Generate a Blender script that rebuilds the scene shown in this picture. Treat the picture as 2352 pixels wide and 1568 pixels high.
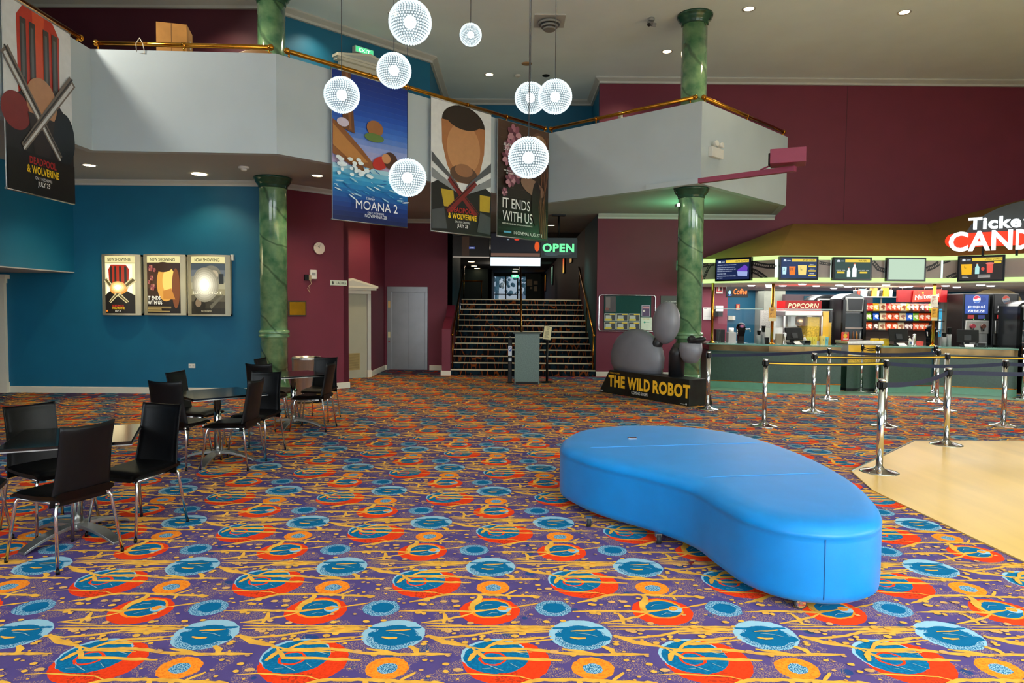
import bpy, bmesh, math, random
from mathutils import Matrix, Vector, Euler
random.seed(7)
for o in list(bpy.data.objects): bpy.data.objects.remove(o)
S=bpy.context.scene; COL=S.collection
# ---------------------------------------------------------------- camera
CAM_H=1.68; FPX=1568.0
cd=bpy.data.cameras.new('camera'); cam=bpy.data.objects.new('camera',cd); COL.objects.link(cam)
cd.sensor_width=36.0; cd.lens=36.0*FPX/2352.0; cd.clip_end=200
RC=Matrix.Rotation(math.radians(90-2.775),3,'X')@Matrix.Rotation(math.radians(0.47),3,'Z')
cam.matrix_world=Matrix.Translation((0,0,CAM_H))@RC.to_4x4()
S.camera=cam
# ---------------------------------------------------------------- world, daylight, exposure
S.view_settings.view_transform='Standard'; S.view_settings.look='None'
S.view_settings.exposure=0.0; S.view_settings.gamma=1.0; S.view_settings.use_curve_mapping=False
wd=bpy.data.worlds.new('sky'); S.world=wd; wd.use_nodes=True
wt=wd.node_tree; bg=wt.nodes['Background']
sky=wt.nodes.new('ShaderNodeTexSky'); sky.sky_type='HOSEK_WILKIE'; sky.sun_direction=(0.4,-0.3,0.8); sky.turbidity=4
wt.links.new(sky.outputs[0],bg.inputs[0]); bg.inputs[1].default_value=2.2
def lamp(kind,loc,energy,col=(1,1,1),rot=(0,0,0),**k):
    l=bpy.data.lights.new('lamp_light',kind); l.energy=energy; l.color=col
    for a,b in k.items(): setattr(l,a,b)
    o=bpy.data.objects.new('lamp_light',l); o.location=loc; o.rotation_euler=rot; COL.objects.link(o); return o
R90=math.pi/2
# daylight in the big street windows behind the photographer
lamp('AREA',(6.3,-3.75,2.6),780,(0.90,0.97,1.0),(R90-.7,0,0),spread=2.1,shape='RECTANGLE',size=9.6,size_y=4.3)
lamp('AREA',(-5.2,-3.75,2.6),330,(0.90,0.97,1.0),(R90-.7,0,0),spread=2.1,shape='RECTANGLE',size=7.0,size_y=4.3)
# added upward area lamps to brighten the ceiling, as if from pavement bounce
lamp('AREA',(6.5,-3.7,1.2),600,(0.88,1.0,1.0),(R90+1.0,0,0),spread=1.1,shape='RECTANGLE',size=9.0,size_y=1.4)
lamp('AREA',(-5.0,-3.7,1.2),220,(0.90,0.99,1.0),(R90+1.0,0,0),spread=1.1,shape='RECTANGLE',size=7.0,size_y=1.4)
# upper lobby work light above the left gallery
lamp('SPOT',(-7.5,9.2,7.0),520,(1.0,0.93,0.80),Vector((9.5,3.8,-4)).to_track_quat('-Z','Y').to_euler(),spot_size=1.45,spot_blend=.35,shadow_soft_size=0.22)
lamp('AREA',(13.85,0.5,2.1),800,(0.95,0.98,1.0),(R90-.35,0,R90),shape='RECTANGLE',size=7.0,size_y=3.4)
# ---------------------------------------------------------------- pixel helpers (2352 x 1568 photograph)
CO=Vector((0,0,CAM_H))
def ray(px,py): return RC@Vector(((px-1176)/FPX,-(py-784)/FPX,-1.0))
def gp(px,py,z=0.0):
    v=ray(px,py); return CO+v*((z-CAM_H)/v.z)
def at(px,py,Y):
    v=ray(px,py); return CO+v*(Y/v.y)
def onp(px,py,a,b):
    v=ray(px,py); n=Vector((-(b[1]-a[1]),b[0]-a[0],0)); t=n.dot(Vector((a[0],a[1],0))-Vector((0,0,0)))/n.dot(Vector((v.x,v.y,0))); return CO+v*t
def off(a,b,d):
    u=Vector((b[0]-a[0],b[1]-a[1])).normalized(); n=Vector((u.y,-u.x))*d
    return ((a[0]+n.x,a[1]+n.y),(b[0]+n.x,b[1]+n.y))
# ---------------------------------------------------------------- materials
MATS={}
def lin(h):
    h=h.lstrip('#'); r=[int(h[i:i+2],16)/255 for i in (0,2,4)]
    return tuple((c/12.92 if c<=.04045 else ((c+.055)/1.055)**2.4) for c in r)+(1,)
def mat(name,hexc,rough=.5,metal=0,var=.08,scale=6,bump=0,bscale=120,spec=.5,stretch=None,coat=0):
    if name in MATS: return MATS[name]
    m=bpy.data.materials.new(name); m.use_nodes=True; t=m.node_tree; b=t.nodes['Principled BSDF']
    c=lin(hexc); b.inputs['Roughness'].default_value=rough; b.inputs['Metallic'].default_value=metal
    b.inputs['Specular IOR Level'].default_value=spec; b.inputs['Coat Weight'].default_value=coat
    b.inputs['Base Color'].default_value=c
    if var or bump:
        tc=t.nodes.new('ShaderNodeTexCoord'); src=tc.outputs['Object']
        if stretch:
            mp=t.nodes.new('ShaderNodeMapping'); mp.inputs['Scale'].default_value=stretch; t.links.new(src,mp.inputs[0]); src=mp.outputs[0]
    if var:
        n=t.nodes.new('ShaderNodeTexNoise'); n.inputs['Scale'].default_value=scale; n.inputs['Detail'].default_value=4
        t.links.new(src,n.inputs['Vector'])
        r=t.nodes.new('ShaderNodeValToRGB'); r.color_ramp.elements[0].position=.3; r.color_ramp.elements[1].position=.7
        r.color_ramp.elements[0].color=tuple(x*(1-var) for x in c[:3])+(1,); r.color_ramp.elements[1].color=tuple(min(1,x*(1+var)) for x in c[:3])+(1,)
        t.links.new(n.outputs[0],r.inputs[0]); t.links.new(r.outputs[0],b.inputs['Base Color'])
    if bump:
        n2=t.nodes.new('ShaderNodeTexNoise'); n2.inputs['Scale'].default_value=bscale; t.links.new(src,n2.inputs['Vector'])
        bp=t.nodes.new('ShaderNodeBump'); bp.inputs['Strength'].default_value=bump; bp.inputs['Distance'].default_value=.01
        t.links.new(n2.outputs[0],bp.inputs['Height']); t.links.new(bp.outputs[0],b.inputs['Normal'])
    MATS[name]=m; return m
def em(hexc,st=1.0):
    k='glow_%s_%g'%(hexc.lstrip('#'),st)
    if k in MATS: return MATS[k]
    m=bpy.data.materials.new(k); m.use_nodes=True; t=m.node_tree; b=t.nodes['Principled BSDF']
    b.inputs['Base Color'].default_value=(.02,.02,.02,1); b.inputs['Roughness'].default_value=.4; b.inputs['Specular IOR Level'].default_value=.12
    b.inputs['Emission Color'].default_value=lin(hexc); b.inputs['Emission Strength'].default_value=st
    MATS[k]=m; return m
def pm(hexc,rough=.45): return mat('print_%s_%g'%(hexc.lstrip('#'),rough),hexc,rough,0,.05,9)
def glassmat(name,tint=(1,1,1),refl=.07):
    if name in MATS: return MATS[name]
    m=bpy.data.materials.new(name); m.use_nodes=True; t=m.node_tree; t.nodes.clear()
    o=t.nodes.new('ShaderNodeOutputMaterial'); tr=t.nodes.new('ShaderNodeBsdfTransparent'); tr.inputs[0].default_value=tint+(1,)
    g=t.nodes.new('ShaderNodeBsdfGlossy'); g.inputs['Roughness'].default_value=.02; mx=t.nodes.new('ShaderNodeMixShader')
    fr=t.nodes.new('ShaderNodeFresnel'); fr.inputs[0].default_value=1.45; ad=t.nodes.new('ShaderNodeMath'); ad.operation='MULTIPLY_ADD'; ad.inputs[1].default_value=.22; ad.inputs[2].default_value=.0
    t.links.new(fr.outputs[0],ad.inputs[0]); t.links.new(ad.outputs[0],mx.inputs[0]); t.links.new(tr.outputs[0],mx.inputs[1]); t.links.new(g.outputs[0],mx.inputs[2]); t.links.new(mx.outputs[0],o.inputs[0])
    MATS[name]=m; return m
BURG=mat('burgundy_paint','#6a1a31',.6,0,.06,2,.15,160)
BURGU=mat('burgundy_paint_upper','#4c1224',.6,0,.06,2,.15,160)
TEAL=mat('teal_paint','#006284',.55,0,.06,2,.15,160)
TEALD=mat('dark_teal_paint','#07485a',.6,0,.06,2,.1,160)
GREYW=mat('pale_grey_plaster','#b2bec2',.65,0,.03,1.5,.1,120)
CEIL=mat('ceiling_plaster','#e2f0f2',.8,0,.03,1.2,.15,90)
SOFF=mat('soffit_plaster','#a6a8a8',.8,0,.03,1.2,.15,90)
CORN=mat('cornice_white','#b9bab4',.6,0,.03,2)
SKIRT=mat('skirting_white','#d8d3c2',.5,0,.03,3)
BRASS=mat('polished_brass','#c0832c',.18,1,.12,14)
BRASSD=mat('aged_brass','#8a5a1c',.3,1,.2,9)
CHROME=mat('chrome','#d6d6d6',.12,1,.03,10)
STEEL=mat('brushed_steel','#b4b3ae',.32,1,.08,30,0,0,.5,(1,1,.05))
ALU=mat('cast_aluminium','#a9aba8',.42,1,.06,20)
BLACK=mat('black_plastic','#0c0d0e',.4,0,.1,8,0,0,.25)
BLACKG=mat('black_gloss','#060708',.18,0,.1,8,0,0,.2)
LEATH=mat('black_leatherette','#060607',.38,0,.2,22,.1,320,.28)
WHITEP=mat('white_plastic','#d8d6cc',.45,0,.03,6)
GREYP=mat('grey_plastic','#8d8f8d',.5,0,.06,6)
GLASS=glassmat('clear_glass')
MUST=mat('mustard_paint','#8a6a2c',.65,0,.08,2.2,.15,140)
WOOD=mat('blond_timber_floor','#f3c56c',.28,0,.10,3,0,0,.4,(1,.12,1))
# ---------------------------------------------------------------- mesh builder
TXT={}
def glyphs(s,bold,shear,ext=0):
    k=(s,bold,shear,ext)
    if k not in TXT:
        cu=bpy.data.curves.new('t','FONT'); cu.body=s; cu.offset=bold; cu.shear=shear; cu.resolution_u=3; cu.space_character=1+bold*2.2; cu.extrude=ext
        ob=bpy.data.objects.new('t',cu); COL.objects.link(ob); bpy.context.view_layer.update()
        me=bpy.data.meshes.new_from_object(ob.evaluated_get(bpy.context.evaluated_depsgraph_get()))
        TXT[k]=([(v.co.x,v.co.y,v.co.z) for v in me.vertices],[tuple(p.vertices) for p in me.polygons])
        bpy.data.objects.remove(ob); bpy.data.curves.remove(cu); bpy.data.meshes.remove(me)
    return TXT[k]
class MB:
    def __init__(s): s.v=[]; s.f=[]; s.fm=[]; s.fs=[]; s.m=[]; s.M=Matrix.Identity(4); s.ly=0.0; s.warp=None
    def mi(s,m):
        if m not in s.m: s.m.append(m)
        return s.m.index(m)
    def add(s,vs,fs,m,smooth=False):
        n=len(s.v); i=s.mi(m)
        for v in vs:
            v=Vector(v)
            if s.warp: v=Vector(s.warp(v))
            s.v.append(s.M@v)
        for f in fs: s.f.append([n+a for a in f]); s.fm.append(i); s.fs.append(smooth)
        return s
    def poly(s,pts,m): return s.add(pts,[list(range(len(pts)))],m)
    def box(s,c,d,m,rz=0,taper=1.0,rx=0):
        x,y,z=d[0]/2,d[1]/2,d[2]/2; R=Matrix.Rotation(rz,3,'Z')@Matrix.Rotation(rx,3,'X'); c=Vector(c)
        vs=[c+R@Vector((sx*x*(taper if sz>0 else 1),sy*y*(taper if sz>0 else 1),sz*z)) for sz in(-1,1) for sx,sy in((-1,-1),(1,-1),(1,1),(-1,1))]
        return s.add(vs,[(3,2,1,0),(4,5,6,7),(0,1,5,4),(1,2,6,5),(2,3,7,6),(3,0,4,7)],m)
    def b2(s,lo,hi,m): return s.box([(a+b)/2 for a,b in zip(lo,hi)],[abs(b-a) for a,b in zip(lo,hi)],m)
    def prism(s,pts,z0,z1,m):
        ar=sum(pts[i][0]*pts[(i+1)%len(pts)][1]-pts[(i+1)%len(pts)][0]*pts[i][1] for i in range(len(pts)))
        if ar<0: pts=pts[::-1]
        n=len(pts); vs=[(p[0],p[1],z0) for p in pts]+[(p[0],p[1],z1) for p in pts]
        return s.add(vs,[list(range(n))[::-1],list(range(n,2*n))]+[(i,(i+1)%n,n+(i+1)%n,n+i) for i in range(n)],m)
    def tube(s,path,r,m,n=10,closed=False,caps=True,smooth=True):
        P=[Vector(p) for p in path]; k=len(P); rs=r if isinstance(r,(list,tuple)) else [r]*k
        vs=[]; ref=None
        for i,p in enumerate(P):
            if closed: t=P[(i+1)%k]-P[i-1]
            else: t=P[min(i+1,k-1)]-P[max(i-1,0)]
            t.normalize()
            if ref is None:
                ref=Vector((0,0,1)) if abs(t.z)<.9 else Vector((1,0,0))
            a=t.cross(ref).normalized(); b=a.cross(t).normalized(); ref=b
            for j in range(n):
                q=2*math.pi*j/n; vs.append(p+a*(math.cos(q)*rs[i])+b*(math.sin(q)*rs[i]))
        fs=[]
        for i in range(k if closed else k-1):
            i2=(i+1)%k
            for j in range(n): fs.append((i*n+j,i*n+(j+1)%n,i2*n+(j+1)%n,i2*n+j))
        s.add(vs,fs,m,smooth)
        if caps and not closed:
            b0=len(s.v)-k*n; i=s.mi(m)
            s.f.append([b0+j for j in range(n)][::-1]); s.fm.append(i); s.fs.append(False)
            s.f.append([b0+(k-1)*n+j for j in range(n)]); s.fm.append(i); s.fs.append(False)
        return s
    def lathe(s,prof,m,c=(0,0,0),n=28,smooth=True,sx=1,sy=1):
        vs=[];fs=[];k=len(prof)
        for r,z in prof:
            for j in range(n):
                q=2*math.pi*j/n; vs.append((c[0]+r*math.cos(q)*sx,c[1]+r*math.sin(q)*sy,c[2]+z))
        for i in range(k-1):
            for j in range(n): fs.append((i*n+j,i*n+(j+1)%n,(i+1)*n+(j+1)%n,(i+1)*n+j))
        s.add(vs,fs,m,smooth)
        b0=len(s.v)-k*n; i=s.mi(m)
        if prof[0][0]>1e-5: s.f.append([b0+j for j in range(n)][::-1]); s.fm.append(i); s.fs.append(False)
        if prof[-1][0]>1e-5: s.f.append([b0+(k-1)*n+j for j in range(n)]); s.fm.append(i); s.fs.append(False)
        return s
    def ball(s,c,r,m,n=16,k=10,R=None):
        rx,ry,rz=(r,r,r) if not isinstance(r,(tuple,list)) else r
        c=Vector(c); vs=[];fs=[]
        for i in range(k+1):
            t=math.pi*i/k
            for j in range(n):
                q=2*math.pi*j/n; p=Vector((rx*math.sin(t)*math.cos(q),ry*math.sin(t)*math.sin(q),-rz*math.cos(t)))
                vs.append(c+(R@p if R else p))
        for i in range(k):
            for j in range(n): fs.append((i*n+j,i*n+(j+1)%n,(i+1)*n+(j+1)%n,(i+1)*n+j))
        return s.add(vs,fs,m,True)
    def grid(s,fn,nu,nv,m,smooth=True):
        vs=[fn(i/nu,j/nv) for j in range(nv+1) for i in range(nu+1)]
        return s.add(vs,[(j*(nu+1)+i,j*(nu+1)+i+1,(j+1)*(nu+1)+i+1,(j+1)*(nu+1)+i) for j in range(nv) for i in range(nu)],m,smooth)
    # flat artwork in the local XZ plane, seen from -Y; each call lies a hair in front of the one before
    def L(s): s.ly-=.0009; return s.ly
    def rect(s,x0,z0,x1,z1,m,nx=1):
        y=s.L(); nx=nx if not s.warp else 10
        return s.grid(lambda u,v:(x0+(x1-x0)*u,y,z0+(z1-z0)*v),nx,1,m,False)
    def strips(s,pts,y,m):
        x0=min(p[0] for p in pts); x1=max(p[0] for p in pts); n=max(1,int((x1-x0)/.045)+1)
        def cut(P,c,sg):
            o=[]
            for i in range(len(P)):
                a,b=P[i-1],P[i]; da,db=(a[0]-c)*sg,(b[0]-c)*sg
                if (da<0)!=(db<0): k=da/(da-db); o.append((a[0]+(b[0]-a[0])*k,a[1]+(b[1]-a[1])*k))
                if db>=0: o.append(b)
            return o
        for i in range(n):
            P=cut([tuple(p[:2]) for p in pts],x0+(x1-x0)*i/n,1)
            if len(P)>2: P=cut(P,x0+(x1-x0)*(i+1)/n,-1)
            if len(P)>2: s.add([(p[0],y,p[1]) for p in P],[list(range(len(P)))],m)
        return s
    def pg(s,pts,m):
        y=s.L()
        if s.warp: return s.strips(pts,y,m)
        return s.add([(p[0],y,p[1]) for p in pts],[list(range(len(pts)))],m)
    def ell(s,cx,cz,rx,rz,m,rot=0,n=28):
        y=s.L(); c,d=math.cos(rot),math.sin(rot)
        if s.warp: return s.strips([(cx+rx*math.cos(t)*c-rz*math.sin(t)*d,cz+rx*math.cos(t)*d+rz*math.sin(t)*c) for t in[2*math.pi*i/n for i in range(n)]],y,m)
        return s.add([(cx+rx*math.cos(t)*c-rz*math.sin(t)*d,y,cz+rx*math.cos(t)*d+rz*math.sin(t)*c) for t in[2*math.pi*i/n for i in range(n)]],[list(range(n))],m)
    def band(s,pts,w,m):
        y=s.L(); k=len(pts); vs=[]
        for i,p in enumerate(pts):
            a=pts[max(i-1,0)]; b=pts[min(i+1,k-1)]; t=Vector((b[0]-a[0],b[1]-a[1])).normalized(); ww=w[i] if isinstance(w,(list,tuple)) else w
            vs+=[(p[0]-t.y*ww/2,y,p[1]+t.x*ww/2),(p[0]+t.y*ww/2,y,p[1]-t.x*ww/2)]
        if s.warp:
            for i in range(k-1): s.strips([(vs[j][0],vs[j][2]) for j in(2*i,2*i+1,2*i+3,2*i+2)],y,m)
            return s
        return s.add(vs,[(2*i,2*i+1,2*i+3,2*i+2) for i in range(k-1)],m)
    def txt(s,body,x,z,h,m,al='C',w=None,bold=.012,shear=0,rot=0,ext=0):
        if 'M' in body and not ext: bold=0
        V,F=glyphs(body,bold,shear,ext/h)
        if not V: return s
        HV,_=glyphs('H',bold,0); hh=max(p[1] for p in HV)-min(p[1] for p in HV); k=h/hh
        x0=min(p[0] for p in V); x1=max(p[0] for p in V); kx=k if not w else w/(x1-x0); W=(x1-x0)*kx
        ox={'C':-W/2,'L':0,'R':-W}[al]; y=s.L(); c,d=math.cos(rot),math.sin(rot)
        vs=[]
        for p in V:
            a=ox+(p[0]-x0)*kx; b=p[1]*k; vs.append((x+a*c-b*d,y-p[2]*k,z+a*d+b*c))
        return s.add(vs,[f for f in F],m)
    def lines(s,x0,x1,z0,z1,n,m,seed=1,fill=.55):
        rr=random.Random(seed); st=(z1-z0)/n
        for i in range(n):
            zc=z1-(i+.5)*st; s.rect(x0,zc-st*fill/2,x0+(x1-x0)*rr.uniform(.6,1),zc+st*fill/2,m)
        return s
    def build(s,name,parent=None,bevel=0,subsurf=0,kind=None,label=None,cat=None,group=None,loc=None,rz=0):
        me=bpy.data.meshes.new(name); me.from_pydata([tuple(v) for v in s.v],[],s.f)
        for m in s.m: me.materials.append(m)
        me.polygons.foreach_set('material_index',s.fm); me.polygons.foreach_set('use_smooth',s.fs); me.update()
        o=bpy.data.objects.new(name,me); COL.objects.link(o)
        if parent: o.parent=parent
        if loc: o.location=loc
        if rz: o.rotation_euler[2]=rz
        if bevel:
            b=o.modifiers.new('bevel','BEVEL'); b.width=bevel; b.segments=2; b.limit_method='ANGLE'; b.harden_normals=False
        if subsurf:
            b=o.modifiers.new('subd','SUBSURF'); b.levels=subsurf; b.render_levels=subsurf
        if kind: o['kind']=kind
        if label: o['label']=label
        if cat: o['category']=cat
        if group: o['group']=group
        return o
def thing(name,label,cat,loc=(0,0,0),rz=0,group=None):
    o=bpy.data.objects.new(name,None); o.empty_display_size=.1; COL.objects.link(o); o.location=loc; o.rotation_euler[2]=rz
    o['label']=label; o['category']=cat
    if group: o['group']=group
    return o
def dup(root,loc,rz,label,group=None):
    r=root.copy(); COL.objects.link(r); r.location=loc; r.rotation_euler[2]=rz; r['label']=label
    if group: r['group']=group
    for ch in list(root.children):
        c=ch.copy(); COL.objects.link(c); c.parent=r
        for g in list(ch.children):
            d=g.copy(); COL.objects.link(d); d.parent=c
    return r
def wthing(name,label,cat,rc,a,b,o=0,group=None):
    """thing fixed to the vertical plane through a-b; rc = its photo rectangle; returns empty at the rectangle's centre, width, height"""
    if o: a,b=off(a,b,o)
    p=onp(rc[0],rc[1],a,b); q=onp(rc[2],rc[3],a,b)
    w=math.hypot(q.x-p.x,q.y-p.y); h=abs(p.z-q.z)
    e=thing(name,label,cat,((p.x+q.x)/2,(p.y+q.y)/2,(p.z+q.z)/2),math.atan2(b[1]-a[1],b[0]-a[0]),group)
    return e,w,h
def struct(name,mb,label,cat,bevel=0): return mb.build(name,None,bevel,0,'structure',label,cat)
def mixhex(a,b,t):
    A=[int(a[i:i+2],16) for i in(1,3,5)];B=[int(b[i:i+2],16) for i in(1,3,5)]; return '#%02x%02x%02x'%tuple(int(x+(y-x)*t) for x,y in zip(A,B))
def ramp(cs,n): return [mixhex(cs[min(int(k),len(cs)-2)],cs[min(int(k),len(cs)-2)+1],k-min(int(k),len(cs)-2)) for k in [i*(len(cs)-1)/(n-1) for i in range(n)]]
# ---------------------------------------------------------------- carpet
CL=[([(0.068,-0.661),(0.162,-0.734),(0.243,-0.759),(0.303,-0.791)],.03),([(0.303,-0.791),(0.348,-0.806),(0.578,-0.806),(0.767,-0.847),(0.973,-0.858)],.017),([(0.302,-0.784),(0.345,-0.854),(0.371,-0.89),(0.49,-0.894),(0.743,-0.914)],.018),([(0.386,-0.79),(0.417,-0.739),(0.475,-0.711),(0.58,-0.704),(0.707,-0.675)],.016),([(-0.525,-0.746),(-0.354,-0.729),(-0.248,-0.707)],.014),([(-0.573,-0.586),(-0.248,-0.581)],.012),([(-0.556,-0.644),(-0.265,-0.627)],.013),([(0.057,-0.597),(0.718,-0.596)],.011),([(0.053,-0.564),(0.72,-0.564)],.01),([(0.09,-0.674),(0.158,-0.69),(0.315,-0.664),(0.413,-0.62),(0.71,-0.604)],.014),([(0.024,-0.529),(0.137,-0.492),(0.232,-0.448),(0.293,-0.403)],.015),([(0.03,-0.525),(0.239,-0.546)],.009),([(-0.107,-0.386),(0.083,-0.378),(0.299,-0.39),(0.427,-0.355)],.016),([(0.529,-0.333),(0.662,-0.277)],.016),([(0.442,-0.351),(0.543,-0.333)],.014),([(0.135,-0.402),(0.15,-0.476),(0.142,-0.537)],.026),([(-0.077,-0.272),(0.014,-0.232),(0.134,-0.164),(0.286,-0.161),(0.484,-0.178),(0.677,-0.189)],.018),([(0.473,-0.179),(0.537,-0.1)],.022),([(0.324,-0.163),(0.32,-0.235),(0.294,-0.304),(0.29,-0.379)],.034),([(0.484,-0.178),(0.499,-0.231)],.03),([(-0.007,-0.777),(0.027,-0.815),(0.035,-0.865)],.036),([(-0.213,-0.806),(-0.119,-0.834),(-0.051,-0.86),(0.209,-0.856)],.018),([(-0.165,-0.856),(-0.05,-0.866)],.012),([(-0.273,-0.12),(-0.186,-0.113),(0.055,-0.136),(0.135,-0.176)],.008),([(-0.116,-0.394),(-0.107,-0.383)],.02)]
def carpet_material():
    m=bpy.data.materials.new('swirl_carpet'); m.use_nodes=True; t=m.node_tree; N=t.nodes; K=t.links.new
    bs=N['Principled BSDF']; bs.inputs['Roughness'].default_value=.9; bs.inputs['Specular IOR Level'].default_value=.15
    W,D,bx=.962,.922,.481
    def vm(op,a,b=None,sc=None):
        n=N.new('ShaderNodeVectorMath'); n.operation=op
        for i,x in enumerate((a,b)):
            if x is None: continue
            if hasattr(x,'links'): K(x,n.inputs[i])
            else: n.inputs[i].default_value=(x[0],x[1],x[2] if len(x)>2 else 0)
        if sc is not None:
            if hasattr(sc,'links'): K(sc,n.inputs['Scale'])
            else: n.inputs['Scale'].default_value=sc
        return n.outputs['Value'] if op in('DISTANCE','DOT_PRODUCT','LENGTH') else n.outputs['Vector']
    def mt(op,a,b=0,c=None,clamp=False):
        n=N.new('ShaderNodeMath'); n.operation=op; n.use_clamp=clamp
        for i,x in enumerate((a,b,c)):
            if x is None: continue
            if hasattr(x,'links'): K(x,n.inputs[i])
            else: n.inputs[i].default_value=x
        return n.outputs[0]
    def mix(f,a,b):
        n=N.new('ShaderNodeMix'); n.data_type='RGBA'
        for s,x in((n.inputs[0],f),(n.inputs[6],a),(n.inputs[7],b)):
            if hasattr(x,'links'): K(x,s)
            else: s.default_value=x
        return n.outputs[2]
    def noise(v,sc,det=2):
        n=N.new('ShaderNodeTexNoise'); n.inputs['Scale'].default_value=sc; n.inputs['Detail'].default_value=det
        K(v,n.inputs['Vector']); return n
    g=N.new('ShaderNodeNewGeometry'); sp=N.new('ShaderNodeSeparateXYZ'); K(g.outputs['Position'],sp.inputs[0])
    yy=mt('ADD',sp.outputs[1],sp.outputs[2]); cb=N.new('ShaderNodeCombineXYZ'); K(sp.outputs[0],cb.inputs[0]); K(yy,cb.inputs[1])
    mp=N.new('ShaderNodeMapping'); mp.vector_type='TEXTURE'; mp.inputs['Location'].default_value=(-.502-.48,4.091-.74,0); mp.inputs['Rotation'].default_value=(0,0,math.radians(.8))
    K(cb.outputs[0],mp.inputs[0]); P0=mp.outputs[0]
    s2=N.new('ShaderNodeSeparateXYZ'); K(P0,s2.inputs[0])
    j=mt('FLOOR',mt('DIVIDE',s2.outputs[1],D)); v=mt('MULTIPLY_ADD',j,-D,s2.outputs[1])
    u=mt('MULTIPLY',mt('FRACT',mt('DIVIDE',mt('MULTIPLY_ADD',j,-bx,s2.outputs[0]),W)),W)
    c2=N.new('ShaderNodeCombineXYZ'); K(u,c2.inputs[0]); K(v,c2.inputs[1])
    nz=noise(P0,26,3); dv=vm('SUBTRACT',nz.outputs['Color'],(.5,.5,.5)); P=vm('MULTIPLY_ADD',dv,(.022,.022,0))
    K(c2.outputs[0],P.node.inputs[2])
    OX,OY=.48,.74
    def copies(lo,hi):
        for jj in(-1,0,1):
            for ii in(-2,-1,0,1,2):
                dx,dy=ii*W+jj*bx+OX,jj*D+OY
                if lo[0]+dx<W+.01 and hi[0]+dx>-.01 and lo[1]+dy<D+.01 and hi[1]+dy>-.01: yield dx,dy
    def circ(cx,cy,r):
        d=None
        for dx,dy in copies((cx-r,cy-r),(cx+r,cy+r)):
            e=vm('DISTANCE',P,(cx+dx,cy+dy)); d=e if d is None else mt('MINIMUM',d,e)
        return mt('LESS_THAN',d,r)
    def ring(cx,cy,r,w):
        return mt('SUBTRACT',circ(cx,cy,r),circ(cx,cy,r-w))
    def segs(sel):
        acc=None
        for pts,w in sel:
            for a,b in zip(pts[:-1],pts[1:]):
                lo=(min(a[0],b[0])-w,min(a[1],b[1])-w); hi=(max(a[0],b[0])+w,max(a[1],b[1])+w)
                for dx,dy in copies(lo,hi):
                    A=(a[0]+dx,a[1]+dy); B=(b[0]-a[0],b[1]-a[1]); l2=B[0]**2+B[1]**2
                    q=vm('SUBTRACT',P,A); h=mt('MINIMUM',mt('MAXIMUM',vm('DOT_PRODUCT',q,(B[0]/l2,B[1]/l2)),0),1)
                    e=mt('SUBTRACT',vm('DISTANCE',q,vm('SCALE',B,None,h)),w*.5)
                    acc=e if acc is None else mt('MINIMUM',acc,e)
        return mt('LESS_THAN',acc,0)
    PUR,NAV,TAN,TEA,RED,RDK,ORG,YEL,LBL=[lin(x) for x in('#54426f','#123f6d','#a5805e','#005d85','#e1380f','#b02f14','#f0871f','#fbb735','#8db1bf')]
    lo=noise(P0,3.1,2).outputs[0]; fine=noise(P0,150,1).outputs[0]; mid=noise(P0,60,2).outputs[0]
    c=mix(lo,lin('#453a73'),lin('#594570'))
    def vor(sc,rad,seedv):
        n=N.new('ShaderNodeTexVoronoi'); n.inputs['Scale'].default_value=sc; n.inputs['Randomness'].default_value=.95
        K(vm('ADD',P0,seedv),n.inputs['Vector']); s=N.new('ShaderNodeSeparateColor'); K(n.outputs['Color'],s.inputs[0])
        return mt('LESS_THAN',n.outputs['Distance'],mt('MULTIPLY',s.outputs[0],rad))
    c=mix(mt('MULTIPLY',vor(7,.26,(3,1)),.8),c,NAV)
    c=mix(mt('MULTIPLY',mt('MULTIPLY',mt('GREATER_THAN',fine,.56),mt('GREATER_THAN',noise(P0,5.5,2).outputs[0],.50)),.85),c,TAN)
    spk=mt('GREATER_THAN',mid,.53); spk2=mt('GREATER_THAN',fine,.50)
    # pale blue planet
    c=mix(circ(-.094,-.66,.162),c,LBL); c=mix(mt('MULTIPLY',circ(-.094,-.69,.132),spk2),c,TEA); c=mix(circ(-.088,-.668,.110),c,TEA)
    c=mix(segs([([(-.2,-.66),(-.02,-.672)],.05),([(-.1,-.735),(.03,-.70)],.055),([(-.22,-.59),(.03,-.585)],.022)]),c,TEA)
    c=mix(circ(-.212,-.35,.102),c,mix(spk2,LBL,TEA)); c=mix(circ(-.205,-.345,.062),c,TEA)
    # big red disc with teal eye
    c=mix(circ(.005,-.005,.208),c,mix(spk,RED,lin('#d9330c'))); c=mix(mt('MULTIPLY',circ(.02,-.16,.07),spk),c,RDK)
    c=mix(circ(-.05,.052,.163),c,LBL); c=mix(circ(-.044,.040,.157),c,mix(spk,TEA,lin('#04688f')))
    c=mix(ring(-.06,.02,.066,.014),c,RED)
    # second red ring
    c=mix(circ(.395,-.385,.168),c,mix(spk,RED,lin('#dd3a10'))); c=mix(circ(.397,-.352,.122),c,ORG); c=mix(circ(.402,-.355,.104),c,TEA)
    c=mix(circ(.475,-.36,.04),c,LBL); c=mix(circ(.465,-.352,.026),c,ORG)
    # little orange ring
    c=mix(circ(-.553,-.067,.100),c,mix(spk,ORG,lin('#e8741a'))); c=mix(circ(-.551,-.07,.047),c,mix(spk2,TEA,LBL))
    K(c,bs.inputs['Base Color'])
    bp=N.new('ShaderNodeBump'); bp.inputs['Strength'].default_value=.25; bp.inputs['Distance'].default_value=.004
    K(fine,bp.inputs['Height']); K(bp.outputs[0],bs.inputs['Normal'])
    return m
CARPET=carpet_material()
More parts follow.
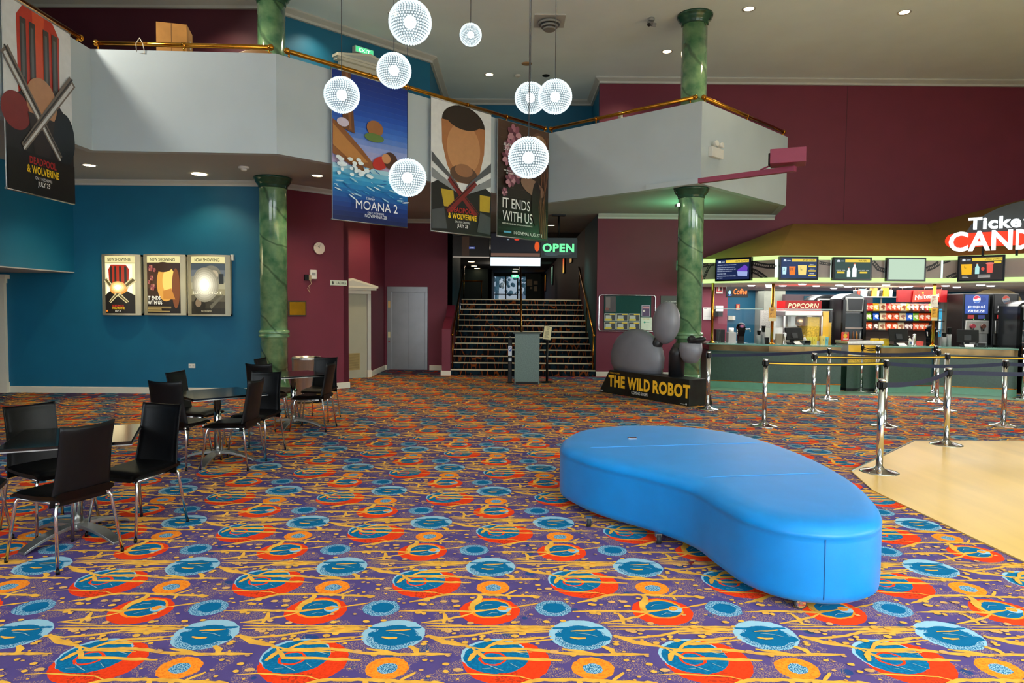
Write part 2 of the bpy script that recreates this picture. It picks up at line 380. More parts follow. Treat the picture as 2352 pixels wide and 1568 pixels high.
# ---------------------------------------------------------------- plan
WB=12.98                                   # plane of the back-left wall
P1=(-4.62,WB); P2=(-3.40,14.20); P3=(-1.90,15.70)
D1=(-4.05,15.82); D2=(-3.42,16.45); EV=18.35; WR=17.0; SX0,SX1=-1.55,2.10
SOF=4.03; FT=5.535; CZ=7.32
FA,FB,FC,FD,FE,FG=(-6.40,10.5),(-3.64,10.62),(.768,15.25),(3.475,12.8),(6.10,15.4),(6.5,17.0)
# beige floor outline from its photographed corners
BE=[gp(1955,1083)[:2],gp(2100,1013)[:2],(13.9,8.9),(13.9,-3.6),(6.3,-1.2),gp(2352,1292)[:2],gp(2005,1128)[:2]]
BE=[tuple(p) for p in BE]; BE[4]=(BE[5][0]+.0,-3.6)
YARN=mat('carpet_yarn_gold','#f7b03a',.9,0,.16,14); YARN2=mat('carpet_yarn_tan','#dfa45c',.9,0,.2,14); YARNB=mat('carpet_yarn_pale','#86a9b0',.9,0,.2,14)
def carpet_tile():
    rr=random.Random(11); V=[];F=[];M=[]; Z=[.001]
    def up(): Z[0]+=.00006; return Z[0]
    def line(pts,w,mi,taper=.35):
        q=[]; z=up(); w*=1.5
        for a,b in zip(pts[:-1],pts[1:]):
            d=math.hypot(b[0]-a[0],b[1]-a[1]); n=max(1,int(d/.03))
            for i in range(n): q.append((a[0]+(b[0]-a[0])*i/n,a[1]+(b[1]-a[1])*i/n))
        q.append(pts[-1]); k=len(q); s0=len(V)
        for i,p in enumerate(q):
            a=q[max(i-1,0)]; b=q[min(i+1,k-1)]; t=Vector((b[0]-a[0],b[1]-a[1])).normalized(); e=min(i,k-1-i)
            ww=w*(.5+.5*rr.uniform(.75,1.3))*(taper+(1-taper)*min(1,e/3)); j=rr.uniform(-.15,.15)*w
            V.append((p[0]-t.y*(ww/2+j),p[1]+t.x*(ww/2+j),z)); V.append((p[0]+t.y*(ww/2-j),p[1]-t.x*(ww/2-j),z))
        for i in range(k-1): F.append((s0+2*i,s0+2*i+1,s0+2*i+3,s0+2*i+2)); M.append(mi)
    def dot(x,y,rx,ry,mi):
        s0=len(V); a0=rr.uniform(0,6); z=up()
        for i in range(8):
            a=a0+i*math.pi/4; r=rr.uniform(.85,1.15); V.append((x+rx*r*math.cos(a),y+ry*r*math.sin(a),z))
        F.append((s0,s0+1,s0+2,s0+3)); F.append((s0,s0+3,s0+4,s0+7)); F.append((s0+4,s0+5,s0+6,s0+7)); M.extend([mi]*3)
    for pts,w in CL: line(pts,w,1)
    for pts,w in [([(-.15,-.62),(-.02,-.605)],.014),([(-.16,-.69),(-.08,-.7)],.022),([(-.18,.0),(-.17,.06),(-.13,.10)],.03),([(-.17,.09),(-.06,.10),(.12,.085)],.014),([(-.13,.10),(-.06,.17),(.06,.165)],.018)]: line(pts,w,1)
    for pts in [[(.02,.09),(.10,.06)],[(-.1,-.03),(-.02,-.09)],[(.01,-.02),(.05,-.06)],[(.33,-.33),(.36,-.30),(.4,-.30)],[(.37,-.43),(.40,-.405),(.43,-.41)],[(-.13,-.64),(-.06,-.655),(-.02,-.68)],[(-.57,-.06),(-.54,-.075)],[(-.12,-.07),(-.08,-.065)]]: line(pts,.007,3)
    for i in range(120):
        x,y=rr.uniform(-.481,.481),rr.uniform(-.9,.02)
        if any(math.hypot(x-a,y-b)<c for a,b,c in((.0,0,.22),(-.05,.04,.19),(.395,-.385,.18),(-.094,-.66,.17),(-.212,-.35,.11),(-.553,-.067,.11),(.41,-.067,.11),(.48,-.92,.22),(-.48,-.92,.22),(.39,-.98,.2))): continue
        r=rr.uniform(.006,.021); dot(x,y,r*1.15,r*.95,1 if i%3 else 2)
    return V,F,M
def lay_carpet():
    import numpy as np
    V,F,M=carpet_tile(); V=np.array(V); F=np.array(F); nv=len(V); a=math.radians(.8); ca,sa=math.cos(a),math.sin(a); T=[]
    for j in range(-7,24):
        for i in range(-24,26):
            x=i*.962+(j%2)*.481; y=j*.922; X=-.502+x*ca-y*sa; Y=4.091+x*sa+y*ca
            if -12<X<13.8 and -3.4<Y<17.0 and abs(X)<.78*Y+3.2 and not(X<-4.8 and Y>13.2): T.append((x,y))
    T=np.array(T); n=len(T)
    P=(V[None,:,:2]+T[:,None]).reshape(-1,2); co=np.empty((n*nv+8,3))
    co[:n*nv,0]=-.502+P[:,0]*ca-P[:,1]*sa; co[:n*nv,1]=4.091+P[:,0]*sa+P[:,1]*ca; co[:n*nv,2]=np.tile(V[:,2],n)
    for k,c in enumerate([(x,y,z) for z in(-.12,0) for x,y in((-12.4,-3.9),(14.1,-3.9),(14.1,20.7),(-12.4,20.7))]): co[n*nv+k]=c
    B=n*nv+np.array([(3,2,1,0),(4,5,6,7),(0,1,5,4),(1,2,6,5),(2,3,7,6),(3,0,4,7)])
    Q=np.concatenate([(F[None]+(np.arange(n)*nv)[:,None,None]).reshape(-1,4),B]); mi=np.concatenate([np.tile(M,n),np.zeros(6,int)]).astype(np.int32)
    me=bpy.data.meshes.new('floor'); me.vertices.add(len(co)); me.vertices.foreach_set('co',co.ravel().astype(np.float32))
    me.loops.add(len(Q)*4); me.loops.foreach_set('vertex_index',Q.ravel().astype(np.int32)); me.polygons.add(len(Q))
    me.polygons.foreach_set('loop_start',np.arange(0,len(Q)*4,4,dtype=np.int32)); me.polygons.foreach_set('material_index',mi)
    for m in(CARPET,YARN,YARN2,YARNB): me.materials.append(m)
    me.update(calc_edges=True)
    o=bpy.data.objects.new('floor',me); COL.objects.link(o); o['kind']='structure'; o['label']='swirl patterned purple and orange carpet covering the lobby floor'; o['category']='floor'
lay_carpet()
b=MB(); b.prism(BE,.0,.010,WOOD); struct('floor_timber',b,'pale varnished blond floor area at the right edge of the carpet','floor')
b=MB()
pts=[(*BE[6],.006),(*BE[0],.006),(*BE[1],.006),(*BE[2],.006)]
for a,c in ((BE[0],BE[1]),(BE[1],BE[2])):
    b.tube([(a[0],a[1],.004),(c[0],c[1],.006)],.014,ALU,6)
struct('trim_1',b,'thin metal strip edging the pale floor','trim')
def wall(name,label,pts,z0,z1,m,th=.12,side=1):
    b=MB()
    for p,q in zip(pts[:-1],pts[1:]):
        r,s=off(p,q,-th*side); b.prism([p,q,s,r],z0,z1,m)
    return struct(name,b,label,'wall')
wall('wall_back','deep teal lower wall behind the cafe tables, holding the lit film posters',[(-12.3,WB),P1],0,4.05,TEAL)
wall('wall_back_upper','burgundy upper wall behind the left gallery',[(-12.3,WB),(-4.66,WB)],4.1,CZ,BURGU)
wall('wall_clock','burgundy angled wall right of the left column, with the clock',[P1,P2],0,4.05,BURG)
wall('wall_gallery','teal angled upper wall behind the gallery rail, under the exit sign',[(-4.66,WB),P3,(P3[0],18.85),(2.14,18.85),(2.14,17.1)],4.1,CZ,TEAL)
wall('wall_recess','burgundy recess wall beside the pale door and the lift',[P2,(P2[0]-.45,14.65),(D1[0]-.02,D1[1])],0,4.05,BURG)
wall('wall_door','burgundy angled wall around the ladies door',[D1,D2,(D2[0],EV),(SX0-.07,EV)],0,4.05,BURG)
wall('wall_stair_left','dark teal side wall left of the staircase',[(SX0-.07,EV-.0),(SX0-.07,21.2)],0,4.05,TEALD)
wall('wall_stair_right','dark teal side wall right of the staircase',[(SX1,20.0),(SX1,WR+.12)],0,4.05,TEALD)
wall('wall_hall_right','maroon wall of the upper hall past the stairs',[(SX1,46),(SX1,20.0)],0,4.05,mat('maroon_paint','#4a1f26',.6,0,.06,2))
# right wall: full height left of the kiosk, above it to the right
b=MB(); b.b2((SX1,WR,0),(5.35,WR+.12,CZ),BURG); b.b2((5.35,WR,2.28),(14.1,WR+.12,CZ),BURG)
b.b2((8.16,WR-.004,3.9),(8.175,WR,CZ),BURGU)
struct('wall_right_back',b,'tall burgundy wall behind the noticeboard and above the kiosk','wall')
b=MB(); b.b2((14.0,-3.9,0),(14.12,21,CZ),GREYW); struct('wall_right',b,'pale grey side wall out of view on the right','wall')
b=MB(); b.b2((-12.42,-3.9,0),(-12.3,13.1,CZ),TEAL); struct('wall_left',b,'teal side wall out of view on the left','wall')
b=MB()
b.b2((-12.4,-3.9,0),(14.1,-3.8,.45),GREYW); b.b2((-12.4,-3.9,4.8),(14.1,-3.8,CZ),GREYW)
for x in(-12.0,-8.75,-1.5,1.4,11.6,13.7): b.b2((x-.4,-3.9,.45),(x+.4,-3.8,4.8),GREYW)
struct('wall_front',b,'pale grey street front with large windows behind the viewpoint','wall')
for i,(x0,x1) in enumerate(((-8.35,-1.9),(1.8,11.2))):
    b=MB(); n=4
    for k in range(n+1):
        x=x0+(x1-x0)*k/n; b.b2((x-.03,-3.88,.45),(x+.03,-3.80,4.8),ALU)
    for z in(.47,2.6,4.78): b.b2((x0,-3.88,z-.03),(x1,-3.80,z+.03),ALU)
    struct('window_%d'%(i+1),b,'aluminium framed street window behind the viewpoint, %s side'%('left','right')[i],'window')
# bulkhead over the low passage on the far left
b=MB(); b.b2((-12.3,-3.8,2.3),(-8.3,WB,SOF),TEAL); b.b2((-12.3,-3.8,2.28),(-8.3,WB,2.3),SOFF)
struct('wall_bulkhead',b,'teal dropped bulkhead above the dark passage at the far left','wall')
# ceilings
b=MB(); b.b2((-12.4,-3.9,CZ),(14.1,18.95,CZ+.1),CEIL); struct('ceiling',b,'high pale grey plaster ceiling over the lobby','ceiling')
polyi=[(-6.46,-3.8),(-6.46,10.57),(-3.67,10.69),(.765,15.35),(3.475,12.9),(6.03,15.43),(6.42,16.98)]
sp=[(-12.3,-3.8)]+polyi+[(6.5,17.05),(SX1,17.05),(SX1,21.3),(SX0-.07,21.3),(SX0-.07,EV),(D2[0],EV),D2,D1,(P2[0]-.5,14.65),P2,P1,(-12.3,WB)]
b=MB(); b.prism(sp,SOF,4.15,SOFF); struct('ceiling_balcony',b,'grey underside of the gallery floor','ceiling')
# gallery front
poly=[(-6.40,-3.8),FA,FB,FC,FD,FE,FG]
def inset(poly,d):
    out=[]
    for i,p in enumerate(poly):
        us=[]
        for a,c in((i-1,i),(i,i+1)):
            if a>=0 and c<len(poly):
                u=Vector((poly[c][0]-poly[a][0],poly[c][1]-poly[a][1])).normalized(); us.append(Vector((-u.y,u.x)))
        n=sum(us,Vector((0,0))).normalized(); k=d/max(.3,n.dot(us[0])); out.append((p[0]+n.x*k,p[1]+n.y*k))
    return out
inn=inset(poly,.14); b=MB()
for i in range(len(poly)-1): b.prism([poly[i],poly[i+1],inn[i+1],inn[i]],SOF-.006,FT,GREYW)
struct('wall_balcony',b,'pale grey faceted gallery parapet running across the lobby','wall')
# cornices and skirtings
def mould(name,label,pts,z0,z1,d,m,kind='trim'):
    b=MB()
    prof=[(0,z0),(d*.35,z0),(d*.4,z0+(z1-z0)*.35),(d*.9,z0+(z1-z0)*.7),(d,z0+(z1-z0)*.8),(d,z1),(0,z1)] if kind=='trim' else [(0,z0),(d,z0),(d,z1-.012),(d*.6,z1),(0,z1)]
    rows=[]
    for dd,z in prof:
        q=[(p[0],p[1]) for p in pts] if dd==0 else inset(pts,-dd)
        rows.append([(x,y,z) for x,y in q])
    n=len(pts); vs=[p for r in rows for p in r]; fs=[]
    k=len(rows)
    for i in range(k):
        i2=(i+1)%k
        for j in range(n-1): fs.append((i*n+j,i*n+j+1,i2*n+j+1,i2*n+j))
    fs.append([i*n for i in range(k)]); fs.append([i*n+n-1 for i in range(k)][::-1])
    b.add(vs,fs,m); return struct(name,b,label,kind if kind=='trim' else 'skirting')
mould('trim_2','white cornice along the top of the teal back wall',[(-8.3,WB),P1,P2],SOF-.10,SOF,.09,CORN)
mould('trim_3','white cornice above the lift',[D1,D2,(D2[0],EV),(SX0-.07,EV)],SOF-.10,SOF,.09,CORN)
mould('trim_4','white cornice over the noticeboard wall',[(SX1,WR),(6.45,WR)],SOF-.12,SOF,.09,CORN)
mould('trim_5','white cornice under the high ceiling around the gallery',[(-12.3,WB),(-4.66,WB),P3,(P3[0],18.85),(2.14,18.85),(2.14,WR),(14.0,WR)],CZ-.13,CZ,.16,CORN)
mould('baseboard_back','off white skirting along the teal back wall',[(-9.7,WB),P1],0,.12,.02,SKIRT,'baseboard')
mould('baseboard_clock','off white skirting along the angled clock wall',[P1,P2],0,.12,.05,SKIRT,'baseboard')
mould('baseboard_recess','off white skirting between the pale door and the lift',[(D2[0],D2[1]+.05),(D2[0],EV),(-3.30,EV)],0,.13,.02,SKIRT,'baseboard')
mould('baseboard_lift','off white skirting right of the lift',[(-2.22,EV),(-1.75,EV)],0,.13,.02,SKIRT,'baseboard')
mould('baseboard_right','off white skirting under the noticeboard',[(SX1,WR),(4.1,WR)],0,.12,.03,SKIRT,'baseboard')
# low curved stair cheek wall at the left
b=MB(); pr=[(16.93,0),(16.93,1.16)]+[(17.0+.9*t,1.16+.30*math.sin(t*1.4)) for t in(0,.25,.5,.75,1)]+[(EV,1.75),(EV,0)]
vs=[(x,y,z) for x in(-1.74,-1.53) for y,z in pr]; n=len(pr)
b.add(vs,[list(range(n)),list(range(n,2*n))[::-1]]+[(i,i+n,(i+1)%n+n,(i+1)%n) for i in range(n)],BURG)
b.b2((-1.765,16.90,0),(-1.515,17.25,.12),SKIRT)
struct('wall_stair_cheek',b,'low burgundy cheek wall with curved top at the left foot of the stairs','wall')
# upper hall shell
DK=mat('dark_hall_paint','#10292f',.6,0,.06,2)
b=MB(); b.b2((-6.5,20.7,1.83),(SX1,46.2,1.95),mat('hall_carpet','#241a22',.9,0,.3,8)); struct('floor_hall',b,'dark carpet of the upper hall at the head of the stairs','floor')
b=MB(); b.b2((-6.5,21.2,SOF),(SX1,46.2,4.15),mat('hall_ceiling','#5b5f66',.8,0,.05,2)); struct('ceiling_hall',b,'low grey ceiling of the upper hall','ceiling')
b=MB(); b.b2((-6.5,41,1.95),(-1.25,41.12,SOF),DK); b.b2((-6.6,21.2,1.95),(-6.5,41,SOF),DK); b.b2((-6.5,21.2,1.95),(-1.62,21.3,SOF),DK); struct('wall_hall_back',b,'dark wall at the end of the upper hall, left of the window','wall')
b=MB(); b.b2((-1.4,46,1.95),(SX1,46.12,2.1),DK); b.b2((-1.4,46,3.85),(SX1,46.12,SOF),DK); b.b2((1.15,46,1.95),(SX1,46.12,SOF),DK); b.b2((-1.45,41,1.95),(-1.25,46.1,SOF),DK)
struct('wall_hall_end',b,'dark wall around the bright window at the end of the upper hall','wall')
b=MB()
for x in(-1.25,-.45,.35,1.15): b.b2((x-.04,45.9,2.1),(x+.04,46.0,3.85),BLACK)
b.b2((-1.3,45.9,2.08),(1.2,46,2.14),BLACK); b.b2((-1.3,45.9,3.8),(1.2,46,3.87),BLACK); b.b2((-1.3,45.9,2.6),(.35,45.96,2.65),BLACK); b.b2((-1.25,45.94,2.1),(1.15,45.95,3.85),GLASS)
struct('window_3',b,'bright window at the far end of the upper hall','window')
# street seen through it
t=thing('street_tree','blue green tree outside the window of the upper hall','tree',(0,0,0)); b=MB(); rr=random.Random(3); GRN=mat('foliage','#7fa3a4',.8,0,.5,3)
for i in range(150): b.ball((rr.uniform(-3,1.6),rr.uniform(55,60),rr.uniform(2.9,6)),rr.uniform(.08,.22),GRN,6,4)
b.build('crown',t)['kind']='stuff'; MB().tube([(-1.4,57,0),(-1.2,57,5)],.16,GRN).build('trunk',t)
b=MB(); b.b2((.9,61,0),(5.5,64,3.0),mat('white_render','#dfe6ea',.7)); b.poly([(.6,60.8,2.9),(5.6,60.8,4.3),(5.6,64,4.3),(.6,64,2.9)],mat('blue_roof','#5a86a8',.6)); b.build('white_building',None,label='white building with blue roof outside the hall window',cat='building')
b=MB(); b.b2((-30,46.3,-.1),(30,90,0.0),mat('pavement','#c9ccce',.8)); struct('floor_street',b,'pale street paving beyond the hall window','ground')
# ---------------------------------------------------------------- marble columns
def marble():
    m=bpy.data.materials.new('green_marble'); m.use_nodes=True; t=m.node_tree; N=t.nodes; K=t.links.new; bs=N['Principled BSDF']
    bs.inputs['Roughness'].default_value=.12; bs.inputs['Coat Weight'].default_value=.6
    tc=N.new('ShaderNodeTexCoord'); n=N.new('ShaderNodeTexNoise'); n.inputs['Scale'].default_value=4.5; n.inputs['Detail'].default_value=6; K(tc.outputs['Object'],n.inputs['Vector'])
    r=N.new('ShaderNodeValToRGB'); r.color_ramp.elements[0].position=.3; r.color_ramp.elements[0].color=lin('#3d6f4d'); r.color_ramp.elements[1].position=.72; r.color_ramp.elements[1].color=lin('#84a878'); K(n.outputs[0],r.inputs[0])
    mp=N.new('ShaderNodeMapping'); mp.inputs['Rotation'].default_value=(.3,.75,.2); mp.inputs['Scale'].default_value=(1,1,1); K(tc.outputs['Object'],mp.inputs[0])
    w=N.new('ShaderNodeTexWave'); w.inputs['Scale'].default_value=.62; w.inputs['Distortion'].default_value=5; w.inputs['Detail'].default_value=3; w.inputs['Detail Scale'].default_value=1.3; K(mp.outputs[0],w.inputs[0])
    r2=N.new('ShaderNodeValToRGB'); r2.color_ramp.elements[0].position=0; r2.color_ramp.elements[0].color=(.62,.62,.62,1); r2.color_ramp.elements[1].position=.028; r2.color_ramp.elements[1].color=(0,0,0,1); K(w.outputs[0],r2.inputs[0])
    mx=N.new('ShaderNodeMix'); mx.data_type='RGBA'; K(r2.outputs[0],mx.inputs[0]); K(r.outputs[0],mx.inputs[6]); mx.inputs[7].default_value=lin('#24402f'); K(mx.outputs[2],bs.inputs['Base Color']); return m
MARB=marble()
def column(x,y,label):
    t=thing('marble_column',label,'column',(x,y,0)); r=.245
    MB().lathe([(r*1.5,0),(r*1.5,.05),(r*1.42,.07),(r*1.42,.12),(r*1.22,.17),(r*1.1,.26),(r*1.02,.36),(r,.42)],MARB,n=36).build('column_base',t)
    MB().lathe([(r,.42),(r,SOF-.2),(r,5.2),(r*.98,CZ-.2)],MARB,n=36).build('shaft',t)
    MB().lathe([(r*.99,1.10),(r*1.12,1.115),(r*1.15,1.14),(r*1.12,1.165),(r*1.03,1.175),(r*1.12,1.185),(r*1.15,1.21),(r*1.12,1.235),(r*.99,1.25)],MARB,n=36).build('collar_ring',t)
    for z in(SOF,CZ): MB().lathe([(r*.98,z-.21),(r*1.05,z-.19),(r*1.05,z-.16),(r*1.12,z-.13),(r*1.28,z-.09),(r*1.30,z-.05),(r*1.36,z-.045),(r*1.38,z-.004),(r*.98,z-.003)],mat('green_marble_dark','#274a36',.15,0,.25,7),n=36).build('capital',t)
column(-4.40,12.62,'green marble column standing left, between the teal wall and the clock')
column(3.46,13.38,'green marble column standing right, behind the grey film display')
# ---------------------------------------------------------------- staircase
t=thing('staircase','wide carpeted staircase with pale nosings rising to the upper hall','staircase',(0,0,0))
STC=bpy.data.materials.new('stair_carpet_shaded'); STC.use_nodes=True; _t=STC.node_tree; _b=_t.nodes['Principled BSDF']; _b.inputs['Roughness'].default_value=.9; _b.inputs['Specular IOR Level'].default_value=.1  # orange streaks on dark carpet; weak light on the steps darkened into its colours
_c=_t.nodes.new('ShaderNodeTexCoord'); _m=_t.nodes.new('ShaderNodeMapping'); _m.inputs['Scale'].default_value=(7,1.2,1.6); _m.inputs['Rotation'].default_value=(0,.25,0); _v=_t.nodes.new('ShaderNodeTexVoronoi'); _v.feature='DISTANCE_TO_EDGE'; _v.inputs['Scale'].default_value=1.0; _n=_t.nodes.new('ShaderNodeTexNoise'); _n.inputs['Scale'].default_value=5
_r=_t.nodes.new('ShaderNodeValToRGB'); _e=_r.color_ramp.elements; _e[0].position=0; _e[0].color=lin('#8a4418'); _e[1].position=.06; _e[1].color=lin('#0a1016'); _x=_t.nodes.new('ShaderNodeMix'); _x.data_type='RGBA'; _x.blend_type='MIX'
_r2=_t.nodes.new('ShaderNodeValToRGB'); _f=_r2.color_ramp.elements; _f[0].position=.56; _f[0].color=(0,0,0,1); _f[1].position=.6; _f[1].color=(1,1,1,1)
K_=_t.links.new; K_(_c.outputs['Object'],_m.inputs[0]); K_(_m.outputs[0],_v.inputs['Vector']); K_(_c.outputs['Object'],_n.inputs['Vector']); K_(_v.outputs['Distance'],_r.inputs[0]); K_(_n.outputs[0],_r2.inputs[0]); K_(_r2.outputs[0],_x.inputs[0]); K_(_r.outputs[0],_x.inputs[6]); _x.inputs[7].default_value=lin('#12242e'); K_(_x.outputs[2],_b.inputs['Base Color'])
b=MB(); NS=13; RI,TR,Y0=.15,.31,16.98
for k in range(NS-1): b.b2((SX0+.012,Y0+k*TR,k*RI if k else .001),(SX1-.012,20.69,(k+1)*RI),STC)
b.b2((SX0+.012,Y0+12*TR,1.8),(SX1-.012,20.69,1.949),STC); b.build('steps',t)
NOS=mat('stair_nosing','#c9bd9c',.4,.3,.05,20)
for k in range(NS):
    y=Y0+k*TR; z=(k+1)*RI
    MB().b2((SX0+.014,y-.012,z-.022),(SX1-.014,y+.05,z+.006),NOS).build('stair_nosing',t,.003)
def stair_rail(x,label,z0=.9,lo=True):
    t=thing('stair_handrail',label,'handrail',(x,0,0)); y1=Y0+12.5*TR
    f=lambda y:(y-Y0)/TR*RI+.15
    P=[(0,16.95,f(16.95)+z0-.02),(0,17.05,f(17.05)+z0)]+[(0,y,f(y)+z0) for y in(18,19,20,y1-.1)]+[(0,y1+.15,f(y1)+z0+.03)]
    MB().tube(P,.026,BRASS,12).build('rail',t)
    for y in(17.05,18.7,y1): MB().tube([(0,y,max(0,math.floor((y-Y0)/TR+1))*RI),(0,y,f(y)+z0)],.02,BRASS,10).build('post',t)
    MB().ball((0,16.95,f(16.95)+z0-.02),.036,BRASS,12,8).build('finial',t)
stair_rail(SX0+.07,'brass handrail on the left side of the staircase')
stair_rail(.24,'brass handrail dividing the staircase down the middle')
stair_rail(SX1-.07,'brass handrail on the right side of the staircase')
# ---------------------------------------------------------------- cafe chairs and tables
def make_chair(label,loc,rz):
    t=thing('cafe_chair',label,'chair',loc,rz,'black cafe chairs around the tables')
    # backrest: curved padded sheet, +Y is forward
    def prof(v): # height -> y of centre line
        z=.40+.52*v; return (-.205-.01*math.sin(v*math.pi)-.085*v*v+.03*(1-v)**3, z)
    def sheet(off):
        def f(u,v):
            y,z=prof(v); w=.205-.022*v-.012*math.sin(v*math.pi); x=(u*2-1)*w
            return (x, y+.035*(u*2-1)**2*(.3+.7*v)+off*(1 if .02<u<.98 and .02<v<.98 else .35), z-(.012*(1-(u*2-1)**2) if v>.95 else 0))
        return f
    b=MB(); b.grid(sheet(.016),14,16,LEATH); b.grid(sheet(-.016),14,16,LEATH)
    n=15*17
    edge=[i for i in range(15)]+[j*15+14 for j in range(1,17)]+[16*15+i for i in range(13,-1,-1)]+[j*15 for j in range(15,0,-1)]
    mi=b.mi(LEATH)
    for a,c in zip(edge,edge[1:]+edge[:1]): b.f.append([a,c,n+c,n+a]); b.fm.append(mi); b.fs.append(True)
    bk=b.build('backrest',t)
    for k in(-1,1): s=MB(); s.tube([(k*(.200-.022*v-.012*math.sin(v*math.pi)),prof(v)[0]+.035*(.3+.7*v),prof(v)[1]) for v in[i/10 for i in range(11)]],.007,LEATH,6); s.build('seam_piping',bk)
    b=MB()
    def seat(zo):
        def f(u,v):
            x=(u*2-1)*(.198+.008*math.sin(v*math.pi)); y=-.215+.445*v; d=max(0,v-.8)/.2; e=max(abs(u*2-1)-.8,0)/.2
            return (x,y,.455+zo*(1-.6*e*e)*(1-.5*d*d)-.022*d*d+.012*(1-v)-.008*math.sin(v*math.pi))
        return f
    b.grid(seat(.024),12,14,LEATH); b.grid(seat(-.030),12,14,LEATH); n=13*15
    edge=[i for i in range(13)]+[j*13+12 for j in range(1,15)]+[14*13+i for i in range(11,-1,-1)]+[j*13 for j in range(13,0,-1)]
    for a,c in zip(edge,edge[1:]+edge[:1]): b.f.append([a,c,n+c,n+a]); b.fm.append(0); b.fs.append(True)
    b.build('seat',t)
    f=MB()
    for k in(-1,1): f.tube([(k*.17,-.20,.425),(k*.175,.0,.42),(k*.17,.19,.415)],.010,CHROME,8)
    f.tube([(-.17,-.15,.423),(.17,-.15,.423)],.009,CHROME,8); f.tube([(-.17,.15,.418),(.17,.15,.418)],.009,CHROME,8); f.build('seat_frame',t)
    for sx in(-1,1):
        for y0,y1 in((.185,.245),(-.195,-.255)):
            l=MB(); z0=.418
            l.tube([(sx*.165,y0*.9,z0),(sx*.178,y0*1.0,z0-.004),(sx*.186,y0*1.03,z0-.022),(sx*.192,y0*1.05,z0-.06),(sx*.222,y1,.004)],[.011,.011,.011,.011,.0105],CHROME,10)
            lg=l.build('leg',t); MB().tube([(sx*.2215,y1*.998,.03),(sx*.222,y1,.0)],.0115,BLACK,8).build('foot_cap',lg)
    return t
def yaw(fx,fy): return math.atan2(fy,fx)-math.pi/2
chairs=[ # x,y, forward, label
(-2.97,4.48,(-.92,.38),'black cafe chair nearest the viewer, its dark back turned toward the viewer'),
(-2.80,5.06,(-.28,-.96),'black cafe chair right of the nearest table, its padded front facing the viewer'),
(-3.47,5.08,(.88,-.47),'black cafe chair behind the nearest table, with pale sheen on its backrest'),
(-3.70,4.52,(.9,.42),'black cafe chair at the left picture edge, only its seat showing by the nearest table'),
(-3.49,7.15,(.12,.99),'black cafe chair at the middle table, dark back toward the viewer, left of the tabletop'),
(-3.66,7.88,(.99,-.12),'black cafe chair at the middle table, seen behind the left chair, near the teal wall'),
(-2.93,7.14,(-1,.06),'black cafe chair in front of the middle table, seen in profile facing left'),
(-2.90,7.72,(-.1,-.99),'black cafe chair right behind the middle table, padded front facing the viewer'),
(-3.36,9.34,(.08,1),'black cafe chair at the far table, dark back toward the viewer beside the column'),
(-3.46,10.02,(.99,-.1),'black cafe chair at the far table, only its top showing against the column'),
(-2.73,9.34,(-1,.07),'black cafe chair at the far table in profile, yellow slip on its seat'),
(-2.86,10.13,(-.1,-1),'black cafe chair behind the far table, backrest in front of the steel bin')]
ch0=None
for x,y,f,l in chairs:
    if ch0 is None: ch0=make_chair(l,(x,y,0),yaw(*f))
    else: dup(ch0,(x,y,0),yaw(*f),l)
b=MB(); b.box((0,0,.0015),(.15,.05,.003),pm('#c99a3c')); b.build('paper_slip',None,label='folded yellow paper slip on the seat of the far profile chair',cat='paper',loc=(-2.60,9.33,.482),rz=.3)
TTOP=mat('table_laminate','#0a0c0d',.13,0,.2,5,0,0,.5)
def make_table(label,loc,rz):
    t=thing('cafe_table',label,'table',loc,rz,'square black cafe tables'); h=.39
    b=MB(); b.box((0,0,.728),(h*2,h*2,.026),TTOP); tp=b.build('tabletop',t,.004)
    e=MB()
    for k in range(4):
        e.M=Matrix.Rotation(k*R90,4,'Z'); e.box((0,-h-.0015,.718),(h*2+.004,.003,.008),ALU)
    e.build('edge_trim',tp)
    MB().lathe([(.036,.07),(.036,.70)],CHROME,n=20).build('column',t)
    MB().lathe([(.05,.05),(.055,.06),(.055,.10),(.038,.115)],STEEL,n=20).build('base_hub',t)
    MB().box((0,0,.706),(.34,.34,.012),STEEL).build('mounting_plate',t)
    for k in range(4):
        b=MB(); b.M=Matrix.Rotation(k*R90+math.pi/4,4,'Z'); n=10; vs=[]
        for i in range(n+1):
            q=i/n; x=.035+.365*q; z=.105-.085*q**2.2; w=.036+.008*math.sin(q*math.pi); th=.028-.008*q
            if i==n: z=.018
            vs+=[(x,-w,z),(x,w,z),(x,w,max(0,z-th)),(x,-w,max(0,z-th))]
        fs=[(0,1,2,3),(4*n+3,4*n+2,4*n+1,4*n)]
        for i in range(n):
            for j in range(4): fs.append((4*i+j,4*i+4+j,4*i+4+(j+1)%4,4*i+(j+1)%4))
        b.add(vs,fs,ALU); b.build('base_foot',t,.003)
    return t
tb=make_table('square black cafe table nearest the viewer, cut by the left edge',(-3.14,4.88,0),math.radians(24))
dup(tb,(-3.20,7.38,0),math.radians(45),'square black cafe table in the middle of the row, reflecting the teal wall')
dup(tb,(-3.07,9.55,0),math.radians(40),'square black cafe table farthest back, in front of the steel bin')
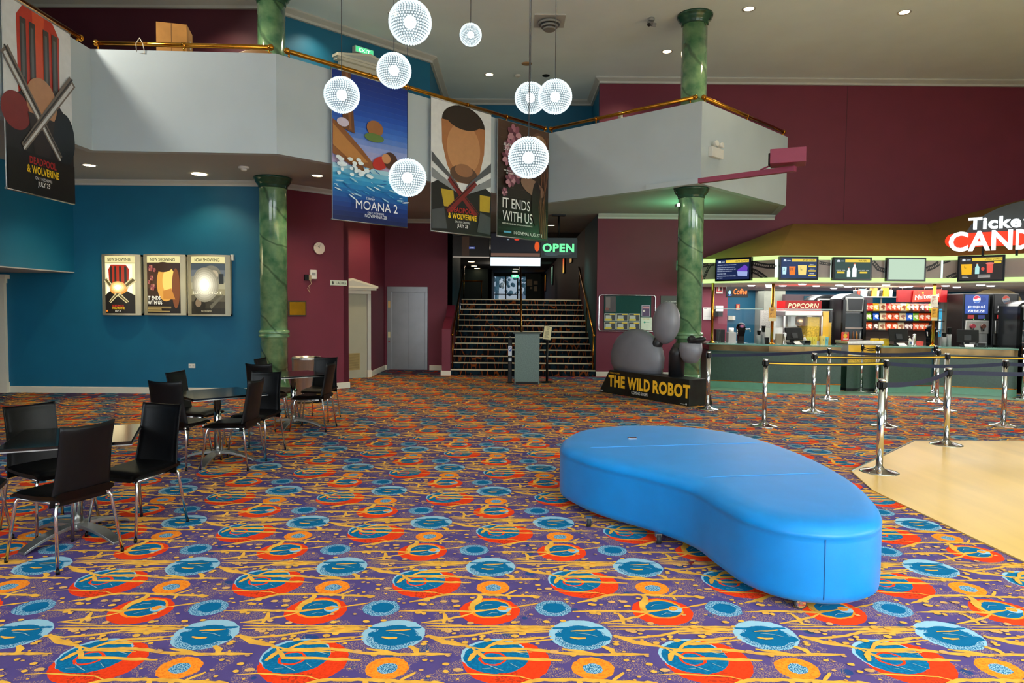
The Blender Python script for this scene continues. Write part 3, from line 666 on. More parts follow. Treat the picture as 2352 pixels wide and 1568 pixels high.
# ---------------------------------------------------------------- blue bench
BV=mat('blue_vinyl','#0088d8',.40,0,.05,5,.05,260,.5); BV.node_tree.nodes['Principled BSDF'].inputs['Sheen Weight'].default_value=.09; BV.node_tree.nodes['Principled BSDF'].inputs['Sheen Roughness'].default_value=.35
OUT=[(.43,5.9),(.52,5.6),(.7,5.28),(1.02,4.92),(1.23,4.60),(1.30,4.27),(1.37,3.98),(1.52,3.77),(1.73,3.69),(1.93,3.72),(2.13,3.87),(2.31,4.25),(2.44,4.85),(2.46,5.5),(2.36,6.15),(2.15,6.65),(1.7,6.96),(1.15,6.98),(.72,6.74),(.5,6.33)]
def smooth(P,k=6):
    n=len(P); o=[]
    for i in range(n):
        a,b,c,d=[Vector(P[(i+j)%n]) for j in(-1,0,1,2)]
        for s in range(k):
            t=s/k; o.append(tuple(.5*((2*b)+(c-a)*t+(2*a-5*b+4*c-d)*t*t+(3*b-a-3*c+d)*t**3)))
    return o
t=thing('vinyl_bench','kidney shaped bright blue vinyl bench on castors in the foreground','bench',(1.5,5.2,0))
C=(1.5,5.2); O2=[(x-C[0],y-C[1]) for x,y in smooth(OUT)]
def inset2(P,d):
    n=len(P); o=[]
    for i in range(n):
        a,b,c=Vector(P[i-1]),Vector(P[i]),Vector(P[(i+1)%n]); u=(c-a).normalized(); o.append(tuple(b+Vector((u.y,-u.x))*(-d)))
    return o
ar=sum(O2[i][0]*O2[(i+1)%len(O2)][1]-O2[(i+1)%len(O2)][0]*O2[i][1] for i in range(len(O2)))
if ar<0: O2=O2[::-1]
b=MB(); rows=[(.03,.055),(.004,.075),(0,.11),(0,.25),(.002,.40),(.004,.425),(-.001,.432),(.006,.452),(.022,.472),(.05,.488),(.10,.499),(.2,.507)]
vs=[];n=len(O2)
for d,z in rows:
    Q=inset2(O2,d); vs+=[(p[0],p[1],z) for p in Q]
fs=[]
for r in range(len(rows)-1):
    for i in range(n): fs.append((r*n+i,r*n+(i+1)%n,(r+1)*n+(i+1)%n,(r+1)*n+i))
b.add(vs,fs,BV,True); k=len(rows)-1
b.f.append([k*n+i for i in range(n)]); b.fm.append(0); b.fs.append(True)
b.f.append([i for i in range(n)][::-1]); b.fm.append(0); b.fs.append(False)
up=b.build('upholstered_body',t)
SEAM=mat('seam_thread','#3d93d8',.5)
def topz(x,y):
    d=min(math.hypot(p[0]-x,p[1]-y) for p in O2); return .5085 if d>.2 else (.432+(.5085-.432)*min(1,(d/.2))**.42)
for a,c in(((1310,1031),(1790,1017)),((1617,1098),(1942,1086))):
    p,q=gp(*a,.5),gp(*c,.5); s=MB()
    s.tube([(p.x+(q.x-p.x)*i/20-C[0],p.y+(q.y-p.y)*i/20-C[1],topz(p.x+(q.x-p.x)*i/20-C[0],p.y+(q.y-p.y)*i/20-C[1])) for i in range(21)],.0022,SEAM,6); s.build('top_seam',t)
p=gp(1891,1388,.06); i0=min(range(n),key=lambda i:math.hypot(O2[i][0]+C[0]-p.x,O2[i][1]+C[1]-p.y))
MB().tube([(O2[i0][0],O2[i0][1],z) for z in(.09,.2,.3,.425)],.003,mat('seam_shadow','#075a96',.5),6).build('side_seam',t)
MB().box((gp(1452,1005,.51).x-C[0],gp(1452,1005,.51).y-C[1],.5105),(.08,.05,.003),CHROME).build('top_badge',t)
RUB=mat('castor_rubber','#2a2c2e',.6)
for px,py in((1840,1390),(1512,1238),(1352,1200)):
    p=gp(px,py,.03); x,y=p.x-C[0],p.y-C[1]
    if px==1840:
        p=gp(1840,1400,.0); x,y=p.x-C[0],p.y-C[1]+.02; c=MB(); c.tube([(x,y-.016,.036),(x,y+.016,.036)],.036,RUB,22); c.tube([(x,y-.019,.036),(x,y+.019,.036)],.027,CHROME,18); c.tube([(x,y-.022,.036),(x,y+.02,.036)],.010,STEEL,12); w=c.build('castor',t); MB().b2((x-.02,y-.012,.055),(x+.02,y+.03,.085),STEEL).build('castor_fork',w); continue
    c=MB(); c.tube([(x-.016,y,.036),(x+.016,y,.036)],.036,RUB,18); c.tube([(x-.018,y,.036),(x+.018,y,.036)],.022,CHROME,14); w=c.build('castor',t)
    MB().b2((x-.022,y-.02,.05),(x+.022,y+.02,.075),STEEL).build('castor_fork',w)
for x,y in((.55,1.1),(-.5,1.2)):
    c=MB(); c.tube([(x-.016,y,.036),(x+.016,y,.036)],.036,RUB,18); c.b2((x-.022,y-.02,.05),(x+.022,y+.02,.075),STEEL); c.build('castor',t)
# red sweet wrapper under the bench
b=MB(); rr=random.Random(5)
b.add([(rr.uniform(-.03,.03),rr.uniform(-.03,.03),rr.uniform(.004,.03)) for _ in range(7)],[(0,1,2),(2,3,4),(4,5,6),(1,4,6),(0,3,5)],pm('#8a2a14',.2))
g=gp(1587,1301); b.build('sweet_wrapper',None,label='crumpled red brown sweet wrapper on the carpet under the bench',cat='wrapper',loc=(g.x,g.y,0))
# ---------------------------------------------------------------- queue barrier
BLT=mat('belt_navy','#0e1836',.7,0,.15,20); BLK2=mat('belt_black','#0b0b0e',.7,0,.15,20); BYEL=mat('belt_yellow','#f0bc24',.6)
def make_post(label,loc,rz=0):
    t=thing('barrier_post',label,'barrier post',loc,rz,'chrome queue barrier posts')
    MB().lathe([(.185,0),(.19,.004),(.19,.012),(.165,.022),(.10,.036),(.05,.052),(.038,.07)],CHROME,n=36).build('base_plate',t)
    MB().lathe([(.034,.05),(.034,.885)],CHROME,n=20).build('pole',t)
    h=MB(); h.lathe([(.036,.885),(.0375,.888),(.0375,.955),(.036,.96)],BLACK,n=20)
    for a in range(4): h.box((math.cos(a*R90)*.036,math.sin(a*R90)*.036,.918),(.022,.03,.056) if a%2==0 else (.03,.022,.056),BLACK)
    h.build('belt_head',t)
    MB().lathe([(.0385,.958),(.039,.963),(.039,.978),(.033,.984),(.0,.985)],CHROME,n=20).build('top_cap',t)
    return t
SP={1:(1625,942,'chrome barrier post beside the corner of the film display base'),2:(1755,981,'chrome barrier post at the left end of the front yellow belt'),
3:(1867,948,'chrome barrier post at the left end of the rear yellow belt'),4:(1901,919,'chrome barrier post in the far row, left of the yellow freezer'),
5:(1977,900,'left chrome barrier post of the close pair by the yellow freezer'),6:(2013,906,'right chrome barrier post of the close pair by the yellow freezer'),
7:(2031,981,'chrome barrier post half hidden behind the nearest post'),8:(2019,1087,'nearest chrome barrier post, on the edge of the pale floor'),
9:(2144,904,'farthest chrome barrier post against the counter, under the central brass post'),10:(2151,925,'chrome barrier post just in front of the farthest one at the counter'),
11:(2171,945,'chrome barrier post in the middle of the rear yellow belt'),12:(2173,1024,'chrome barrier post standing well onto the pale floor'),
13:(2304,980,'chrome barrier post at the right end of the navy front belt'),14:(2350,918,'chrome barrier post cut by the right picture edge near the counter')}
p0=None; PO={}
for k,(px,py,l) in SP.items():
    g=gp(px,py-2); PO[k]=(g.x,g.y)
    if p0 is None: p0=make_post(l,(g.x,g.y,0)); PT={k:p0}
    else: PT[k]=dup(p0,(g.x,g.y,0),0,l)
def belt(i,a,b,kind,sag=.03,z=.918,h=.05):
    A=Vector(PO[i]) ; B=Vector(b if isinstance(b,tuple) else PO[b]); u=(B-A).normalized(); A2=A+u*.045; B2=B-u*.045
    m=MB(); n=14
    def strip(z0,z1,t,mm):
        w=Vector((u.y,-u.x))*t
        vs=[]
        for k in range(n+1):
            q=k/n; p=A2+(B2-A2)*q-A; s=-sag*4*q*(1-q)
            for e in(-1,1):
                for zz in(z0,z1): vs.append((p.x+w.x*e,p.y+w.y*e,z+zz+s))
        fs=[]
        for k in range(n):
            a0=4*k; c=a0+4
            fs+=[(a0,a0+1,c+1,c),(a0+2,c+2,c+3,a0+3),(a0+1,a0+3,c+3,c+1),(a0,c,c+2,a0+2)]
        m.add(vs,fs,mm)
    if kind=='y': strip(-.024,.024,.0012,BLK2); strip(-.008,.008,.0024,BYEL)
    elif kind=='n': strip(-.026,.026,.0015,BLT)
    elif kind=='d': strip(.008,.024,.0015,BLK2); strip(-.03,-.014,.0015,BLK2)
    o=m.build('belt',PT[i])
belt(2,2,7,'y',.012); belt(3,3,11,'y',.012); belt(11,11,(PO[11][0]+2.9,PO[11][1]-.1),'y',.012)
belt(1,1,4,'n',.02); belt(4,4,10,'n',.045); belt(7,7,13,'n',.035); belt(13,13,(PO[13][0]+2.2,PO[13][1]+.1),'n',.02)
belt(12,12,8,'n',.05); belt(12,12,(PO[12][0]+2.6,PO[12][1]+.2),'n',.02); belt(5,5,6,'d',.03)
# ---------------------------------------------------------------- lectern, hand gel stand, menu stand
LEC=mat('speckled_green_laminate','#5c7068',.35,0,.18,45)
g=gp(1210,882); t=thing('lectern','speckled grey green ticket lectern at the foot of the stairs','lectern',(g.x,g.y+.2,0))
b=MB(); b.box((0,0,.56),(.555,.36,1.12),LEC); b.build('body',t,.006)
b=MB(); b.box((0,0,1.135),(.62,.42,.03),mat('lectern_top','#33473f',.3,0,.1,40)); b.build('top',t,.004)
MB().b2((-.5/2,-.19,0),(.5/2,-.175,.05),BLACK).build('kick_strip',t)
g=gp(1256,878); t=thing('menu_stand','black floor stand holding a cream notice, right of the lectern','sign stand',(g.x,g.y,0))
MB().lathe([(.16,0),(.16,.012),(.05,.03),(.02,.04)],BLACK).build('base_plate',t); MB().tube([(0,0,.03),(0,0,.98)],.028,BLACK,14).build('pole',t)
b=MB(); b.M=Matrix.Translation((0,-.03,1.13))@Matrix.Rotation(.12,4,'Y')@Matrix.Rotation(-.15,4,'X'); b.box((0,0,0),(.19,.016,.32),BLACK); b.ly=-.009
b.rect(-.085,-.15,.085,.15,pm('#cfc08a')); b.txt('PLEASE',0,.10,.024,pm('#2a2a20'),w=.07); b.txt('WAIT',0,.06,.024,pm('#2a2a20'),w=.05); b.lines(-.06,.06,-.12,.04,8,pm('#4a4635'),3,.4)
b.build('notice',t)
g=gp(1171,879); t=thing('sanitizer_stand','slim black hand gel stand, left of the lectern','dispenser',(g.x,g.y,0))
MB().lathe([(.09,0),(.09,.012),(.05,.02)],BLACK).build('base_plate',t); b=MB(); b.b2((-.045,-.04,.01),(.045,.04,.98),BLACK); b.build('column',t,.01)
b=MB(); b.ly=-.042; b.rect(-.042,.62,.042,.84,pm('#cfd6df')); b.ell(0,.76,.036,.045,pm('#2a58a8')); b.band([(-.015,.74),(.0,.78),(.02,.77)],.014,pm('#f2f5f8')); b.rect(-.035,.50,.035,.56,pm('#cdd2d2')); b.build('sign_label',t)
MB().tube([(0,0,.98),(0,0,1.03),(0,-.03,1.04)],.014,STEEL,10).build('pump',t)
# ---------------------------------------------------------------- bins
def bin_(label,x,y,r,h):
    t=thing('waste_bin',label,'bin',(x,y,0))
    MB().lathe([(r*.98,0),(r,.02),(r,h-.06),(r*1.02,h-.05),(r*1.02,h-.02),(r*.99,h),(r*.8,h+.004),(r*.78,h-.05)],STEEL,n=32).build('drum',t)
    MB().lathe([(0,h-.05),(r*.78,h-.05)],BLACK,n=24).build('opening',t)
    MB().lathe([(r*1.01,0),(r*1.01,.03)],BLACK,n=32).build('base_band',t)
bin_('round brushed steel waste bin behind the far table, below the brass plaque',-3.62,12.0,.245,.80)
bin_('round steel waste bin half hidden behind the grey film display',2.85,13.9,.23,.86)
# ---------------------------------------------------------------- film display
GRY=mat('display_grey','#7b7b81',.38,0,.07,4); DRK=mat('display_dark','#17181b',.4,0,.1,6)
a=Vector((1.78,13.86)); c=Vector((3.08,11.78)); u=(c-a).normalized(); nn=Vector((-u.y,u.x)) 
if nn.y<0: nn=-nn
LN=(c-a).length
t=thing('film_display','black floor display box with grey rounded sculpture, lettered in yellow, before the right column','display stand',(a.x,a.y,0),math.atan2(u.y,u.x))
H=.47; GB=mat('display_board','#0d1410',.4,0,.9,5)
b=MB(); vs=[(0,0,0),(LN,0,0),(LN,.60,0),(0,.60,0),(.32,.0,H),(LN,.0,H),(LN,.42,H),(.32,.42,H)]
b.add(vs,[(3,2,1,0),(4,5,6,7),(0,1,5,4),(1,2,6,5),(2,3,7,6),(3,0,4,7)],GB); bb=b.build('box',t,.006)
b=MB(); b.ly=-.004
YG=mat('title_yellow','#ffbe2a',.45,0,.1,7); x=.30
for wd_,w in(('THE',.49),('WILD',.62),('ROBOT',.92)):
    b.txt(wd_,x,.155,.235,YG,'L',w,.045,0); x+=w+.075
b.build('title_lettering',bb); b=MB(); b.ly=-.004; b.txt('DREAMWORKS',.34,.405,.028,YG,'L',.31,.02); b.build('studio_lettering',bb); b=MB(); b.ly=-.004; b.txt('COMING SOON',.98,.06,.058,pm('#eef0ea'),'L',.44,.02); b.build('date_lettering',bb); b=MB(); b.ly=-.004; b.rect(.04,.03,.13,.05,pm('#c9c9c4')); b.rect(LN-.2,.03,LN-.09,.036,pm('#c9c9c4')); b.ell(LN-.06,.035,.02,.018,pm('#c9c9c4'))
b.build('fine_print',bb)
Rt=t.rotation_euler.to_matrix()
def loc2(px,py,d=.30):   # photograph pixel -> display coordinates on the vertical plane d behind its front
    A=a+nn*d; B=c+nn*d; p=onp(px,py,A,B); v=Vector((p.x-a.x,p.y-a.y)); return Vector((v.dot(u),v.dot(nn),p.z))
# plain rounded sculpture (generic stand-in)
q0,q1,qt=loc2(1404,862),loc2(1525,872),loc2(1462,764)
cx=(q0.x+q1.x)/2
b=MB(); b.lathe([(.62,H-.02),(.70,H+.12),(.72,H+.30),(.66,H+.48),(.54,H+.64),(.36,H+.76),(.16,H+.82),(0,H+.83)],GRY,(cx,.30,0),40,True,1.0,.36); b.build('sculpture_mound',t)
q=loc2(1530,741); q2=loc2(1505,805)
b=MB(); b.tube([(q2.x-.1,.30,q2.z-.10),(q.x-.12,.30,q.z-.25)],[.11,.09],DRK,20); b.build('sculpture_stem',t)
b=MB(); b.ball((q.x,.30,q.z+.0),(.30,.20,.40),GRY,32,20,Matrix.Rotation(.18,3,'Y')); b.build('sculpture_egg',t)
q3=loc2(1555,860); q4=loc2(1562,800); q5=loc2(1590,806)
b=MB(); b.tube([(q3.x,.28,H-.01),(q3.x+.01,.28,q4.z-.10),(q4.x+.02,.28,q4.z+.04)],[.14,.15,.12],DRK,22); b.build('sculpture_arm',t)
b=MB(); b.lathe([(.02,-.22),(.13,-.20),(.2,-.10),(.225,.03),(.215,.14),(.19,.145),(.0,.14)],GRY,(q5.x,.26,q5.z),30,True,1,.75); b.build('sculpture_bowl',t)
b=MB(); b.ball((q5.x+.14,.26,q5.z+.18),(.2,.1,.06),DRK,20,10,Matrix.Rotation(-.3,3,'Y')); b.ball((q5.x+.02,.26,q5.z+.2),(.09,.07,.08),DRK,16,10); b.build('sculpture_cap',t)
# ---------------------------------------------------------------- pendant globes
BEAD=bpy.data.materials.new('globe_beads'); BEAD.use_nodes=True
_t=BEAD.node_tree; _b=_t.nodes['Principled BSDF']; _b.inputs['Base Color'].default_value=(.45,.5,.52,1); _b.inputs['Roughness'].default_value=.15; _b.inputs['Emission Color'].default_value=(.80,.95,1,1); _b.inputs['Emission Strength'].default_value=.85
GBULB=em('#f4fdff',14); CABLE=mat('steel_cable','#4a4d50',.4,.6,.1,20)
INNER=bpy.data.materials.new('globe_veil'); INNER.use_nodes=True; t_=INNER.node_tree; t_.nodes.clear()
o_=t_.nodes.new('ShaderNodeOutputMaterial'); e_=t_.nodes.new('ShaderNodeEmission'); e_.inputs[0].default_value=(.62,.80,.88,1); e_.inputs[1].default_value=.42
r_=t_.nodes.new('ShaderNodeBsdfTransparent'); m_=t_.nodes.new('ShaderNodeMixShader'); m_.inputs[0].default_value=.55
t_.links.new(r_.outputs[0],m_.inputs[1]); t_.links.new(e_.outputs[0],m_.inputs[2]); t_.links.new(m_.outputs[0],o_.inputs[0])
def bead_mesh():
    b=MB(); rows=24
    V=[(1,0,0),(-1,0,0),(0,1,0),(0,-1,0),(0,0,1),(0,0,-1)]; F=[(0,2,4),(2,1,4),(1,3,4),(3,0,4),(2,0,5),(1,2,5),(3,1,5),(0,3,5)]
    vs=[];fs=[]
    for i in range(rows):
        th=math.pi*(i+.5)/rows; n=max(4,int(46*math.sin(th)))
        for j in range(n):
            ph=2*math.pi*(j+.5*(i%2))/n; c=Vector((math.sin(th)*math.cos(ph),math.sin(th)*math.sin(ph),math.cos(th))); k=len(vs)
            vs+=[c+Vector(v)*.058 for v in V]; fs+=[tuple(k+a for a in f) for f in F]
    b.add(vs,fs,BEAD); return b
g0=None
GL=[(942,51,93,.42,'largest beaded globe lamp, topmost of the cluster'),(1081,80,48,.25,'smallest beaded globe lamp, high in the middle of the ceiling'),
(905,162,75,.38,'beaded globe lamp hanging just under the topmost one, above the blue sea banner'),(785,218,77,.38,'leftmost beaded globe lamp, in front of the blue sea banner'),
(1218,225,68,.38,'beaded globe lamp behind left in the overlapping pair'),(1275,222,74,.38,'beaded globe lamp in front right in the overlapping pair'),
(936,408,82,.44,'lowest beaded globe lamp, between the sea banner and the portrait banner'),(1214,362,89,.4,'beaded globe lamp hanging low before the dark floral banner')]
me_b=me_v=me_c=None
for px,py,d,s,l in GL:
    Y=FPX*s/d; p=at(px,py,Y); r=s/2
    t=thing('globe_lamp',l,'pendant lamp',p,0,'beaded globe pendant lamps')
    if g0 is None:
        sh=bead_mesh().build('beaded_shade',t); v=MB(); v.ball((0,0,0),.93,INNER,24,14); vo=v.build('inner_veil',t); bu=MB(); bu.ball((0,0,0),.30,GBULB,14,10); bo=bu.build('bulb',t); g0=(sh,vo,bo)
        parts=g0
    else:
        parts=[]
        for o in g0: c=o.copy(); COL.objects.link(c); c.parent=t; parts.append(c)
    for o in parts: o.scale=(r,r,r)
    MB().tube([(0,0,r*.95),(0,0,CZ-p.z)],.005,CABLE,6).build('cable',t); MB().lathe([(.05,CZ-p.z-.025),(.05,CZ-p.z)],CABLE,n=16).build('ceiling_cup',t)
    lamp('POINT',p,72,(.88,.97,1.0),shadow_soft_size=r*.3)
# ---------------------------------------------------------------- downlights
WARM=em('#ffe2a8',9)
def downlight(px,py,z,label,en,col=(1,.80,.5),r=.09,spot=True,ang=110):
    p=gp(px,py,z); t=thing('downlight',label,'ceiling light',(p.x,p.y,z),0,'recessed downlights')
    MB().lathe([(r,-.004),(r*1.35,-.012),(r*1.4,-.002),(r*1.4,0)],CORN,n=24).build('trim_ring',t); MB().lathe([(0,-.006),(r*1.02,-.006)],WARM,n=24).build('lens',t)
    if spot: lamp('SPOT',(p.x,p.y,z-.02),en,col,(0,0,0),spot_size=math.radians(ang),spot_blend=.7,shadow_soft_size=.06)
for px,py,l in((1720,20,'recessed downlight in the high ceiling, left of the two at upper right'),(2077,28,'recessed downlight in the high ceiling, rightmost'),(1532,118,'recessed downlight in the high ceiling just left of the right column'),(1124,171,'recessed downlight in the high ceiling above the stairs'),(905,30,'recessed downlight in the high ceiling half covered by the topmost globe')): downlight(px,py,CZ,l,120)
for px,py,l in((205,379,'recessed downlight under the gallery at far left'),(729,403,'recessed downlight under the gallery beside the sea banner'),(1266,517,'recessed downlight under the gallery by the open sign pole')): downlight(px,py,SOF,l,150)
for i,(x,y) in enumerate(((-3.05,15.6),(-5.6,12.3),(-2.95,14.55))):   # hidden behind banners and globes in the photograph
    t=thing('downlight',('recessed downlight over the lift lobby, hidden behind the sea banner','recessed downlight close to the teal wall above the lit posters','recessed downlight beside the clock wall, behind the sea banner')[i],'ceiling light',(x,y,SOF),0,'recessed downlights'); MB().lathe([(0,-.006),(.09,-.006),(.125,-.012),(.126,0)],WARM,n=24).build('lens',t)
    lamp('SPOT',(x,y,SOF-.02),(150,80,70)[i],(1,.78,.45),(0,0,0),spot_size=2.2,spot_blend=.6,shadow_soft_size=.06)
# gallery ceiling spots washing the upper walls
for x,y,e in((-5.2,12.3,90),(-3.7,13.3,70),(2.6,16.2,60)): lamp('SPOT',(x,y,CZ-.03),e,(1,.85,.6),(0,0,0),spot_size=2.0,spot_blend=.7,shadow_soft_size=.06)
# ---------------------------------------------------------------- small ceiling fittings
def small(name,label,cat,p,build):
    t=thing(name,label,cat,p); build(t); return t
p=gp(1262,47,CZ)
def f(t):
    MB().b2((-.3,-.3,-.02),(.3,.3,0),CORN).build('plate',t)
    b=MB()
    for k,r in enumerate((.22,.17,.12)): b.lathe([(r,-.05-.05*k),(r*.95,-.09-.05*k),(r*.6,-.02-.05*k)],GREYP,n=24)
    b.build('cone_rings',t)
small('air_vent','round stepped white air diffuser on the high ceiling above the globe pair','vent',(p.x,p.y,CZ),f)
p=gp(1496,42,CZ)
def f(t):
    MB().lathe([(.06,-.05),(.07,0)],GREYP,n=16).build('mount',t); b=MB(); b.box((0,-.03,-.12),(.09,.2,.08),mat('camera_grey','#7c7d7d',.4),rx=.5,rz=.5); b.build('body',t,.01); MB().ball((-.07,-.14,-.18),.035,BLACK,12,8).build('lens',t)
small('security_camera','grey security camera on the ceiling, left of the right column','camera',(p.x,p.y,CZ),f)
for px,py,l,r,h,m in((1189,172,'small white smoke detector on the high ceiling over the stairs',.07,.05,WHITEP),(1254,173,'small black ceiling sensor on the high ceiling over the stairs',.09,.03,BLACK),(1210,146,'round beige speaker flush in the ceiling between the globes',.12,.015,mat('beige_plastic','#a5835a',.6))):
    p=gp(px,py,CZ); b=MB(); b.lathe([(r*.6,-h),(r,-h*.5),(r,0)],m,n=20); b.build('ceiling_sensor',None,label=l,cat='sensor',loc=(p.x,p.y,CZ))
p=gp(560,383,SOF); b=MB(); b.lathe([(.03,-.07),(.05,-.05),(.05,-.03),(.09,-.025),(.09,0)],WHITEP,n=20); b.build('smoke_detector',None,label='white smoke detector under the left gallery',cat='sensor',loc=(p.x,p.y,SOF))
# ---------------------------------------------------------------- brass gallery rails
RZ=FT+.115
def grail(a,b,label,posts,ball=True):
    a=Vector(a);b=Vector(b); t=thing('gallery_rail',label,'handrail',(a.x,a.y,FT)); d=b-a; h=RZ-FT
    MB().tube([(0,0,h),(d.x,d.y,h)],.036,BRASS,12).build('rail',t)
    for q in posts:
        MB().tube([(d.x*q,d.y*q,0),(d.x*q,d.y*q,h)],.016,BRASS,8).build('post',t)
        if .05<q<.95: u=d.normalized(); MB().tube([(d.x*q-u.x*.03,d.y*q-u.y*.03,h),(d.x*q+u.x*.03,d.y*q+u.y*.03,h)],.043,BRASS,12).build('joint_ring',t)
    for p in((0,0,h),(d.x,d.y,h)): MB().ball(p,.05,BRASS,12,8).build('end_ball',t)
def mid(p,q,k): return (p[0]+(q[0]-p[0])*k,p[1]+(q[1]-p[1])*k)
I=inset(poly,.07)
grail((I[1][0],2.5),(I[1][0],10.38),'brass rail along the left gallery, above the largest banner',[.01,.25,.5,.75,.99])
grail((I[1][0]+.12,I[1][1]),(I[2][0]-.07,I[2][1]),'brass rail on the left gallery front, with a cardboard box behind',[.01,.5,.99])
grail(mid(I[2],I[3],.03),mid(I[2],I[3],.985),'long brass rail on the diagonal gallery front over the three banners',[.005,.25,.38,.62,.8,.995])
grail(mid(I[3],I[4],.02),mid(I[3],I[4],.97),'brass rail on the right gallery front, running up to the right column',[.01,.35,.97])
grail(mid(I[4],I[5],.03),mid(I[4],I[5],.99),'brass rail on the short gallery side right of the column',[.01,.5,.99])
p=at(325,112,I[1][1]); MB().tube([(0,-.05,.1),(.05,-.06,.02),(.07,-.04,-.12),(-.06,-.03,-.12),(-.05,-.06,.02),(0,-.05,.1)],.006,mat('white_cord','#cfc5ae',.7),6).build('cord_loop',None,label='loop of pale cord tied around the left gallery rail',cat='cord',loc=(p.x,p.y,RZ-.04))
# ---------------------------------------------------------------- things on the gallery
p0_,p1_=at(352,116,11.3),at(423,54,11.3); KR=mat('cardboard','#a9742f',.75,0,.1,6)
t=thing('cardboard_box','tall brown cardboard box standing behind the left gallery rail','box',((p0_.x+p1_.x)/2,11.5,4.15),.25); w=p1_.x-p0_.x; hh=p1_.z-4.15
b=MB(); b.box((0,0,hh/2),(w*.9,.45,hh),KR); b.build('carton',t,.004); b=MB(); b.ly=-.227; b.rect(-.01,.1,.0,hh,mat('cardboard_dark','#7a5220',.7)); b.build('seam',t); MB().box((w*.452,.05,hh-.25),(.004,.1,.14),WHITEP).build('paper_label',t)
p=at(576,112,11.5); t=thing('folding_table','round brown folding table with tilted top behind the left gallery rail','table',(p.x,11.5,4.15))
m=MB(); m.M=Matrix.Translation((0,0,1.46))@Matrix.Rotation(1.0,4,'X'); m.lathe([(.46,-.014),(.475,-.008),(.475,.008),(.46,.014)],mat('brown_wood','#8a5a1c',.35,0,.15,4),n=40); m.build('top',t); m=MB(); m.lathe([(.3,0),(.3,.03),(.04,.06),(.035,1.36)],BLACK,n=20); m.box((0,.06,1.40),(.16,.1,.14),WHITEP); m.build('pedestal',t)
for px,h_,r_,l in((1408,.62,.05,'tall white plastic tube on the right gallery beside the rail'),(1417,.4,.045,'short white plastic tube on the right gallery beside the taller one')):
    p=onp(px,270,mid(I[3],I[4],0),mid(I[3],I[4],1)); b=MB(); b.tube([(0,0,-1.25),(0,0,.0+h_*.6)],r_,WHITEP,14); b.build('plastic_tube',None,label=l,cat='tube',loc=(p.x+.18,p.y+.2,5.4))
def doorway(name,label,rc,a,b,o,mleaf,ped=True,vent=False):
    e,w,h=wthing(name,label,'door',rc,a,b,o); z0=-h/2
    L=MB(); L.b2((-w/2+.08,-.0,z0),(w/2-.08,.03,h/2-.28 if ped else h/2-.1),mleaf); lf=L.build('door_leaf',e)
    if vent:
        v=MB(); v.ly=-.004; v.rect(-.25,z0+.22,.28,z0+.62,pm('#a8935e')); 
        for k in range(14): v.rect(-.23,z0+.24+k*.026,.26,z0+.252+k*.026,pm('#7f6d42'))
        v.build('vent_grille',lf)
    c=MB(); zt=h/2-.28 if ped else h/2-.1
    for k in(-1,1):
        c.b2((k*(w/2-.09),-.05,z0),(k*w/2,.03,zt),CORN if vent else SKIRT)
        c.b2((k*(w/2-.10),-.06,z0),(k*(w/2+.01),.03,z0+.2),SKIRT)
    c.b2((-w/2,-.05,zt),(w/2,.03,zt+.09),SKIRT); c.build('casing',e,.005)
    if ped:
        q=MB(); n=w/2+.10; z=zt+.09
        q.b2((-n,-.13,z),(n,.03,z+.05),SKIRT); q.b2((-n-.03,-.16,z+.05),(n+.03,.03,z+.075),SKIRT)
        for y0_,y1_,s in((-.16,.03,1.0),):
            vs=[(x,y,zz) for y in(y0_,y1_) for x,zz in((-n-.03,z+.075),(n+.03,z+.075),(n+.03,z+.10),(0,z+.27),(-n-.03,z+.10))]
            q.add(vs,[(0,1,2,3,4),(9,8,7,6,5),(0,5,6,1),(1,6,7,2),(2,7,8,3),(3,8,9,4),(4,9,5,0)],SKIRT)
        q.add([(-n+.1,-.1605,z+.09),(n-.1,-.1605,z+.09),(0,-.1605,z+.22)],[(0,1,2)],CORN); q.build('pediment',e)
    return e,w,h
DOORG=mat('door_grey_beige','#a6a592',.5,0,.04,3)
# gallery door under the exit sign (on the angled wall)
GA,GB_=(-4.66,WB),P3
doorway('panel_door','white pedimented door on the upper gallery under the exit sign',(778,118,902,470),GA,GB_,.03,DOORG)
e,w,h=wthing('exit_sign','green lit exit sign on the teal gallery wall above the pedimented door','exit sign',(816,103,858,131),GA,GB_,.13)
b=MB(); b.b2((-w/2,-.0,-h/2),(w/2,.12,h/2),WHITEP); b.build('housing',e,.006); b=MB(); b.ly=-.003; b.rect(-w/2+.01,-h/2+.01,w/2-.01,h/2-.01,em('#4fd08a',1.3)); b.txt('EXIT',0,-h*.27,h*.52,em('#e6fff0',1.6),w=w*.62); b.build('face',e)
p=at(984,180,16.9); b=MB(); b.b2((-.02,-.5,-1.2),(.03,.5,.9),GREYW); b.build('panel_door',None,label='narrow pale door edge on the gallery side wall past the exit sign',cat='door',loc=(P3[0]+.03,16.9,5.35))
b=MB(); b.b2((-.45,-.05,0),(.45,.0,2.05),SKIRT); b.b2((-.55,-.08,2.05),(.55,0,2.25),SKIRT); p=at(1256,258,18.8); b.build('panel_door',None,label='white door frame top on the far gallery wall above the floral banner',cat='door',loc=(p.x-.3,18.83,4.15+.0))
b=MB(); b.b2((-.05,-.4,0),(.0,.4,1.9),SKIRT); b.add([(-.09,-.5,1.9),(-.09,.5,1.9),(-.09,.0,2.2),(0,-.5,1.9),(0,.5,1.9),(0,0,2.2)],[(0,1,2),(3,5,4),(0,2,5,3),(2,1,4,5),(0,3,4,1)],SKIRT); b.build('panel_door',None,label='white pedimented door seen edge on at the right end of the gallery',cat='door',loc=(2.13,17.75,4.15))
# door in the lower lobby
doorway('panel_door','pale grey ladies room door with vent grille and white pediment',(752,645,850,868),D1,D2,.02,DOORG,True,True)
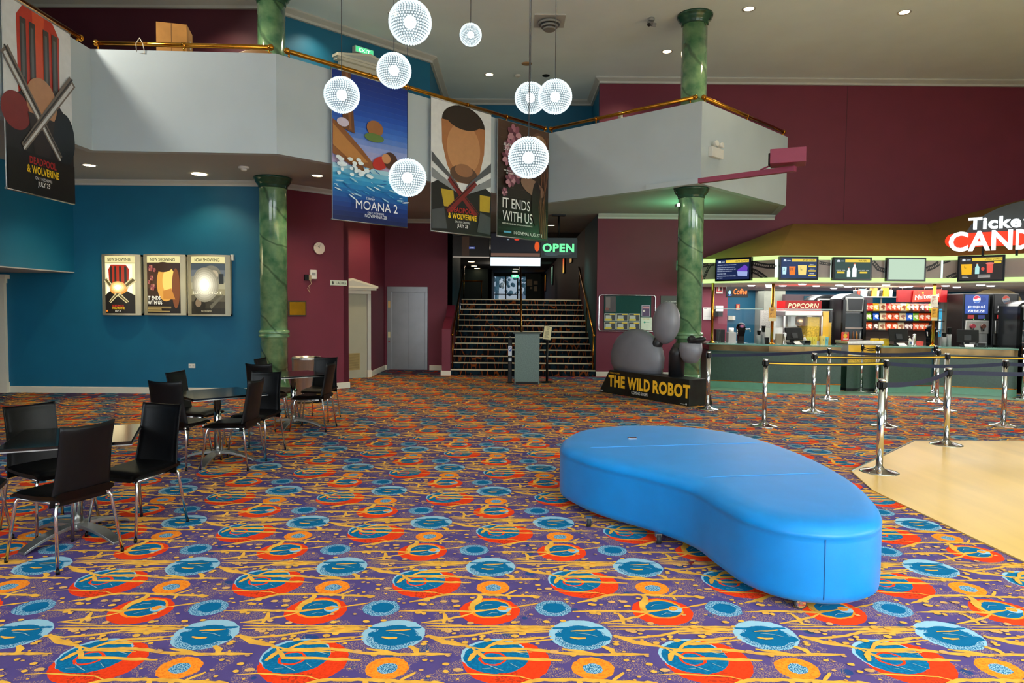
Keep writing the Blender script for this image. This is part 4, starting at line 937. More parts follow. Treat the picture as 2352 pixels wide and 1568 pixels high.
# far left door casing
b=MB(); b.b2((-.12,-.05,0),(.0,.02,2.08),SKIRT); b.b2((-1.3,-.05,2.08),(.02,.02,2.16),SKIRT); b.b2((-1.36,-.10,2.16),(.07,.02,2.24),SKIRT); b.b2((-1.2,0.0,0),(-.12,.02,2.08),DOORG); b.b2((-.14,-.06,0),(.02,.02,.2),SKIRT)
struct('door_1',b,'pale door with white casing at the far left end of the teal wall','door').location=(-9.60,WB-.02,0)
# lift
LA,LB=(-3.4,EV),(-1.6,EV)
e,w,h=wthing('lift_door','brushed steel lift doors in a grey steel frame','lift',(889,658,982,849),LA,LB,.02)
LST=mat('lift_steel','#858688',.38,.75,.06,3); c=MB(); z0=-h/2
c.b2((-w/2,-.03,z0),(-w/2+.12,.02,h/2),LST); c.b2((w/2-.075,-.03,z0),(w/2,.02,h/2),LST); c.b2((-w/2,-.035,h/2-.14),(w/2,.02,h/2),LST); c.build('frame',e,.004)
xm=(-w/2+.12+w/2-.075)/2
for x0,x1 in((-w/2+.12,xm-.002),(xm+.002,w/2-.075)): MB().b2((x0,.0,z0),(x1,.015,h/2-.14),LST).build('door_panel',e)
b=MB(); b.b2((-w/2+.03,-.036,.55),(-w/2+.09,-.03,.73),pm('#c9a56a')); b.b2((-w/2+.03,-.036,-.25),(-w/2+.09,-.03,-.10),pm('#cfc59a')); b.build('call_panel',e); b=MB(); b.ly=-.037; b.ell(-w/2+.06,-.36,.022,.022,pm('#8a2a2a')); b.build('keyhole_badge',e)
# ---------------------------------------------------------------- things on the clock wall
e,w,h=wthing('wall_clock','round white wall clock with pale pink rim','clock',(718,555,746,585),P1,P2,.03); r=h/2
b=MB(); b.M=Matrix.Rotation(R90,4,'X'); b.lathe([(r*.86,.0),(r*.98,.005),(r,.02),(r*.97,.035),(r*.86,.03)],pm('#e0cdb8'),n=32); b.build('rim',e); b=MB(); b.ly=-.02; b.ell(0,0,r*.87,r*.87,pm('#dfe4e2'),0,32)
for k in range(12):
    a=k*math.pi/6; b.band([(math.sin(a)*r*.66,math.cos(a)*r*.66),(math.sin(a)*r*.8,math.cos(a)*r*.8)],r*.06,pm('#1c1c1c'))
b.band([(0,0),(-r*.3,r*.35)],r*.07,pm('#111111')); b.band([(0,0),(r*.1,r*.62)],r*.05,pm('#111111')); b.build('dial',e)
e,w,h=wthing('motion_sensor','white motion sensor box below the clock','sensor',(713,619,728,641),P1,P2,.05); b=MB(); b.b2((-w/2,-.0,-h/2),(w/2,.05,h/2),WHITEP); b.build('housing',e,.01)
b=MB(); b.b2((-w/2+.03,-.003,-h*.1),(w/2-.03,0,h*.2),GREYP); b.build('sensor_window',e)
e,w,h=wthing('cable_box','small dark power adapter with dangling beige cord beside the motion sensor','adapter',(701,630,715,644),P1,P2,.05); b=MB(); b.b2((-w/2,0,-h/2),(w*.1,.05,h/2),BLACK); b.build('plug',e,.004); b=MB(); b.b2((w*.1,-.01,-h/2),(w/2,.05,h*.4),pm('#a08a68')); b.build('adapter_body',e,.004)
b=MB(); b.tube([(.05,0,-.06),(.06,-.01,-.12),(.0,-.01,-.17),(.03,-.01,-.24),(-.03,-.01,-.21),(.02,-.01,-.28),(.03,-.01,-.31)],.006,pm('#b39c7a'),6); b.build('cord',e)
e,w,h=wthing('ladies_sign','white LADIES sign with small figure symbol on the burgundy wall','sign',(759,643,797,656),P1,P2,.015); b=MB(); b.b2((-w/2,0,-h/2),(w/2,.012,h/2),pm('#cfd8c4')); b.build('plate',e)
b=MB(); b.ly=-.002; b.txt('LADIES',-w*.18,-h*.24,h*.5,pm('#10140f'),'L',w*.62); b.ell(-w*.36,h*.2,.014,.014,pm('#10140f'),0,12); b.pg([(-w*.36-.012,h*.08),(-w*.36+.012,h*.08),(-w*.36+.024,-h*.15),(-w*.36-.024,-h*.15)],pm('#10140f')); b.rect(-w*.36-.008,-h*.34,-w*.36+.008,-h*.1,pm('#10140f')); b.build('lettering',e)
e,w,h=wthing('brass_plaque','square brass plaque in a dark frame right of the left column','plaque',(662,690,704,726),P1,P2,.03); b=MB(); b.b2((-w/2,0,-h/2),(w/2,.028,h/2),mat('dark_frame','#2a1a0c',.4)); b.build('backing',e,.004); b=MB(); b.b2((-w/2+.025,-.004,-h/2+.025),(w/2-.025,0,h/2-.025),mat('plaque_brass','#a8781f',.22,1,.15,6)); b.build('plate',e)
e,w,h=wthing('power_outlet','white double power outlet low on the teal wall','outlet',(433,835,448,845),(-9,WB),P1,.012); b=MB(); b.b2((-w/2,0,-h/2),(w/2,.012,h/2),WHITEP); b.build('plate',e,.003); b=MB(); b.ly=-.001
for k in(-1,1): b.rect(k*w*.25-.012,-h*.1,k*w*.25-.004,h*.15,GREYP); b.rect(k*w*.25+.004,-h*.1,k*w*.25+.012,h*.15,GREYP)
b.build('socket_slots',e)
# ---------------------------------------------------------------- lit poster cases
PC=mat('case_grey','#a9a48f',.45,.2,.05,5)
emp=lambda c,k=1:em(c,round(k*1.15,2))
def poster_case(label,rc,draw):
    e,w,h=wthing('poster_case',label,'poster case',rc,(-9,WB),P1,.10,'lit poster cases'); bul=.13
    wf=lambda v:(v[0],v[1]-bul*max(0,1-(2*v[0]/w)**2),v[2])
    b=MB()
    n=16; ar=[(w*(i/n-.5),-bul*(1-(2*(i/n)-1)**2)) for i in range(n+1)]
    for z0,z1 in((-h/2,-h/2+.035),(h/2-.035,h/2)): b.prism(ar+[(w/2,.09),(-w/2,.09)],z0,z1,PC)
    b.b2((-w/2,.0,-h/2),(-w/2+.01,.09,h/2),PC); b.b2((w/2-.01,0,-h/2),(w/2,.09,h/2),PC); b.b2((-w/2,.08,-h/2),(w/2,.09,h/2),PC); fr=b.build('casing',e)
    b=MB(); b.warp=wf; b.ly=.012; b.rect(-w/2+.008,-h/2+.03,-w/2+.085,h/2-.03,PC); b.build('side_rail',fr); b=MB(); b.warp=wf; b.ly=.012; b.rect(w/2-.085,-h/2+.03,w/2-.008,h/2-.03,PC); b.build('side_rail',fr)
    b=MB(); b.warp=wf; b.ly=.016; x=w/2-.085; b.rect(-x,h/2-.155,x,h/2-.035,emp('#f0e3a0',.9)); b.txt('NOW SHOWING',0,h/2-.128,.06,emp('#23210f',.3),w=w*.58); b.build('header',e)
    b=MB(); b.warp=wf; b.ly=.016; draw(b,x,-h/2+.035,h/2-.165); b.build('film_poster',e)
    lamp('POINT',(e.location.x,e.location.y-.45,e.location.z),5,(1,.88,.5),shadow_soft_size=.25)
def grad(b,x,z0,z1,cols,st):
    n=len(cols)
    for i,c in enumerate(cols): b.rect(-x,z0+(z1-z0)*i/n,x,z0+(z1-z0)*(i+1)/n,emp(c,st))
def d1(b,x,z0,z1):
    h=z1-z0; b.rect(-x,z0,x,z1,emp('#f6edb4',1.0)); b.rect(-x*.85,z0+.05,x*.85,z1-.02,emp('#fff8d6',1.1))
    b.pg([(-x*.62,z0+h*.5),(x*.62,z0+h*.5),(x*.7,z1-.12),(x*.5,z1-.03),(-x*.5,z1-.03),(-x*.7,z1-.12)],emp('#c03018',.8)); [b.rect(k*x-x*.07,z0+h*.52,k*x+x*.07,z1-.06,emp('#2a2c26',.6)) for k in(-.48,-.16,.16,.48)]; b.pg([(-x,z0),(x,z0),(x,z0+h*.36),(x*.3,z0+h*.5),(-x*.3,z0+h*.5),(-x,z0+h*.36)],emp('#1c1510',.6)); b.ell(0,z0+h*.5,x*.6,h*.13,emp('#e89a3c',1.0))
    for s in(-1,1): b.band([(s*x*.95,z1-.30),(-s*x*.6,z0+h*.22)],[.10,.05],emp('#d8c890',1.0)); b.band([(s*x*.95,z1-.30),(-s*x*.6,z0+h*.22)],[.05,.02],emp('#6a5a30',.8))
    [b.ell(0,z0+h*.52,.15-.03*k,.11-.022*k,emp(c_,1.0+.2*k)) for k,c_ in enumerate(('#eab060','#f4c878','#fbe09a','#fff6cc'))]  # stepped ellipses paint the white glare at the poster middle
    b.txt('DEADPOOL',0,z0+h*.13,.04,emp('#d03018',1),w=x*.8); b.txt('WOLVERINE',0,z0+h*.085,.04,emp('#f0c020',1),w=x*.85); b.txt('JULY 25',0,z0+h*.035,.025,emp('#f0e8d0',1),w=x*.4); b.rect(-x*.95,z0+.03,-x*.75,z0+.06,emp('#f08020',1))
def d2(b,x,z0,z1):
    h=z1-z0; grad(b,x,z0,z1,['#170f0c','#22140e','#3a2012','#50301a','#4a2a1c','#3a2320'],.8)
    b.ell(x*.25,z1-h*.4,x*.55,h*.36,emp('#d89a3e',1.1)); b.ell(x*.42,z1-h*.36,x*.36,h*.26,emp('#f0bc5c',1.3)); b.ell(x*.78,z1-h*.5,x*.2,h*.4,emp('#8a4a20',.8)); b.ell(x*.1,z1-h*.08,x*.5,h*.1,emp('#3c2216',.8)); b.pg([(x*.1,z0+h*.28),(x*.75,z0+h*.28),(x*.55,z0+h*.5),(x*.1,z0+h*.45)],emp('#c8812e',1.0))
    for cx,cz,r in((-.7,.9,.16),(-.62,.7,.13),(-.55,.52,.17),(-.8,.62,.1),(-.4,.86,.1)):
        for k in range(6): b.ell(cx*x+math.cos(k)*r*x*.5,z0+cz*h+math.sin(k)*r*x*.6,r*x*.7,r*x*.5,emp(('#7a3040','#c07a60','#a05048')[k%3],.9),k,12)
    b.txt('IT ENDS',-x*.88,z0+h*.27,h*.075,emp('#fff6d8',1.2),'L',x*.85); b.txt('WITH US',-x*.88,z0+h*.18,h*.075,emp('#fff6d8',1.2),'L',x*.95); b.lines(-x*.9,x*.6,z0+.03,z0+h*.14,5,emp('#c9a860',.9),2)
def d3(b,x,z0,z1):
    h=z1-z0; grad(b,x,z0,z1,['#2a261c','#3a3426','#5c5540','#9a906a','#b0a884','#8e8c78','#6a7072','#4a5458'],.9)
    b.ell(x*.3,z1-h*.2,x*.5,h*.16,emp('#7e7a66',.9)); b.ell(x*.45,z1-h*.22,x*.22,h*.09,emp('#b8a888',1)); b.ell(-x*.45,z0+h*.18,x*.4,h*.16,emp('#2a261e',.7)); b.ell(-x*.5,z0+h*.22,x*.2,h*.08,emp('#8a7458',.9)); [b.ell(-x*.1,z1-h*.42,x*(.8-.1*k),h*(.34-.043*k),emp(mixhex('#9c947a','#fff8dc',k/6),.9+.1*k)) for k in range(7)]  # the last graded ellipses are a painted glare over the print
    b.rect(x*.72,z1-h*.4,x*.95,z1-h*.2,emp('#2c3130',.7)); b.pg([(x*.2,z0+h*.16),(x*.9,z0+h*.4),(x*.95,z0+h*.36),(x*.3,z0+h*.1)],emp('#6e6852',.8)); b.txt('SLINGSHOT',0,z0+h*.40,h*.05,emp('#efe6c0',1.2),w=x*1.75,bold=0); b.txt('ONLY IN CINEMAS',0,z0+h*.05,.022,emp('#d8cba0',1),w=x*.6)
poster_case('left lit poster case, with a red and white crossed blade poster',(233,584,325,724),d1)
poster_case('middle lit poster case, with an amber profile and dark flowers',(329,584,428,724),d2)
poster_case('right lit poster case, with a pale glaring grey poster',(430,585,530,726),d3)
e,w,h=wthing('junction_box','small grey junction box at the top right of the poster cases','box',(529,584,536,598),(-9,WB),P1,.06); b=MB(); b.b2((-w/2,0,-h/2),(w/2,.06,h/2),WHITEP); b.build('housing',e,.005)
# ---------------------------------------------------------------- hanging banners
def banner(label,tl,br,a,b,draw,o=.10):
    (x0,y0),(x1,y1)=tl,br; a,b=off(a,b,o); p=onp(x0,y0,a,b); q=onp(x1,y1,a,b); w=math.hypot(q.x-p.x,q.y-p.y); ztop=min(FT+.06,p.z); zb=q.z
    t=thing('film_banner',label,'banner',((p.x+q.x)/2,(p.y+q.y)/2,zb),math.atan2(b[1]-a[1],b[0]-a[0]),'hanging film banners'); h=ztop-zb
    m=MB(); m.b2((-w/2,-.004,0),(w/2,.004,h),pm('#d8d8d4')); m.ly=-.005; draw(m,w/2,h); m.build('printed_sheet',t)
    MB().tube([(-w/2-.01,0,0),(w/2+.01,0,0)],.016,ALU,10).build('bottom_bar',t); MB().tube([(-w/2-.01,0,h),(w/2+.01,0,h)],.014,ALU,10).build('top_bar',t)
    s=MB()
    for k in(-.8,0,.8): s.tube([(k*w/2,0,h),(k*w/2,.12,h+.035),(k*w/2,.16,h-.06)],.006,BLACK,6)
    s.build('hanging_tie',t)
def vg(m,x,z0,z1,cols):
    n=len(cols)
    for i,c in enumerate(cols): m.rect(-x,z0+(z1-z0)*i/n,x,z0+(z1-z0)*(i+1)/n,pm(c,.35))
def title(m,x,h,big=1):
    m.txt('DEADPOOL',0,h*.165,h*.04,pm('#a3201f'),w=x*.8,bold=.03); m.txt('& WOLVERINE',0,h*.115,h*.042,pm('#f0c419'),w=x*.95,bold=.03); m.txt('ONLY IN CINEMAS',0,h*.083,h*.016,pm('#e8e8e4'),w=x*.5); m.txt('JULY 25',0,h*.05,h*.026,pm('#f0f0ec'),w=x*.36,bold=.02)
def bA(m,x,h):  # plain red / black / white stand-in with crossed grey bands
    m.rect(-x,0,x,h,pm('#d9dcdc')); m.pg([(-x*.62,h*.52),(x*.6,h*.52),(x*.62,h*.93),(x*.4,h),(-x*.45,h),(-x*.64,h*.93)],pm('#b93423')); m.pg([(-x*.1,h*.5),(x*.1,h*.5),(x*.16,h),(-x*.2,h)],pm('#d4502e'))
    for k in(-.46,-.2,.2,.46): m.rect(k*x-x*.085,h*.56,k*x+x*.085,h*.93,pm('#3c3937')); m.rect(k*x-x*.04,h*.62,k*x+x*.03,h*.90,pm('#5d5f60'))
    m.pg([(-x,0),(x,0),(x,h*.44),(x*.55,h*.54),(-x*.55,h*.54),(-x,h*.46)],pm('#1c1719')); m.ell(-x*.72,h*.42,x*.4,h*.1,pm('#7d2420')); m.ell(x*.7,h*.36,x*.35,h*.15,pm('#151c22'))
    m.ell(x*.02,h*.52,x*.46,h*.13,pm('#b98761')); m.pg([(-x*.4,h*.44),(x*.4,h*.44),(x*.2,h*.2),(-x*.2,h*.2)],pm('#2b211e'))
    for s in(-1,1):
        m.band([(s*x*1.0,h*.72),(-s*x*.55,h*.24)],[h*.07,h*.045],pm('#75695e')); m.band([(s*x*1.0,h*.70),(-s*x*.55,h*.23)],[h*.022,h*.012],pm('#c9cac8')); m.band([(s*x*1.0,h*.735),(-s*x*.55,h*.26)],[h*.012,h*.008],pm('#2d2a28'))
    m.rect(-x,0,x,h*.22,pm('#120d0e')); title(m,x,h)
def bB(m,x,h):  # blue sky over a breaking sea, plain brown shapes
    vg(m,x,h*.38,h,ramp(['#b9a6c4','#8f9fd6','#3f74cf','#1a4fb4','#0f3a98','#0b2f86'],16)); vg(m,x,0,h*.38,ramp(['#071f58','#0a2f78','#0e4d9c','#1477b8','#3aa2d2','#a9d6e6'],12))
    rr=random.Random(4)
    m.pg([(-x,h*.67),(-x*.8,h*.64),(-x*.25,h*.5),(x*.1,h*.40),(-x*.2,h*.34),(-x,h*.44)],pm('#8a5428')); m.pg([(-x,h*.64),(-x*.6,h*.54),(-x*.1,h*.42),(-x*.5,h*.4),(-x,h*.5)],pm('#b57a3c')); m.pg([(-x*.78,h*1.0),(-x*.55,h*1.0),(-x*.45,h*.6),(-x*.75,h*.62)],pm('#6a3f22')); m.band([(-x*.65,h),(-x*.56,h*.62)],x*.06,pm('#8f5a30'))
    m.ell(x*.08,h*.665,x*.22,h*.055,pm('#9c6436')); m.ell(x*.06,h*.60,x*.26,h*.03,pm('#5d7a3a')); m.ell(-x*.75,h*.66,x*.15,h*.03,pm('#cfc4d8'))
    m.ell(x*.22,h*.43,x*.22,h*.045,pm('#b8271f'),.4); m.ell(x*.5,h*.46,x*.2,h*.06,pm('#4a2a1e'),-.5); m.ell(x*.38,h*.47,x*.12,h*.035,pm('#c98d5e'))
    for i in range(60):
        zx=rr.uniform(-x*.98,x*.98); zz=h*(.16+.26*rr.random()*(1-.3*(zx/x+1)/2)); s=rr.uniform(.02,.09); s=min(s,x-abs(zx)); m.ell(zx,zz,s*x*1.3,s*h*.06,pm(('#dff0f4','#9fd0e4','#3f9fce','#1a68ac')[i%4]),rr.uniform(-.5,.2),10)
    for i in range(26): m.ell(-x*(.95-.9*rr.random()**2)*.97,h*(.30+.12*rr.random()),.03+.03*rr.random(),.03,pm('#e6f3f6'),0,9)
    m.txt('Disney',-x*.12,h*.155,h*.018,pm('#f2f4f8'),w=x*.24,shear=.2); m.txt('MOANA 2',x*.06,h*.083,h*.06,pm('#f6f7fa'),w=x*1.12,bold=.008); m.txt('ONLY IN CINEMAS',x*.02,h*.058,h*.014,pm('#e8eef8'),w=x*.44); m.txt('NOVEMBER 28',x*.02,h*.032,h*.021,pm('#f0f4fa'),w=x*.58,bold=.02)
def bC(m,x,h):  # white field, plain warm oval, grey curved bands
    m.rect(-x,0,x,h,pm('#dcdedc')); m.ell(x*.05,h*.86,x*.72,h*.14,pm('#231913')); m.pg([(-x*.68,h*.86),(x*.78,h*.86),(x*.75,h*.66),(x*.6,h*.5),(x*.2,h*.40),(-x*.2,h*.40),(-x*.5,h*.52),(-x*.66,h*.68)],pm('#a86f45')); m.ell(x*.05,h*.67,x*.56,h*.2,pm('#c08a5c')); m.ell(x*.05,h*.9,x*.6,h*.085,pm('#2b1f17')); m.ell(x*.05,h*.47,x*.46,h*.07,pm('#5d4230')); m.ell(x*.05,h*.5,x*.3,h*.05,pm('#9a6a48'))
    m.pg([(-x,0),(x,0),(x,h*.36),(x*.6,h*.42),(0,h*.30),(-x*.6,h*.42),(-x,h*.36)],pm('#1a1716')); m.pg([(-x*.7,h*.33),(-x*.3,h*.33),(-x*.25,h*.2),(-x*.6,h*.2)],pm('#b79a26')); m.pg([(x*.6,h*.33),(x*.98,h*.33),(x*.95,h*.2),(x*.6,h*.2)],pm('#b79a26'))
    for s in(-1,1):
        for k in range(2): m.pg([(s*x*.99,h*(.60-.12*k)),(s*x*.99,h*(.53-.12*k)),(s*x*.1,h*(.36-.05*k)),(s*x*.2,h*(.40-.05*k))],pm(('#55585b','#85888a')[k]))
        m.band([(s*x*.45,h*.42),(-s*x*.5,h*.16)],[h*.04,h*.055],pm('#7a1f1c')); m.band([(s*x*.4,h*.42),(-s*x*.55,h*.17)],[h*.008,h*.01],pm('#24100f'))
        m.pg([(s*x*.5,h*.03),(s*x*.98,h*.02),(s*x*.98,h*.16),(s*x*.6,h*.19)],pm('#45484b'))
    title(m,x,h)
def bD(m,x,h):  # dark ground, pink blossoms, brown waves
    vg(m,x,0,h,ramp(['#14110f','#1c1613','#2c211a','#3c2c22','#4a3529','#503a2d'],14)); rr=random.Random(8)
    m.ell(x*.55,h*.80,x*.35,h*.17,pm('#6b4a37')); m.ell(x*.62,h*.86,x*.3,h*.09,pm('#b5926f')); m.ell(x*.35,h*.47,x*.5,h*.07,pm('#8a6a54'),-.3); m.ell(x*.5,h*.33,x*.2,h*.2,pm('#241a15'))
    for i in range(9): m.band([(x*(.62+.04*i),h*.95),(x*(.75+.02*i-.1*math.sin(i)),h*.6),(x*(.6+.03*i),h*.3),(x*(.7+.03*i),h*.02)],.012,pm(('#7a4e30','#4a2e1e','#8f6240')[i%3]))
    for cx,cz,r in((-.42,.90,.28),(-.62,.79,.2),(-.7,.68,.22),(-.45,.55,.3),(-.62,.49,.2),(-.85,.38,.12)):
        for k in range(12): a=k*.9; m.ell(cx*x+math.cos(a)*r*x*.55,cz*h+math.sin(a)*r*x*.55,r*x*.42,r*x*.28,pm(('#8a5062','#a86d7c','#6b3a4a','#bd8a93')[k%4]),a,14)
        m.ell(cx*x,cz*h,r*x*.2,r*x*.2,pm('#5a2f3c'))
    W=pm('#f1f0ec'); m.txt('BLAKE',-x*.9,h*.775,h*.025,W,'L',x*.36,0); m.txt('LIVELY',-x*.9,h*.735,h*.03,W,'L',x*.42,0); m.txt('WE BREAK THE PATTERN',-x*.9,h*.56,h*.012,W,'L',x*.7); m.txt('OR THE PATTERN BREAKS US',-x*.8,h*.54,h*.012,W,'L',x*.7)
    m.txt('IT ENDS',-x*.93,h*.245,h*.085,W,'L',x*1.05,.0); m.txt('WITH US',-x*.93,h*.135,h*.085,W,'L',x*1.15,.0); m.txt('BASED ON THE GLOBAL BEST-SELLING PHENOMENON',-x*.93,h*.105,h*.012,W,'L',x*1.15); m.txt('IN CINEMAS AUGUST 8',-x*.5,h*.025,h*.028,W,'L',x*1.12,0); m.rect(-x*.88,h*.03,-x*.6,h*.045,pm('#5aa9c9'))
banner('largest hanging banner, white with red and black shapes, at the left edge',(2,-20),(169,468),(-6.36,5.0),(-6.36,10.5),bA,.0)
banner('hanging banner with deep blue sky and breaking sea',(761,157),(934,522),FB,FC,bB)
banner('hanging banner with a white ground and brown oval, between the sea and floral banners',(990,222),(1126,545),FB,FC,bC)
banner('hanging dark banner with pink blossoms, rightmost of the four',(1143,272),(1257,555),FB,FC,bD)
# ---------------------------------------------------------------- screens over the stairs
SA,SB=(-1.6,17.2),(2.2,17.2)
def screen(label,rc,draw,poles):
    e,w,h=wthing('hanging_screen',label,'screen',rc,SA,SB,0,'screens hanging over the stairs')
    b=MB(); b.b2((-w/2,0,-h/2),(w/2,.09,h/2),BLACK); b.build('case',e,.004); b=MB(); b.ly=-.002; draw(b,w/2,h/2); b.build('display',e)
    b=MB()
    for x in poles: b.tube([(x,.05,h/2),(x,.05,SOF-e.location.z)],.025,BLACK,10); b.b2((x-.16,-.05,SOF-e.location.z-.03),(x+.16,.15,SOF-e.location.z-.002),BLACK)
    b.build('ceiling_pole',e)
def s1(b,x,z): b.rect(-x*.97,-z*.95,x*.97,z*.95,em('#0d0b0a',1)); b.rect(-x*.5,-z*.9,-x*.1,z*.95,em('#2b1d14',1)); b.rect(-x*.12,-z*.22,x*.22,-z*.02,em('#3b4a86',1)); b.txt('OPEN',x*.05,-z*.17,z*.1,em('#dfe6f6',1),w=x*.2); b.rect(-x,-z,x,-z*.95,em('#c9bdae',1))
def s2(b,x,z):
    b.rect(-x*.98,-z*.3,x*.98,z*.97,em('#191a20',1)); b.rect(-x*.98,-z*.42,x*.98,-z*.22,em('#6b4f42',1)); b.ell(x*.86,z*.2,x*.1,z*.3,em('#e0561e',1)); b.ell(x*.05,z*.62,x*.1,z*.06,em('#e0402a',1)); b.ell(-x*.3,z*.62,x*.05,z*.04,em('#7d8a94',1)); b.ell(x*.5,-z*.16,x*.4,z*.06,em('#121216',1)); b.rect(-x,-z,x,-z*.48,em('#d9f3ff',1.6))
def s3(b,x,z): b.rect(-x*.98,-z*.95,x*.98,z*.95,em('#222b2c',1)); b.ell(-x*.4,-z*.6,x*.4,z*.2,em('#39484c',1)); b.ell(x*.2,-z*.5,x*.5,z*.2,em('#343f3e',1)); b.txt('OPEN',-x*.04,-z*.38,z*.82,em('#6fffa0',1.3),w=x*1.72,bold=.035)
screen('left dark hanging screen with small blue box, over the stairs',(1040,541,1124,591),s1,[0])
screen('middle hanging screen with a bright white strip along its bottom',(1127,535,1241,611),s2,[0])
screen('right hanging screen reading OPEN in green',(1242,545,1326,593),s3,[-.01])
# ---------------------------------------------------------------- upper hall contents
for i,(x,y) in enumerate([(-2.05,31.4),(-2.1,34.9),(-2.15,38.3),(-2.1,40.6),(.25,30.5),(.22,34.0),(.2,37.5),(.18,41),(.15,44)]):
    b=MB(); b.lathe([(0,-.006),(.13,-.006),(.16,-.01),(.16,0)],WARM,n=18); b.build('hall_downlight',None,label='recessed light in the upper hall ceiling, %s row, number %d from the stairs'%(('left',i+1) if i<4 else ('right',i-3)),cat='ceiling light',group='upper hall ceiling lights',loc=(x,y,SOF))
for y in(27,36): lamp('POINT',(-.8,y,3.8),25,(1,.85,.65),shadow_soft_size=.3)
b=MB(); b.b2((-.22,0,-.09),(.22,.06,.09),em('#58e0a0',1.5)); b.ly=-.002; b.txt('EXIT',0,-.05,.1,em('#f2fff8',2),w=.3); b.build('exit_sign',None,label='tiny green exit sign hanging far down the upper hall',cat='exit sign',loc=(.16,43,3.7))
t=thing('notice_pillar','dark noticeboard pillar with pinned papers in the upper hall','noticeboard',(1.03,34,1.95)); b=MB(); b.b2((-.37,0,0),(.37,.3,1.45),mat('pillar_green','#1d2a24',.6)); b.build('panel',t)
for x,z,w,h in((-.18,.85,.26,.32),(.12,.92,.2,.18),(.12,.6,.16,.24),(-.1,.7,.1,.1)): MB().b2((x-w/2,-.012,z),(x+w/2,-.002,z+h),pm('#b59a72')).build('pinned_paper',t)
for y,z0,z1,c,l in((43,2.75,3.85,('#e0a020','#b84a18'),'narrow amber lit poster on the hall right wall, deepest in view'),(35.5,2.9,3.9,('#b8f0c8','#2a5a44'),'narrow green lit poster on the hall right wall'),(27.6,3.1,3.75,('#d84820','#e0b040'),'narrow red lit poster on the hall right wall'),(24.2,3.3,3.72,('#d8a050','#b88a50'),'small amber lit poster on the hall right wall, nearest')):
    b=MB(); b.b2((-.05,-.42,0),(0,.42,z1-z0),BLACK); k=(z1-z0)
    for i in range(6): b.b2((-.056,-.36,k*(.06+.147*i)),(-.05,.36,k*(.06+.147*(i+1))),em(mixhex(c[1],c[0],i/5),.9))
    b.build('lit_poster',None,label=l,cat='poster',loc=(SX1-.002,y,z0))
b=MB(); b.tube([(-6,0,.95),(-1.35,0,.95)],.03,BRASSD,8)
for x in(-6,-4.5,-3,-1.4): b.tube([(x,0,0),(x,0,.95)],.02,BRASSD,8)
b.build('hall_rail',None,label='brass rail across the dark left side of the upper hall',cat='handrail',loc=(0,31,1.95))
# ---------------------------------------------------------------- noticeboard and classification sign
NA,NB=(SX1,WR),(5.3,WR)
e,w,h=wthing('noticeboard','framed dark green noticeboard with yellow flyers on the burgundy wall','noticeboard',(1376,677,1504,761),NA,NB,.03)
b=MB(); r=.06; pts=[]
for cx,cz,a0 in((w/2-r,h/2-r,0),(-w/2+r,h/2-r,1),(-w/2+r,-h/2+r,2),(w/2-r,-h/2+r,3)):
    for k in range(5): a=(a0+k/4)*R90; pts.append((cx+r*math.cos(a),0,cz+r*math.sin(a)))
b.tube(pts,.016,CHROME,8,True); b.build('frame',e)
MB().b2((-w/2+.13,-.002,-h/2+.03),(w/2-.1,.028,h/2-.02),mat('felt_green','#0f4440',.9,0,.08,40)).build('board',e)
b=MB(); b.b2((-w/2+.15,-.012,.02),(-w/2+.42,-.003,h/2-.03),pm('#3a2c2a')); b.ly=-.0125; b.rect(-w/2+.17,.12,-w/2+.28,h/2-.06,pm('#6a5a54')); b.ell(-w/2+.2,.1,.05,.04,pm('#7a3a26')); b.build('film_flyer',e)
for j in range(2):
    for i in range(3):
        x0=-w/2+.14+i*.30; z0=-h/2+.04+(1-j)*.21
        b=MB(); b.b2((x0,-.012,z0),(x0+.28,-.003,z0+.19),pm('#c9cbc2')); b.ly=-.0125; b.rect(x0+.01,z0+.01,x0+.27,z0+.18,pm('#3a3c3a')); b.rect(x0+.02,z0+.015,x0+.18,z0+.06,pm('#d8c02c')); b.rect(x0+.13,z0+.155,x0+.265,z0+.178,pm('#f0c81c')); b.rect(x0+.03,z0+.06,x0+.17,z0+.14,pm('#b9bdb4')); b.rect(x0+.19,z0+.02,x0+.26,z0+.14,pm('#24262a')); b.build('pinned_flyer',e)
b=MB(); b.b2((w/2-.34,-.012,-.08),(w/2-.13,-.003,.20),pm('#b8b2c0')); b.ly=-.0125; b.rect(w/2-.325,-.065,w/2-.145,.185,pm('#4a2f58')); b.ell(w/2-.28,.06,.03,.03,pm('#e0d8d0')); b.rect(w/2-.32,.12,w/2-.15,.17,pm('#c98a90')); b.build('purple_flyer',e)
b=MB(); b.b2((w/2-.36,-.012,-h/2+.03),(w/2-.08,-.003,-.10),pm('#d3dcc6')); b.ly=-.0125; b.ell(w/2-.26,-.22,.025,.025,pm('#3a9a7a')); b.rect(w/2-.24,-.225,w/2-.14,-.213,pm('#3a9a7a')); b.txt('NOTICE',w/2-.22,-.15,.022,pm('#c8a83a'),w=.16); b.build('white_flyer',e)
e,w,h=wthing('classification_sign','dark classification notice on the burgundy wall, half behind the right column','sign',(1518,679,1600,710),NA,NB,.02); b=MB(); b.b2((-w/2,0,-h/2),(w/2,.018,h/2),pm('#30352a')); b.build('panel',e); b=MB(); b.ly=-.002; b.txt('Use Classifications to Choose',-w*.38,h*.02,.03,pm('#d8d8cc'),'L',w*.8); b.txt('Computer Games and Films',-w*.36,-h*.2,.03,pm('#d8d8cc'),'L',w*.7); b.rect(-w*.38,-h*.44,w*.4,-h*.4,pm('#c8c8bc')); b.build('lettering',e)
